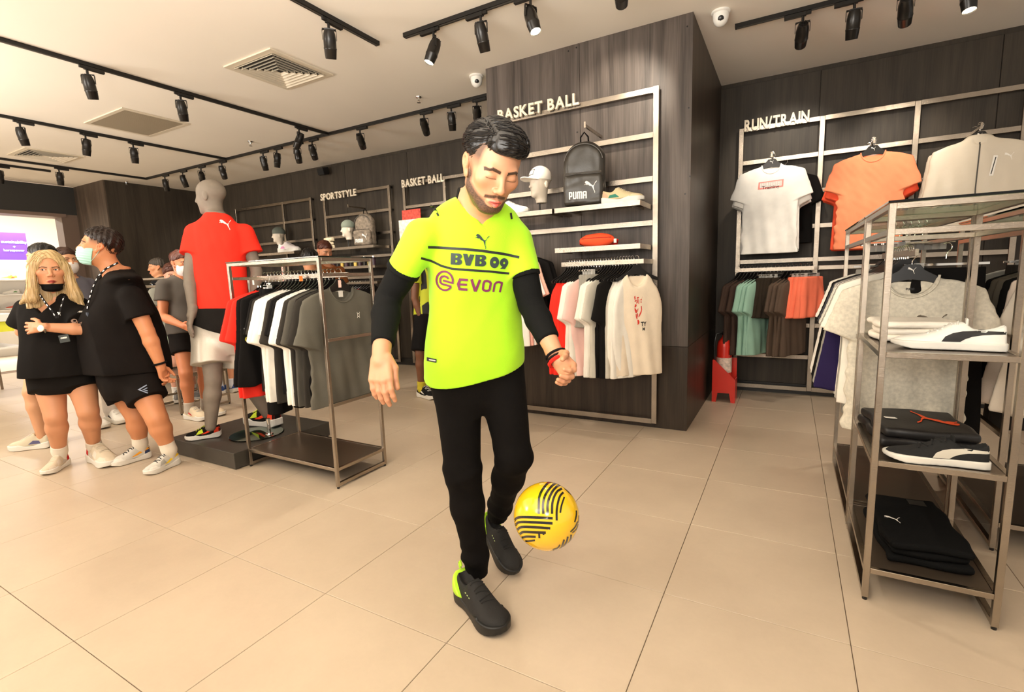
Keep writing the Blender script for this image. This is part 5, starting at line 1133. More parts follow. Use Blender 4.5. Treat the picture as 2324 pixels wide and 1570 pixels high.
def person(label, J, skin, k=1.0, s=1.0, hb=.009, hh=.003, hands={}, root_xy=None, face={}, headkw={}, belly=0, name='person', cat='person', M=None, bodymesh=True, eyes=True, fem=False, wk=1.0, hands_h=.0026):
    feet = [J[x] for x in ('anL', 'anR') if x in J]; c = np.mean(feet, 0); z0 = J.get('z0', 0)
    t = thing(name, label, cat, (c[0], c[1], z0)); M = M or SKINM; parts = []
    pts = [v for kk, v in J.items() if isinstance(v, np.ndarray) and kk not in ('face', 'hup')]
    lo, hi = bbox(pts, .17); lo[2] = max(lo[2], z0)
    v, q = solid(body_fn(J, k, belly, wk=wk, fem=fem), lo, hi, hb); parts.append((v, q))
    cols = [np.tile(np.array(lin(skin)), (len(v), 1))]
    v, q = solid(lambda P: smin(head_fn(J, s, **headkw)(P), cap(P, J['neck'] - frame(J)[:, 2] * .03, J['head'] - HF(J)[:, 2] * .03 * s - HF(J)[:, 1] * .015, .0625 * k ** .5, .0545 * k ** .5), .03), J['head'] - .145 * s, J['head'] + .145 * s, hh); parts.append((v, q))
    cols.append(face_col(J, s, skin, **face)([v[:, i].astype(np.float32) for i in range(3)]))
    for sd, C in hands.items():
        pp = [p for c_ in C for p in (c_[1], c_[2])]; lo, hi = bbox(pp, .03)
        v, q = solid(hand_fn(C, J['wr' + sd], J['el' + sd], k * (.88 if fem else 1)), lo, hi, hands_h); parts.append((v, q))
        cc = np.array(lin(skin)) * np.array((1, .94, .92)); cols.append(np.tile(cc, (len(v), 1)))
    v, q = joinmesh(parts); me = me_new('body', v, q, True); setcol(me, np.vstack(cols)); b = ob('body', me, M, t, True)
    if eyes and not headkw.get('closed') and not headkw.get('mann'):
        R = HF(J)
        for x in (-1, 1):
            p = J['head'] + R @ (np.array([x * .031, .0700, .006]) * s)
            MB().lathe([(.0002, -.0125), (.007, -.0105), (.0115, -.005), (.0125, 0), (.0115, .005), (.007, .0105), (.0002, .0125)], 14, Matrix.Translation(p) @ Matrix(R.tolist()).to_4x4() @ Matrix.Rotation(-math.pi / 2, 4, 'X') @ Matrix.Scale(s, 4)).ob('eye', EYEW, t, world=True, smooth=True)
            g = J['head'] + R @ (np.array([x * .031 + headkw.get('gaze', 0) if False else x * .031 + J.get('gaze', 0), .0700 + .0108, .006]) * s)
            MB().lathe([(.0055, 0), (.0045, .0016), (.0005, .0022)], 12, Matrix.Translation(g) @ Matrix(R.tolist()).to_4x4() @ Matrix.Rotation(-math.pi / 2, 4, 'X') @ Matrix.Scale(s, 4)).ob('iris', IRIS, t, world=True, smooth=True)
    return t
def cloth(t, name, fn, pts, m, h=.006, margin=.1, label=None, col=None):
    lo, hi = bbox(pts, margin); lo[2] = max(lo[2], 0); return solid_ob(name, fn, lo, hi, h, m, t, True, col, label)
def tee_fn(J, k=1.0, infl=.010, flare=.02, hem=-.06, slv=.55, slr=.030, seed=1, wr=.004, belly=0, neckr=.085, hemn=None, vneck=0, wk=1.0, fq=13, wide=1.0, topz=.045):
    """T-shirt over the joints; hem: height over the pelvis along the torso; slv: share of the upper arm covered"""
    F = frame(J); L = np.linalg.norm(J['neck'] - J['pelvis'])
    def fn(P):
        d, q = torso(P, J, k, wk * wide, infl, flare, belly=belly, straight=True); d = smax(d, q[2] - (L + topz * k - .24 * np.maximum(np.abs(q[0]) - .06, 0)), .02)
        for s in 'LR':
            if 'el' + s not in J: continue
            a, e = J['sh' + s], J['el' + s]; f = a + (e - a) * slv; c = cap(P, a, f, .048 * k + infl * .8, .045 * k + slr)
            c = smax(c, plane(P, f, e - a), .004); d = smin(d, c, .030)
        w = wrinkle(P, wr, fq, seed, st=(1, 1, .45)) + wrinkle(P, wr * .45, fq * 2.6, seed + 3, st=(1, 1, .5)); d = d + w
        n = F[:, 2] if hemn is None else hemn
        d = smax(d, -plane(P, J['pelvis'] + F[:, 2] * hem, n), .004)
        nb = J['neck'] + F[:, 2] * .035 + F[:, 1] * .035
        dn = ell(P, nb, (neckr, neckr, neckr * .95))
        if vneck:
            z = q[2] - L; dn = np.minimum(dn, np.maximum(np.abs(q[0]) - np.minimum((z + vneck) * .92, .066), -q[1]) * .75)
            dn = np.maximum(dn, q[1] * 0 - q[1] - .05)
        return smax(d, -dn, .003)
    return fn
def shorts_fn(J, k=1.0, infl=.012, cover=.55, r1=.10, seed=2, top=.10, wr=.004, wk=1.0, crotch=True):
    def fn(P):
        d, q = torso(P, J, k, wk, infl + .004, .008); d = smax(d, q[2] - top, .01)
        for s in 'LR':
            h, n = J['hip' + s], J['kn' + s]; f = h + (n - h) * cover; c = cap(P, h, f, .088 * k + infl, r1); c = smax(c, plane(P, f, n - h), .005); d = smin(d, c, .02)
        return d + wrinkle(P, wr, 17, seed, st=(1, 1, .5))
    return fn
def short_hair(t, J, s, m, line=.018, slope=.40, vol=(.082, .101, .086), seed=1, front=.0, hh=.004, back=-.05, name='hair', kk=60, c0=(0, -.016, .044)):
    R = HF(J)
    def fn(Pw):
        P = local(Pw, J['head'], R, s); x, y, z = P
        d = ell(P, c0, vol) - .0025 * np.sin((x * .5 + y) * kk * 4 + seed + 3 * np.sin(z * 30)) - wrinkle(P, .003, 60, seed)
        cut = (.055 + front) * np.clip((y - .02) / .05, 0, 1) + line * np.clip(1 - (y - .0) / .05, 0, 1) * (y > -.0) + (line + (y * slope)) * (y <= 0)
        cut = np.interp(y, [-.12, -.075, -.045, -.02, .0, .03, .055, .09], [back - .012, back - .006, -.025, .004, line, line + .012, .044 + front, .058 + front]).astype(np.float32)
        return smax(d, cut - z, .018) * np.float32(s)
    return solid_ob(name, fn, J['head'] - .16 * s, J['head'] + .16 * s, hh, m, t)
def strands(o, t, J, s, flow, n, m, seed=1, L=.05, r=.0016, zmin=-9, seg=7, wob=.06, lift=.002):
    R = HF(J); st = MB(); rr = np.random.RandomState(seed); bv = bvh_of(o); vs = o.data.vertices; N = len(vs)
    for i in range(n):
        p = np.array(vs[rr.randint(N)].co); pts = []; q = R.T @ (p - J['head']) / s
        if q[2] < zmin or (q[1] > .03 and q[2] < .02 and abs(q[0]) < .05): continue
        LL = L * rr.uniform(.6, 1.1)
        for k in range(seg + 1):
            h = bv.find_nearest(Vector(p)); nn = np.array(h[1]); p = np.array(h[0]); q = R.T @ (p - J['head']) / s; pts.append(p + nn * (lift * .6 + lift * math.sin(k / seg * math.pi)))
            g = R @ np.array(flow(q)); g = nrm(g - nn * (g @ nn) + rr.normal(size=3) * wob); p = p + g * LL / seg
        r0 = r * rr.uniform(.6, 1.3); st.tube(pts, [r0 * min(1, .4 + k * .5, (seg - k) * .5 + .15) for k in range(seg + 1)], 4)
    return tag(st.ob('hair_strands', m, t, world=True, smooth=True), kind='stuff')
HAIRB = mat('hair_black', (16, 13, 12), .38, spec=.45, bump=.5, bscale=160, aniso=(1, 1, .2)); HAIRR = mat('hair_reddish', (84, 40, 26), .45, bump=.4, bscale=150); HAIRBL = mat('hair_blonde', (196, 166, 118), .42, spec=.5, bump=.5, bscale=120, var=.12, vscale=14); HAIRG = mat('hair_grey', (70, 62, 54), .6, bump=.4, bscale=150)
def mask(t, J, s, m, low=False, cover=(-.02, -.125), strap=True, h=.003):
    R = HF(J)
    def fn(Pw):
        P = local(Pw, J['head'], R, s); x, y, z = P; hd = head_fn(J, s)(Pw) / np.float32(s)
        base = smin(ell(P, (0, .020, -.055), (.070, .085, .072)), hd + .010, .02) - .004 + .0012 * np.sin(z * 420)
        if low: base = smin(hd - .002, ell(P, (0, .030, -.112), (.048, .052, .020)), .01) - .004
        d = smax(base, z - cover[0] - .25 * np.maximum(y - .07, 0) * 0, .003); d = smax(d, cover[1] - z, .003); return smax(d, (.022 if not low else .0) - y, .003) * np.float32(s)
    o = solid_ob('face_mask', fn, J['head'] - .16 * s, J['head'] + .16 * s, h, m, t)
    if strap:
        for x in (-1, 1):
            for z in ((-.03, -.105) if not low else (-.10,)):
                a = J['head'] + R @ (np.array([x * .060, .03, z]) * s); b = J['head'] + R @ (np.array([x * .080, -.012, .012 if z > -.05 else -.02]) * s); c_ = J['head'] + R @ (np.array([x * .078, .006, (z + .0) * .6]) * s)
                MB().tube([a, c_, b], .0012, 5).ob('ear_loop', m, o, world=False) if False else MB().tube([a, c_, b], .0014, 5).ob('ear_loop', m, t, world=True)
    return o
def socks(t, J, m, s='LR', top=.14, k=1.0, r=.044):
    for x in s:
        a, n = J['an' + x], J['kn' + x]; d = nrm(n - a); b = a + d * (top - .02); f = a - np.array([0, 0, .06])
        solid_ob('sock', lambda P: smax(smin(cap(P, a, b + d * .03, r * k, (r + .004) * k), cap(P, a, f, r * k * .95, .030), .02), plane(P, b, d), .003), *bbox([a, b, f], .07), .005, m, t)

# ---------------------------------------------------------------- the young man with the ball
J = dict(head=pj(1117, 380, 1.41), neck=pj(1080, 472, 1.57), pelvis=pj(1077, 830, 1.78), shR=pj(957, 536, 1.52), shL=pj(1170, 548, 1.62), elR=pj(880, 680, 1.60), elL=pj(1206, 692, 1.62), wrR=pj(866, 800, 1.47), wrL=pj(1262, 806, 1.53),
         hipR=pj(1035, 850, 1.79), hipL=pj(1135, 840, 1.80), knR=pj(1050, 1066, 1.84), knL=pj(1166, 1036, 1.83), anR=pj(1083, 1290, 1.955), anL=pj(1131, 1162, 2.12))
RC = CR.T
J['face'] = RC @ nrm(np.array([.35, .66, -.67])); J['hup'] = RC @ nrm(np.array([-.06, -1.0, .10]))
MJ = J
kM = .92; sk = (192, 140, 106)
DR = nrm(pj(862, 905, 1.42) - J['wrR']); hR = hand_parts(J['wrR'], DR, RC @ np.array([.6, .1, .8]), RC @ np.array([1, .2, -.35]), curl=(.30, .38, .25), s=1.0, thumb=(.2, .15), spread=.005, ts=.34)
DL = nrm(pj(1297, 850, 1.47) - J['wrL']); hL = hand_parts(J['wrL'], DL, RC @ np.array([-.55, .75, .3]), RC @ np.array([.5, -.3, -.7]), curl=(.58, .85, .5), s=.95, ts=.6, thumb=(.8, .4))
young = person('young man in neon yellow football shirt and black joggers juggling the ball', J, sk, k=kM, s=.985, hb=.0065, hh=.0021, hands=dict(R=hR, L=hL), face=dict(beard=(48, 34, 26), fade=-.004, closed=True, lips=(214, 96, 84), brow=(30, 22, 18), browt=.0056), headkw=dict(closed=True, smile=.0018), hands_h=.0022)
NEON = mat('neon_shirt', (168, 228, 34), .75, spec=.25, bump=.25, bscale=420, sheen=.1); BLKF = fab((17, 17, 16), 'black_jersey'); BLKT = fab((15, 13, 12), 'black_jogger')
F = frame(J)
hemn = nrm(F[:, 2] + .22 * F[:, 0] * 0 + RC @ np.array([-.20, 0, 0]))
tfn = tee_fn(J, k=kM, infl=.015, flare=.012, hem=-.010, slv=.52, slr=.015, seed=21, wr=.0062, neckr=.064, hemn=hemn, vneck=.040, wide=1.02, topz=.038)
shirt = cloth(young, 'football_shirt', tfn, [J[x] for x in ('neck', 'pelvis', 'shR', 'shL')] + [J['shR'] + (J['elR'] - J['shR']) * .6, J['shL'] + (J['elL'] - J['shL']) * .6], NEON, .0042, .15)
for s in 'RL':
    a, e = J['sh' + s], J['el' + s]; f = a + (e - a) * .52; d = nrm(e - a); r = .045 * kM + .0135
    solid_ob('sleeve_cuff', lambda P: smax(smax(cap(P, a, f + d * .02, .05, r), -plane(P, f - d * .008, d), .002), plane(P, f + d * .010, d), .002), *bbox([f], .09), .0035, BLKF, young)
for s in 'RL':
    def und(P):
        a, e, w = J['sh' + s], J['el' + s], J['wr' + s]; w2 = w - nrm(w - e) * (.058 if s == 'L' else .030)
        c = arm(P, J, s, kM, .0065) + wrinkle(P, .0020, 34, 5 if s == 'R' else 6); c = smax(c, plane(P, w2, w - e), .004); return smax(c, -plane(P, a + (e - a) * .44, e - a), .004)
    cloth(young, 'undershirt_sleeve', und, [J['sh' + s], J['el' + s], J['wr' + s]], BLKF, .0055, .09)
def ucol(P):
    d, q = torso(P, J, kM, 1.0, .004); L = np.linalg.norm(J['neck'] - J['pelvis']); d = smax(d, -(q[2] - (L - .14)), .004); return smax(d, -ell(P, J['neck'] + F[:, 2] * .035 + F[:, 1] * .032, (.060, .060, .050)), .003)
cloth(young, 'undershirt_collar', ucol, [J['neck'], J['neck'] - F[:, 2] * .16], BLKF, .004, .11)
def jog(P):
    d, q = torso(P, J, kM, 1.0, .010, 0); d = smax(d, q[2] - .08, .01)
    for s in 'RL':
        h, n, a = J['hip' + s], J['kn' + s], J['an' + s]; m = n + (a - n) * .35; a2 = a - nrm(n - a) * .025
        c = cap(P, h, n, .090, .066); c = smin(c, cap(P, n, m, .066, .060), .03); c = smin(c, cap(P, m, a2, .060, .043), .03)
        t = ((P[0] - n[0]) * (a - n)[0] + (P[1] - n[1]) * (a - n)[1] + (P[2] - n[2]) * (a - n)[2]) / np.linalg.norm(a - n) ** 2
        c = c + (.0022 * np.sin(t * 34 + 2.2 * np.sin(t * 9 + P[0] * 30)) * np.clip((t - .5) * 3, 0, 1) - .007 * np.exp(-((t - .86) / .06) ** 2) + .002 * np.sin(t * 40 + P[0] * 40) * np.exp(-(t / .12) ** 2)); c = smax(c, plane(P, a2, a - n), .004); d = smin(d, c, .028)
    return d + wrinkle(P, .0035, 20, 44, st=(1, 1, .6))
jg = cloth(young, 'joggers', jog, [J[x] for x in ('pelvis', 'hipR', 'hipL', 'knR', 'knL', 'anR', 'anL')], BLKT, .006, .12)
# prints on the shirt: drawn in the frame of the chest, laid on along the view of the chest
SB = bvh_of(shirt); U0 = nrm(pj(1180, 600, 1.56) - pj(960, 590, 1.50)); V0 = nrm(F[:, 2] - U0 * (F[:, 2] @ U0))
def chest(me, px, py, m, name, off=.003, tilt=0, step=.008):
    c = pj(px, py, 1.45); U = nrm(U0 + V0 * math.tan(tilt)); V = nrm(V0 - U * (V0 @ U)); N = np.cross(U, V)
    vd = nrm(c - CC); N = nrm(N * .35 - vd * .65); V = nrm(V - N * (V @ N)); U = np.cross(V, N)
    return decal(name, me, SB, c, U, V, m, young, off=off, step=step, back=.05, reach=.5)
DPR = mat('print_dark_teal', (38, 52, 50), .6); PUR = mat('print_plum', (112, 36, 78), .55)
PXM = 1.47 / FP
def pxm(w): return w * PXM
chest(cat_mesh(pxm(33)), 1096, 551, DPR, 'cat_logo', tilt=-.06)
def pxpoly(loops, ox, oy, sc): return poly_tris([[((x - ox) * sc, -(y - oy) * sc) for x, y in L] for L in loops])
SCc = pxm(240 / 2324)
st1 = stroke([(90, 118), (400, 112), (900, 104), (1300, 118), (1800, 160), (2180, 218)], 58); st2 = stroke([(-60, 370), (150, 430), (400, 520), (640, 562), (1100, 566), (1500, 574), (1970, 606)], 52)
chest(pxpoly(st1, 1162, 678, SCc), 1080, 630, BLACKPR, 'chest_band'); chest(pxpoly(st2, 1162, 678, SCc), 1080, 630, BLACKPR, 'chest_band')
def arcp(cx, cy, rx, ry, a0, a1, n=18): return [(cx + rx * math.cos(math.radians(a)), cy - ry * math.sin(math.radians(a))) for a in np.linspace(a0, a1, n)]
def Bl(x): return [[(x, 208), (x + 170, 208)] + arcp(x + 170, 270, 80, 62, 90, -70, 8) + arcp(x + 170, 395, 88, 72, 80, -90, 8) + [(x, 467)], arcp(x + 108, 282, 44, 28, 90, -90, 8) + [(x + 104, 310), (x + 104, 254)], arcp(x + 108, 385, 44, 30, 90, -90, 8) + [(x + 104, 415), (x + 104, 355)]]
V1 = [[(868, 208), (968, 208), (998, 290), (1030, 212), (1130, 212), (1045, 467), (945, 467)]]
Z0 = [arcp(1600, 364, 110, 130, 0, 345, 24), arcp(1600, 358, 32, 30, 0, 345, 14)]; N9 = [arcp(1830, 360, 102, 104, 230, -30, 22) + [(1860, 508), (1735, 503), (1800, 455)], arcp(1832, 368, 26, 28, 0, 345, 14)]
chest(pxpoly(Bl(600) + V1 + Bl(1150) + Z0 + N9, 1162, 678, SCc), 1080, 630, DPR, 'club_lettering', off=.003)
for q in range(5):
    EL = [stroke([(1010, 795), (830, 795), (790, 905), (830, 1020), (1012, 1020)], 58), stroke([(812, 906), (995, 906)], 52), stroke([(1090, 772), (1185, 1030), (1205, 1030), (1290, 775)], 62), stroke([(1375, 860), (1395, 810), (1450, 795), (1520, 815), (1545, 850), (1530, 990), (1500, 1025), (1440, 1035), (1390, 1015), (1370, 990)], 54, True), stroke([(1622, 1055), (1640, 870), (1680, 822), (1740, 812), (1812, 835), (1812, 870), (1780, 1058)], 50)][q]
    chest(pxpoly(EL, 1162, 678, SCc), 1080, 630, PUR, 'sponsor_lettering', off=.0035 + .0003 * (q == 1), step=.012)
for r_ in range(2): chest(pxpoly(stroke([(442, 850), (664, 890)] + arcp(478, 858, 190, 218, 8, 325, 40), 46) if r_ == 0 else stroke([(640, 975), (420, 935), (380, 900), (376, 820), (410, 765), (470, 748), (530, 762), (565, 800)], 46), 1162, 678, SCc), 1080, 630, PUR, 'sponsor_ring', off=.0035)
chest(pxpoly([[(0, 0), (22, 0), (22, 9), (0, 9)]], 11, 4.5, pxm(1) * 1.1), 981, 838, BLACKPR, 'hem_label', off=.003); chest(pxpoly([[(0, 0), (15, 0), (15, 3), (0, 3)]], 7, 1.5, pxm(1) * 1.1), 982, 838, mat('stripe_grey'), 'hem_label', off=.004)
chest(pxpoly(stroke([(0, 0), (12, 9), (19, 22)], 4.5), 9, 11, pxm(1)), 986, 480, BLACKPR, 'shoulder_stripe', off=.003); chest(pxpoly(stroke([(0, 0), (3, 14)], 5), 2, 7, pxm(1)), 1166, 494, BLACKPR, 'shoulder_stripe', off=.003)
JB = bvh_of(jg); m = cat_mesh(pxm(16) * 1.2); decal('cat_logo', m, JB, pj(1184, 847, 1.6), U0, V0, WHITEPR, young, off=.002, back=.05, reach=.6)
# hair
HM = HF(J); hs = .985
def yh(Pw):
    P = local(Pw, J['head'], HM, hs); x, y, z = P
    top = ell(P, (-.006, -.006, .080), (.058, .092, .050)); top = smin(top, ell(P, (-.012, .044, .084), (.050, .044, .036)), .04)
    sd = ell(P, (.004, -.030, .052), (.084, .080, .072)); sd = smax(sd, (.026 - .25 * (y + .02) * (y > -.02) - z), .008); sd = smax(sd, y - .040 + .4 * np.abs(z - .07), .006)
    top = smax(top, .056 - z + .12 * y, .008); d = smin(top, sd, .012); gr = ell(P, (.040, .03, .118), (.0035, .07, .014)); d = smax(d, -gr, .006)
    return (d - .0012 * np.sin((.75 * y + .45 * x + .3 * z) * 500 + 2 * np.sin((y - x) * 40))) * np.float32(hs)
hr = solid_ob('hair', yh, J['head'] - .19, J['head'] + .19, .0024, HAIRB, young)
st = MB(); rr = np.random.RandomState(5); hbv = bvh_of(hr); vs = hr.data.vertices; NV_ = len(vs); inv = HM.T
for i in range(950):
    v_ = vs[rr.randint(NV_)]; p = np.array(v_.co); q = (inv @ (p - J['head'])) / hs
    if q[2] < .03: continue
    side = q[0] > .036; L = rr.uniform(.6, 1.0); pts = []
    for sidx in range(8):
        q = (inv @ (p - J['head'])) / hs; f = np.array([.10, -.75, -.55]) if side else np.array([-.95, .42, -.12 + .25 * (q[1] > .05)])
        h_ = hbv.find_nearest(Vector(p)); n_ = np.array(h_[1]); 
        if n_ @ (p - J['head']) < 0: n_ = -n_
        p = np.array(h_[0]); pts.append(p + n_ * (.0012 + .0016 * math.sin(sidx / 7 * math.pi))); g_ = HM @ f; g_ = g_ - n_ * (g_ @ n_); g_ = nrm(g_ + rr.normal(size=3) * .06); p = p + g_ * .0068 * L
    r0 = rr.uniform(.0009, .0019); st.tube(pts, [r0 * k_ for k_ in (.4, .9, 1, 1, 1, .9, .6, .2)], 4)
tag(st.ob('hair_strands', HAIRB, young, world=True, smooth=True), kind='stuff')
# wrist bands
w = J['wrL']; dl = nrm(J['wrL'] - J['elL'])
for o_, col, r_ in ((-.002, (24, 20, 22), .0042), (.010, (30, 24, 24), .0036), (.021, (214, 34, 26), .006)):
    c = w + dl * o_; a = nrm(np.cross(dl, [0, 0, 1])); b = np.cross(dl, a)
    MB().tube([c + .0315 * (a * math.cos(q) + b * math.sin(q)) for q in np.linspace(0, 2 * math.pi, 25)], r_, 6, cap=False).ob('bracelet', fab(col), young, world=True, smooth=True, label='red wristband' if col[0] > 100 else 'black braided bracelet')
BKU = mat('shoe_knit_black', (26, 24, 22), .8, bump=.5, bscale=260); NG = mat('neon_heel', (190, 240, 50), .5); SOLEB = mat('sole_black', (16, 16, 15), .5)
sR = shoe(young, at(1049, 1350, Z=.004), at(1144, 1444, Z=.004), 'runner', BKU, SOLEB, BKU, [('heel', NG)], tongue=BKU, fat=(1, 1.14, 1.12))
hl = at(1097, 1192, d=2.20); sL = shoe(young, hl, at(1170, 1306, d=2.05), 'runner', BKU, SOLEB, BKU, [('heel', NG)], tongue=BKU, fat=(1, 1.14, 1.12))
for sh_ in (sR, sL):
    M_ = sh_.matrix_basis
    v, q = solid(lambda P: np.maximum(rings([P[1], P[2] - .055, P[0]], [(-.009, 0, 0, .022, .045), (0, 0, 0, .036, .052), (.03, 0, 0, .044, .044), (.075, 0, 0, .046, .020), (.10, 0, 0, .040, .004)], e=2.3), np.maximum(np.maximum(-ell(P, (.052, 0, .10), (.048, .035, .07)), .004 - P[2]), (P[2] - .092 + P[0] * .75) * .8)), (-.02, -.06, 0), (.12, .06, .12), .0035)
    o = ob('neon_heel_cup', me_new('neon_heel_cup', v, q, True), NG, sh_); m = MB().tube([(-.004, 0, .10), (-.010, 0, .118), (-.002, 0, .128), (.006, 0, .112)], .0045, 6).mesh('pull_tab', True); ob('pull_tab', m, NG, sh_)
    tk_ = MB()
    for i in range(8): tk_.box((.10 + i * .0115, .036 - i * .0006, .072 - i * .0042), (.106 + i * .0115, .0375 - i * .0006, .075 - i * .0042)).box((.10 + i * .0115, -.0375 + i * .0006, .072 - i * .0042), (.106 + i * .0115, -.036 + i * .0006, .075 - i * .0042))
    ob('stitch_dashes', tk_.mesh('stitch_dashes'), mat('stitch_pale', (200, 220, 150), .6), sh_)
# the ball
bc = at(1240, 1170, d=1.635); ball = thing('football', 'yellow football with black striped bands in the air beside the young man', 'ball', bc)
v, q = solid(lambda P: ell(P, (0, 0, 0), (.1085, .1085, .1085)), (-.12, -.12, -.12), (.12, .12, .12), .004); v = v / np.linalg.norm(v, axis=1)[:, None] * .1085
YB_ = mat('ball_yellow', (255, 205, 30), .16, spec=.6, coat=.5); bo = ob('panels', me_new('panels', v, q, True), YB_, ball)
BBV = bvh_of(bo); vd = nrm(CC - bc); ru = CR[0] - vd * (CR[0] @ vd); ru = nrm(ru); rv = np.cross(vd, ru)
def bpatch(pl, U, V, N0, n=1, name='black_stripe'):
    for L in pl:
        m = poly_tris([L]); cut_grid(m, .008); bad = False
        for p in m.vertices:
            rr_ = p.co.x ** 2 + p.co.y ** 2; lim = .1082
            if rr_ > lim ** 2: s_ = lim / math.sqrt(rr_); p.co.x *= s_; p.co.y *= s_; rr_ = lim ** 2
            zz = math.sqrt(max(.1085 ** 2 - rr_, 0)); w_ = np.array(U) * p.co.x + np.array(V) * p.co.y + np.array(N0) * zz; p.co = Vector(w_ * 1.006)
        m.update(); bm = bmesh.new(); bm.from_mesh(m); bmesh.ops.reverse_faces(bm, faces=[f for f in bm.faces if f.normal.dot(f.calc_center_median()) < 0]); bm.to_mesh(m); bm.free()
        m.polygons.foreach_set('use_smooth', np.ones(len(m.polygons), bool)); ob(name, m, mat('ball_black', (22, 20, 18), .2, coat=.5), ball)
S_ = .1085 / 585; f2 = lambda L: [((x - 865) * S_, -(y - 785) * S_) for x, y in L]
ST = [[(738, 755), (742, 600), (752, 480), (800, 370), (900, 240), (990, 190)], [(815, 755), (812, 600), (850, 460), (930, 340), (1030, 240), (1085, 228)], [(888, 755), (888, 620), (920, 500), (985, 380), (1060, 300), (1120, 262)], [(960, 755), (968, 600), (1000, 490), (1060, 390), (1150, 330)], [(1035, 860), (1040, 700), (1070, 560), (1110, 460), (1170, 400)], [(1098, 740), (1125, 620), (1180, 480)],
      [(300, 870), (380, 815), (600, 810), (970, 825)], [(320, 945), (400, 890), (620, 888), (965, 905)], [(355, 1018), (440, 968), (700, 968), (925, 985)], [(395, 1085), (470, 1048), (640, 1048), (850, 1052)], [(430, 1145), (520, 1120), (680, 1118)], [(490, 1200), (570, 1190), (665, 1175)], [(738, 1055), (740, 1140)], [(810, 1055), (812, 1090)],
      [(1385, 700), (1380, 780), (1345, 890)], [(1400, 880), (1350, 970), (1265, 1045)], [(1415, 920), (1380, 1000), (1300, 1060)], [(1430, 780), (1425, 860), (1405, 900)], [(1280, 1090), (1270, 1170), (1235, 1240)], [(1220, 1120), (1200, 1200), (1150, 1300)], [(1155, 1165), (1130, 1250), (1090, 1340)], [(1085, 1250), (1040, 1310), (960, 1335)], [(990, 1355), (920, 1385)], [(880, 1370), (840, 1390)],
      [(700, 190), (830, 215)], [(1200, 330), (1280, 400)], [(1240, 370), (1320, 440)]]
wd = [34, 34, 34, 32, 30, 24] + [34] * 4 + [30, 24, 28, 24] + [22, 20, 18, 14] + [26] * 3 + [20, 14, 10, 10, 12, 12]
def smooth(L, n=5):
    L = np.array(L, float); o = []
    if len(L) < 3: return [tuple(p) for p in L]
    E = np.vstack([2 * L[0] - L[1], L, 2 * L[-1] - L[-2]])
    for i in range(1, len(E) - 2):
        for t in np.linspace(0, 1, n, endpoint=False): p0, p1, p2, p3 = E[i - 1:i + 3]; o.append(tuple(p1 + .5 * t * (p2 - p0 + t * (2 * p0 - 5 * p1 + 4 * p2 - p3 + t * (3 * (p1 - p2) + p3 - p0)))))
    return o + [tuple(L[-1])]
ST = [smooth(L) for L in ST]
for L, w_ in zip(ST, wd): bpatch([f2(stroke(L, w_ * 1.2)[0])], ru, rv, vd)
for sg in (1, -1):      # the same bands go on round the back of the ball
    for L, w_ in list(zip(ST, wd))[:12]: bpatch([f2(stroke(L, w_)[0])], -ru * sg if sg > 0 else rv, rv if sg > 0 else ru, -vd)

# ---------------------------------------------------------------- mannequin in red
J = dict(head=pj(477, 447, 3.62), neck=pj(495, 508, 3.62), pelvis=pj(505, 738, 3.66), shL=pj(443, 530, 3.58), shR=pj(556, 527, 3.68), elL=pj(430, 622, 3.53), elR=pj(582, 615, 3.72), wrL=pj(437, 705, 3.47), wrR=pj(578, 690, 3.70), hipL=pj(478, 768, 3.62), hipR=pj(536, 768, 3.70), knL=pj(484, 862, 3.58), knR=pj(560, 860, 3.78), anL=pj(478, 968, 3.60), anR=pj(606, 940, 3.92), z0=.118)
J['face'] = facing(480, 450, 118, -.05); MG = mat('mannequin_cloth', (124, 113, 100), .7, bump=.35, bscale=300, var=.05, vscale=30)
hl_ = hand_parts(J['wrL'], pj(428, 745, 3.46) - J['wrL'], CR[0] * 1.0, -CR[2] * .3 + np.array([-.8, .5, 0]), curl=(.25, .25, .2), s=1.15, thumb=(.2, .1))
man = person('grey mannequin in red T-shirt and silver shorts seen from behind', J, (158, 146, 130), k=1.0, s=1.07, hands=dict(L=hl_), headkw=dict(mann=True), face=dict(mann=True), M=MG, name='mannequin', cat='mannequin', hh=.004, hb=.008)
REDT = fab((255, 52, 34), 'red_tee'); F = frame(J)
rt = cloth(man, 't_shirt', tee_fn(J, infl=.020, flare=.022, hem=.10, slv=.52, slr=.034, seed=9, wr=.005, neckr=.070, topz=.068), [J[x] for x in ('neck', 'pelvis', 'shL', 'shR')] + [J['shL'] + (J['elL'] - J['shL']) * .6, J['shR'] + (J['elR'] - J['shR']) * .6], REDT, .0065, .17)
vd = nrm(ray(512, 510)); uu = nrm(np.cross(vd, [0, 0, 1])); decal('cat_logo', cat_mesh(.075), rt, pj(512, 510, 3.3), uu, np.cross(uu, vd), WHITEPR, man, back=.05, off=.003)
cloth(man, 'black_waist_top', lambda P: smax(smax(torso(P, J, 1.0, 1.0, .052, .0)[0], torso(P, J)[1][2] - .12, .01), -(torso(P, J)[1][2] + .055 + .35 * torso(P, J)[1][0]), .01) + wrinkle(P, .005, 18, 4), [J['pelvis'], J['hipL'], J['hipR']], fab((28, 26, 24)), .007, .24)
cloth(man, 'silver_shorts', shorts_fn(J, infl=.032, cover=.62, r1=.135, seed=12, top=.05, wr=.007), [J[x] for x in ('pelvis', 'hipL', 'hipR', 'knL', 'knR')], mat('silver_nylon', (190, 184, 170), .38, .2, bump=.4, bscale=60), .007, .17)
S1 = [('swoosh', fab((240, 70, 40))), ('quarter', fab((205, 225, 60))), ('heel', fab((250, 80, 50)))]; BU = fab((26, 24, 22), 'shoe_mesh_black')
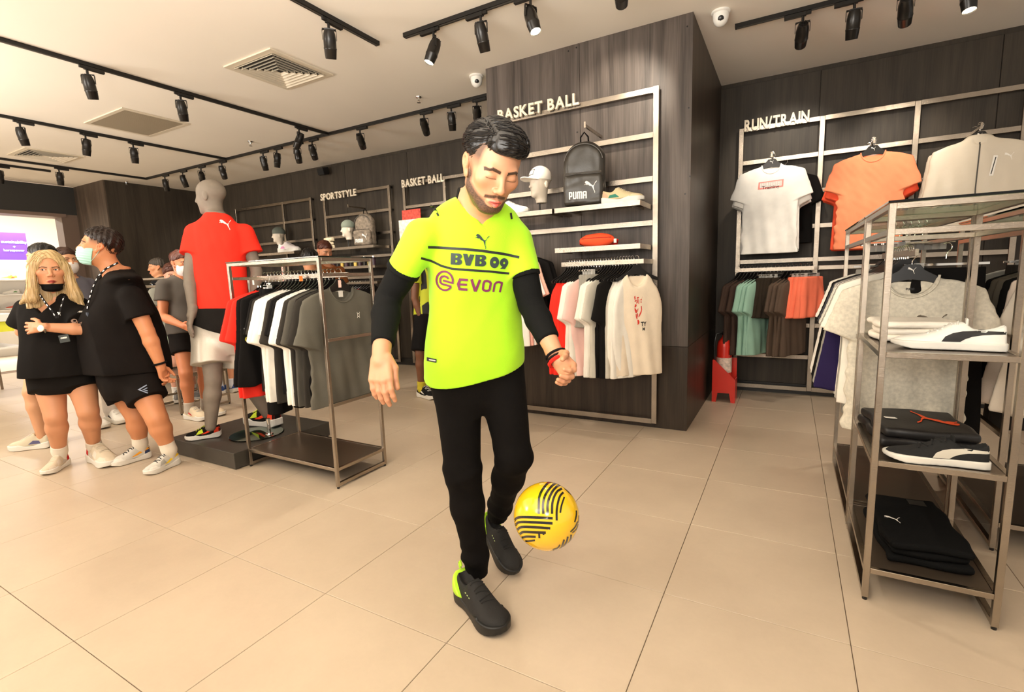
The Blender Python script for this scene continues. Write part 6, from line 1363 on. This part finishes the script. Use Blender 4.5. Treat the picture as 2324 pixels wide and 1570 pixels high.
shoe(man, at(502, 988, Z=.122), at(426, 998, Z=.122), 'runner', BU, RUBW, fab((210, 225, 70)), S1); shoe(man, at(632, 968, Z=.122), at(566, 958, Z=.122), 'runner', BU, RUBW, fab((210, 225, 70)), S1)
gb = at(583, 985, Z=.119); g = thing('glass_disc', 'round glass base plate on the black platform', 'base plate', (gb[0], gb[1], .119)); MB().lathe([(.185, 0), (.19, .004), (.185, .008)], 40).ob('glass_plate', mat('green_glass'), g)
MB().lathe([(.028, .008), (.026, .014), (.012, .016), (.011, .11), (.016, .112), (.016, .125)], 16, Matrix.Translation((.11, .03, 0))).ob('calf_rod', CHROME, g, smooth=True); MB().bar((.11, .03, .08), (.135, .02, .08), .01, .01).ob('clamp_knob', CHROME, g)

# ---------------------------------------------------------------- blonde woman, arms crossed
J = dict(head=pj(112, 614, 3.30), neck=pj(120, 676, 3.38), pelvis=pj(143, 842, 3.44), shR=pj(62, 702, 3.38), shL=pj(180, 702, 3.44), elR=pj(50, 752, 3.42), elL=pj(196, 748, 3.30), wrR=pj(128, 752, 3.40), wrL=pj(96, 742, 3.16), hipR=pj(112, 862, 3.44), hipL=pj(182, 856, 3.46), knR=pj(126, 945, 3.40), knL=pj(200, 932, 3.44), anR=ank(152, 1052, 104, 1078), anL=ank(212, 1042, 255, 1058), gaze=.003)
J['face'] = nrm(CC - J['head'] + np.array([.5, .0, -.05])); sk = (206, 146, 108)
hl_ = hand_parts(J['wrL'], pj(58, 745, 3.17) - J['wrL'], CR[2], -CR[1], curl=(.2, .3, .2), s=.95, thumb=(.1, .1), spread=.10)
wo = person('blonde woman in black polo and shorts, arms crossed, mask under her chin', J, sk, k=1.08, s=1.03, hb=.008, hh=.003, hands=dict(L=hl_), face=dict(lips=(165, 66, 56), brow=(96, 68, 48)), headkw=dict(fat=.006), belly=.01, fem=True)
BP = fab((20, 17, 15), 'black_polo'); F = frame(J)
def polo(P):
    d = tee_fn(J, k=1.08, infl=.022, flare=.035, hem=-.02, slv=.72, slr=.042, seed=4, wr=.006, belly=.02, neckr=.082, wide=1.04, vneck=.10)(P); return d
pw = cloth(wo, 'polo_shirt', polo, [J[x] for x in ('neck', 'pelvis', 'shL', 'shR', 'elR', 'elL')], BP, .007, .16)
cloth(wo, 'shorts', shorts_fn(J, k=1.08, infl=.018, cover=.30, r1=.118, seed=5, top=.06), [J[x] for x in ('pelvis', 'hipL', 'hipR')], fab((22, 19, 17)), .008, .20)
mask(wo, J, 1.03, fab((20, 18, 18)), low=True, cover=(-.085, -.150))
HW = HF(J)
def bh(Pw):
    P = local(Pw, J['head'], HW, 1.03); x, y, z = P; ax = np.abs(x)
    d = ell(P, (0, -.018, .040), (.090, .104, .092)); fall = [(-.235, 0, -.01, .135, .03), (-.17, 0, -.02, .122, .055), (-.10, 0, -.02, .100, .075), (0, 0, -.02, .092, .090), (.05, 0, -.018, .086, .1)]
    d = smin(d, rings(P, fall, e=2.2), .02)
    for s in (-1, 1): d = smin(d, cap(P, (s * .075, .035, .02), (s * .105, .05, -.17), .026, .030), .025)
    d = smin(d, cap(P, (-.11, .05, -.16), (-.135, .075, -.26), .028, .008), .02); d = smin(d, cap(P, (.11, .03, -.16), (.16, .03, -.20), .028, .006), .02)
    d = d - .0022 * np.sin((x * 1.0 + y * .5) * 260 + 2 * np.sin(z * 18)) - wrinkle(P, .003, 34, 8)
    fc = ell(P, (0, .095, -.022), (.061 , .085, .105)); d = smax(d, -fc, .008); d = smax(d, -np.maximum(np.maximum(ax - .066, -.30 - z), np.maximum(z + .02, -(y - .012))), .012)
    return d * np.float32(1.03)
hh_ = solid_ob('hair', bh, J['head'] - np.array([.26, .26, .34]), J['head'] + np.array([.26, .26, .17]), .0045, HAIRBL, wo); strands(hh_, wo, J, 1.03, lambda q: (.9 * np.sign(q[0] + .001) * (q[2] > .07) + .12 * q[0] / .1, .0, -1.0 + .0), 700, HAIRBL, 2, .11, .0017)
def lanyard(t, pts, n=9, txt=True):
    pts = [np.array(p) for p in pts]; m = MB()
    for a, b in zip(pts[:-1], pts[1:]): m.bar(a, b, .013, .003, up=-CR[2])
    m.ob('lanyard', fab((26, 24, 24)), t, world=True); mk = MB()
    for a, b in zip(pts[:-1], pts[1:]):
        L = np.linalg.norm(b - a); k = max(1, int(L / .035))
        for i in range(k): p = a + (b - a) * (i + .5) / k - CR[2] * .003; mk.bar(p - nrm(b - a) * .008, p + nrm(b - a) * .008, .006, .001, up=-CR[2])
    tag(mk.ob('lanyard_marks', WHITEPR, t, world=True), kind='stuff')
dd = 3.19
lanyard(wo, [pj(90, 668, 3.24), pj(104, 688, dd), pj(118, 705, dd - .01), pj(129, 722, dd - .02)]); lanyard(wo, [pj(146, 672, 3.24), pj(138, 700, dd), pj(131, 722, dd - .02)])
c = pj(146, 768, 3.10); bx = MB().box((-.032, -.002, -.024), (.032, .002, .024)); o = bx.ob('name_badge', mat('badge_plastic', (60, 64, 62), .2), wo, world=True); 
o.matrix_basis = Matrix.Translation(c) @ Matrix.Rotation(math.atan2(CR[2][0], CR[2][1]) * -1, 4, 'Z') @ Matrix.Rotation(-.15, 4, 'Y')
m = text_mesh('PUMA', w=.04, h=.010, bold=.015); m.transform(Matrix.Rotation(math.pi / 2, 4, 'X')); ob('lettering', m, WHITEPR, o, loc=(0, -.0026, .004))
decal('cat_logo', cat_mesh(.024), pw, pj(134, 712, 3.1), CR[0], (0, 0, 1), WHITEPR, wo, back=.1, off=.003); decal('lettering', text_mesh('PUMA', w=.030, h=.009), pw, pj(123, 712, 3.1), CR[0], (0, 0, 1), WHITEPR, wo, back=.1, off=.003)
w = pj(104, 744, 3.17); e_ = nrm(J['elL'] - J['wrL']); a = nrm(np.cross(e_, [0, 0, 1])); b = np.cross(e_, a)
MB().tube([w + .030 * (a * math.cos(q) + b * math.sin(q)) for q in np.linspace(0, 2 * math.pi, 25)], .0045, 6, cap=False).ob('watch_strap', mat('mesh_strap', (120, 112, 100), .4, .6), wo, world=True, smooth=True)
MB().lathe([(.019, 0), (.021, .003), (.021, .008), (.017, .010)], 24, Matrix.Translation(w - CR[2] * .028 + CR[1] * .004) @ Vector(-CR[2]).to_track_quat('Z', 'Y').to_matrix().to_4x4()).ob('watch_case', mat('watch_white', (232, 226, 214), .25), wo, world=True, smooth=True)
BD = [o_ for o_ in COL.objects if o_.parent == wo and o_.name.startswith('body')][0]
TAT = mat('tattoo_ink', (112, 84, 66), .7); 
m = poly_tris([arcp(0, 0, .020, .013, 0, 345, 20), arcp(.004, 0, .010, .006, 0, 345, 12)]); decal('tattoo', m, BD, pj(168, 728, 3.05), CR[0], -CR[1], TAT, wo, back=.02, off=.0012, step=.006)
m = poly_tris(stroke([(0, 0), (.012, .004), (.008, .016), (.02, .022), (.014, .006)], .003)); decal('tattoo', m, BD, pj(178, 739, 3.05), CR[0], -CR[1], TAT, wo, back=.02, off=.0012, step=.006)
SKS = fab((232, 224, 210)); socks(wo, J, SKS, top=.07, k=1.0, r=.044)
BE = fab((214, 200, 176), 'shoe_beige'); S2 = [('toe', fab((226, 216, 198))), ('quarter', fab((224, 212, 196))), ('mid', fab((206, 196, 182)))]
shoe(wo, at(152, 1052, Z=.003), at(104, 1078, Z=.003), 'runner', BE, RUBW, CREAM, [('heel', fab((200, 30, 30)))] + S2); shoe(wo, at(212, 1042, Z=.003), at(255, 1058, Z=.003), 'runner', BE, RUBW, CREAM, [('heel', fab((200, 30, 30)))] + S2)

# ---------------------------------------------------------------- man in black seen from the side, hands behind his back
J = dict(head=pj(226, 562, 3.34), neck=pj(268, 628, 3.42), pelvis=pj(286, 842, 3.46), shL=pj(298, 672, 3.30), shR=pj(254, 658, 3.66), elL=pj(334, 752, 3.34), elR=pj(300, 740, 3.66), wrL=pj(364, 828, 3.40), wrR=pj(366, 838, 3.50), hipL=pj(315, 862, 3.42), hipR=pj(268, 862, 3.52), knL=pj(356, 950, 3.38), knR=pj(310, 945, 3.56), anL=ank(404, 1050, 334, 1078), anR=ank(342, 1035, 256, 1058))
J['face'] = facing(226, 562, 97, .22); sk = (204, 138, 96)
hl_ = hand_parts(J['wrL'], pj(372, 858, 3.42) - J['wrL'], CR[0], CR[2], curl=(.5, .7, .4), s=1.0, thumb=(.3, .2)); hr_ = hand_parts(J['wrR'], pj(384, 862, 3.46) - J['wrR'], -CR[0], CR[1], curl=(.4, .5, .3), s=1.0, thumb=(.3, .2))
mb = person('man in black T-shirt and shorts turned to the shop front, hands behind back', J, sk, k=1.16, s=1.08, hb=.008, hh=.0032, hands=dict(L=hl_, R=hr_), face=dict(fade=.0), belly=.07)
BT = fab((22, 18, 16), 'black_tee')
cloth(mb, 't_shirt', tee_fn(J, k=1.16, infl=.022, flare=.035, hem=-.01, slv=.60, slr=.036, seed=14, wr=.006, belly=.075, neckr=.088), [J[x] for x in ('neck', 'pelvis', 'shL', 'shR', 'elL')], BT, .007, .20)
bs = cloth(mb, 'shorts', shorts_fn(J, k=1.16, infl=.022, cover=.52, r1=.120, seed=15, top=.05), [J[x] for x in ('pelvis', 'hipL', 'hipR', 'knL')], fab((24, 20, 18)), .008, .20)
m = poly_tris(stroke([(.035, .03), (-.02, 0), (.035, -.022)], .007) + stroke([(.036, .012), (.008, 0), (.036, -.008)], .005)); decal('shorts_logo', m, bs, pj(322, 884, 3.10), CR[0], (0, 0, 1), mat('print_bluegrey', (130, 140, 160), .5), mb, back=.05, off=.003, reach=.8)
ho = short_hair(mb, J, 1.08, mat('hair_darkbrown', (36, 22, 16), .42, bump=.4, bscale=150), line=.024, vol=(.079, .100, .088), seed=3, front=.004, back=-.05); strands(ho, mb, J, 1.08, lambda q: (.3, .8 if q[1] > -.02 and q[2] > .07 else -.5, .25 if q[1] > .04 else -.6), 500, MATS['hair_darkbrown'], 3, .035, .0016, lift=.004, wob=.12)
mask(mb, J, 1.08, mat('mask_mint', (168, 214, 200), .8), cover=(-.012, -.118))
lanyard(mb, [pj(268, 596, 3.30), pj(240, 610, 3.30), pj(222, 628, 3.30), pj(210, 655, 3.26), pj(200, 690, 3.24), pj(198, 705, 3.24)])
MB().box((-.012, -.004, -.02), (.012, .004, .02)).ob('badge_clip', plast((60, 66, 80)), mb, world=True, loc=pj(199, 716, 3.23))
w = J['wrL'] - nrm(J['wrL'] - J['elL']) * .012; e_ = nrm(J['elL'] - J['wrL']); a = nrm(np.cross(e_, [0, 0, 1])); b = np.cross(e_, a)
MB().tube([w + .036 * (a * math.cos(q) + b * math.sin(q)) for q in np.linspace(0, 2 * math.pi, 25)], .008, 6, cap=False).ob('black_watch_band', fab(BK), mb, world=True, smooth=True)
socks(mb, J, fab((238, 228, 210)), top=.085, k=1.0, r=.046)
WG = fab((214, 210, 200), 'shoe_white_grey'); YO = fab((246, 168, 40)); S3 = lambda c: [('swoosh', fab(c)), ('toe', fab((236, 232, 222))), ('quarter', fab((170, 166, 156)))]
shoe(mb, at(404, 1050, Z=.003), at(334, 1078, Z=.003), 'runner', WG, RUBW, fab(BK), S3((250, 208, 40)), tongue=YO); shoe(mb, at(342, 1035, Z=.003), at(256, 1058, Z=.003), 'runner', WG, RUBW, fab(BK), [('swoosh', YO), ('heel', fab((50, 60, 90))), ('toe', fab((236, 232, 222)))], tongue=YO)

# ---------------------------------------------------------------- people further back
def std(px, fx, fy, d, hy, face, H=1.7, lean=0, w=.19, hipw=.09):
    """a standing figure: px head x, (fx, fy) feet pixel on the floor, d its depth, hy head centre y; joints upright between"""
    g = at(fx, fy, Z=0); dd = depth(g); hd = pj(px, hy, d or dd - .05); f = nrm(np.array([face[0], face[1], 0])); r = np.cross(f, [0, 0, 1]); T = hd[2] + .11; z = lambda q: np.array([0, 0, q * T])
    base = np.array([g[0], g[1], 0]); top = np.array([hd[0], hd[1], 0]); mid = base * .3 + top * .7
    J = dict(head=hd, neck=top - f * .02 + z(.835), pelvis=mid + z(.53), hipL=mid - r * hipw + z(.51), hipR=mid + r * hipw + z(.51), shL=top - r * w + z(.80) - f * .01, shR=top + r * w + z(.80) - f * .01,
             elL=top - r * (w + .05) + z(.62), elR=top + r * (w + .05) + z(.62), wrL=top - r * (w + .02) + z(.48) + f * .06, wrR=top + r * (w + .02) + z(.48) + f * .06, knL=base - r * hipw + z(.28) + f * .02, knR=base + r * hipw + z(.28) + f * .02, anL=base - r * hipw * .9 + z(.055), anR=base + r * hipw * .9 + z(.055))
    J['face'] = nrm(np.array(face, float)); J['_f'] = f; J['_r'] = r; return J
def extra(label, J, skin, topc, botc, hair, hairkw={}, shoes_=(235, 230, 220), maskc=None, sleeve=.5, cover=.5, sockc=None, k=.95, longp=False, stripes=(), hands=True, toe=None, top_='t_shirt', head=True):
    f = J['_f']; r = J['_r']
    hd = {}
    if hands:
        for s, q in (('L', -1), ('R', 1)): hd[s] = hand_parts(J['wr' + s], nrm(J['wr' + s] - J['el' + s]), -q * r, f, curl=(.4, .4, .3), s=.95)
    clean = {a: b for a, b in J.items() if a[0] != '_'}
    t = person(label, clean, skin, k=k, s=1.0, hb=.012, hh=.0052, hands=hd, face={}, headkw={}, hands_h=.005)
    cloth(t, top_, tee_fn(clean, k=k, infl=.018, flare=.02, hem=-.04, slv=sleeve, slr=.03, seed=7, wr=.005, neckr=.08), [J[x] for x in ('neck', 'pelvis', 'shL', 'shR', 'elL', 'elR')], topc if isinstance(topc, bpy.types.Material) else fab(topc), .011, .15)
    if longp:
        def fn(P):
            d = shorts_fn(clean, k=k, infl=.014, cover=1.0, r1=.072, top=.02)(P)
            for s in 'LR': d = smin(d, cap(P, J['kn' + s], J['an' + s] + np.array([0, 0, .03]), .068, .056), .02)
            return d
        cloth(t, 'trousers', fn, [J[x] for x in ('pelvis', 'hipL', 'hipR', 'anL', 'anR')], fab(botc), .012, .12)
    else: cloth(t, 'shorts', shorts_fn(clean, k=k, infl=.016, cover=cover, r1=.10, top=.02), [J[x] for x in ('pelvis', 'hipL', 'hipR', 'knL', 'knR')], fab(botc), .011, .14)
    if hair: strands(short_hair(t, clean, 1.0, hair, hh=.0065, **hairkw), t, clean, 1.0, lambda q: (.2 * np.sign(q[0]), -.4, -.8), 90, hair, 4, .04, .0022, seg=4)
    if maskc: mask(t, clean, 1.0, fab(maskc), cover=(-.015, -.118), h=.005)
    if sockc: socks(t, clean, fab(sockc), top=.10, r=.0445)
    tv = f if toe is None else nrm(np.array([toe[0], toe[1], 0]))
    for s in 'LR': a = J['an' + s].copy(); a[2] = .003; shoe(t, a - tv * .055, a + tv * .215, 'runner', fab(shoes_), RUBW, fab((235, 230, 222)), stripes)
    return t
toC = lambda x, y: (lambda v: (v[0], v[1], 0))(nrm(CC - np.array([x, y, 1.24])))
J = std(93, 116, 1008, 4.3, 585, facing(93, 585, 120), w=.12); extra('person with black cap and beige shoes half hidden behind the blonde woman', J, (214, 160, 122), (60, 56, 52), (70, 64, 58), HAIRB, shoes_=(206, 196, 172), k=.9, stripes=[('mid', fab((96, 96, 130)))])
J = std(150, 232, 962, 4.6, 592, facing(150, 592, -25), w=.16)
t = extra('woman with white mask and auburn plait standing behind the blonde woman', J, (216, 160, 120), (92, 90, 98), (236, 230, 222), mat('hair_auburn', (60, 34, 22), .5), maskc=(238, 232, 226), sockc=(242, 236, 226), shoes_=(240, 236, 226), stripes=[('form', BLACKPR)] if 0 else [('swoosh', BLACKPR)], longp=True)
MB().tube([J['head'] + np.array([.07, -.03, -.06]), J['head'] + np.array([.10, -.07, -.14]), J['head'] + np.array([.11, -.10, -.24]), J['head'] + np.array([.11, -.10, -.32])], [.03, .034, .03, .012], 10).ob('plait', mat('hair_orange', (150, 70, 24), .5, bump=.5, bscale=80), t, world=True, smooth=True)
J = std(356, 358, 858, 0, 607, facing(356, 607, 85, -.08)); extra('bearded man with grey hair in profile beyond the far rack', J, (212, 150, 110), (26, 26, 28), (40, 38, 36), HAIRG, hairkw=dict(front=-.004))
J = std(393, 424, 905, 0, 625, facing(393, 625, -5, -.12)); t = extra('masked woman with reddish hair in pale green skirt behind the grey-shirted person', J, (236, 176, 150), (150, 150, 140), (196, 214, 196), HAIRR, hairkw=dict(back=-.12, vol=(.095, .106, .10)), maskc=(240, 226, 222), shoes_=(130, 128, 126), sockc=(240, 236, 228), k=.98)
J = std(412, 452, 945, 0, 598, facing(412, 598, -35, -.1)); J['wrL'] = J['wrL'] + np.array([-.0, 0, .16]) + J['_f'] * .16; J['wrR'] = J['wrR'] + np.array([0, 0, .14]) + J['_f'] * .14
extra('masked person in charcoal T-shirt and black shorts beside the mannequin', J, (206, 132, 92), (84, 78, 72), (26, 22, 20), HAIRR, maskc=(240, 226, 222), sockc=(196, 186, 172), shoes_=(224, 206, 176), stripes=[('swoosh', fab((190, 70, 64)))], k=.98, cover=.5)
J = std(702, 690, 905, 0, 590, facing(702, 590, 175)); extra('person with black hair seen from behind beyond the glass-topped rack', J, (214, 152, 112), (36, 34, 33), (30, 30, 30), HAIRB, hairkw=dict(back=-.06), longp=True, hands=False)
J = std(737, 742, 874, 0, 570, facing(735, 570, -30, -.4)); extra('reddish-haired person looking down behind the black-haired head', J, (222, 160, 124), (150, 90, 50), (34, 32, 30), HAIRR, longp=True, hands=False)
J = std(520, 516, 893, 0, 606, facing(520, 606, 150)); extra('person with striped sock and blue trainer behind the mannequin', J, (224, 160, 122), (200, 196, 188), (50, 54, 66), HAIRB, shoes_=(60, 84, 140), sockc=(220, 224, 232), hands=False)
J = std(975, 972, 897, 0, 560, facing(975, 560, -40))
YJ = mat('jersey_yellow_black', (200, 190, 40), .7)
nt = YJ.node_tree; bs_ = nt.nodes['Principled BSDF']; tc = nt.nodes.new('ShaderNodeNewGeometry'); wv = nt.nodes.new('ShaderNodeTexVoronoi'); mp = nt.nodes.new('ShaderNodeMapping'); mp.inputs['Scale'].default_value = (14, 14, 3.5); wv.feature = 'DISTANCE_TO_EDGE'; wv.inputs['Scale'].default_value = 1
rp = nt.nodes.new('ShaderNodeValToRGB'); rp.color_ramp.elements[0].position = .10; rp.color_ramp.elements[0].color = lin((196, 204, 40)) + (1,); rp.color_ramp.elements[1].position = .13; rp.color_ramp.elements[1].color = lin((24, 22, 20)) + (1,)
nt.links.new(tc.outputs['Position'], mp.inputs[0]); nt.links.new(mp.outputs[0], wv.inputs['Vector']); nt.links.new(wv.outputs['Distance'], rp.inputs[0]); nt.links.new(rp.outputs[0], bs_.inputs['Base Color'])
t = extra('person in yellow and black patterned jersey behind the young man', J, (120, 78, 54), YJ, (24, 22, 22), HAIRB, sockc=(214, 196, 60), shoes_=(30, 30, 30), stripes=[('swoosh', WHITEPR)], cover=.95)
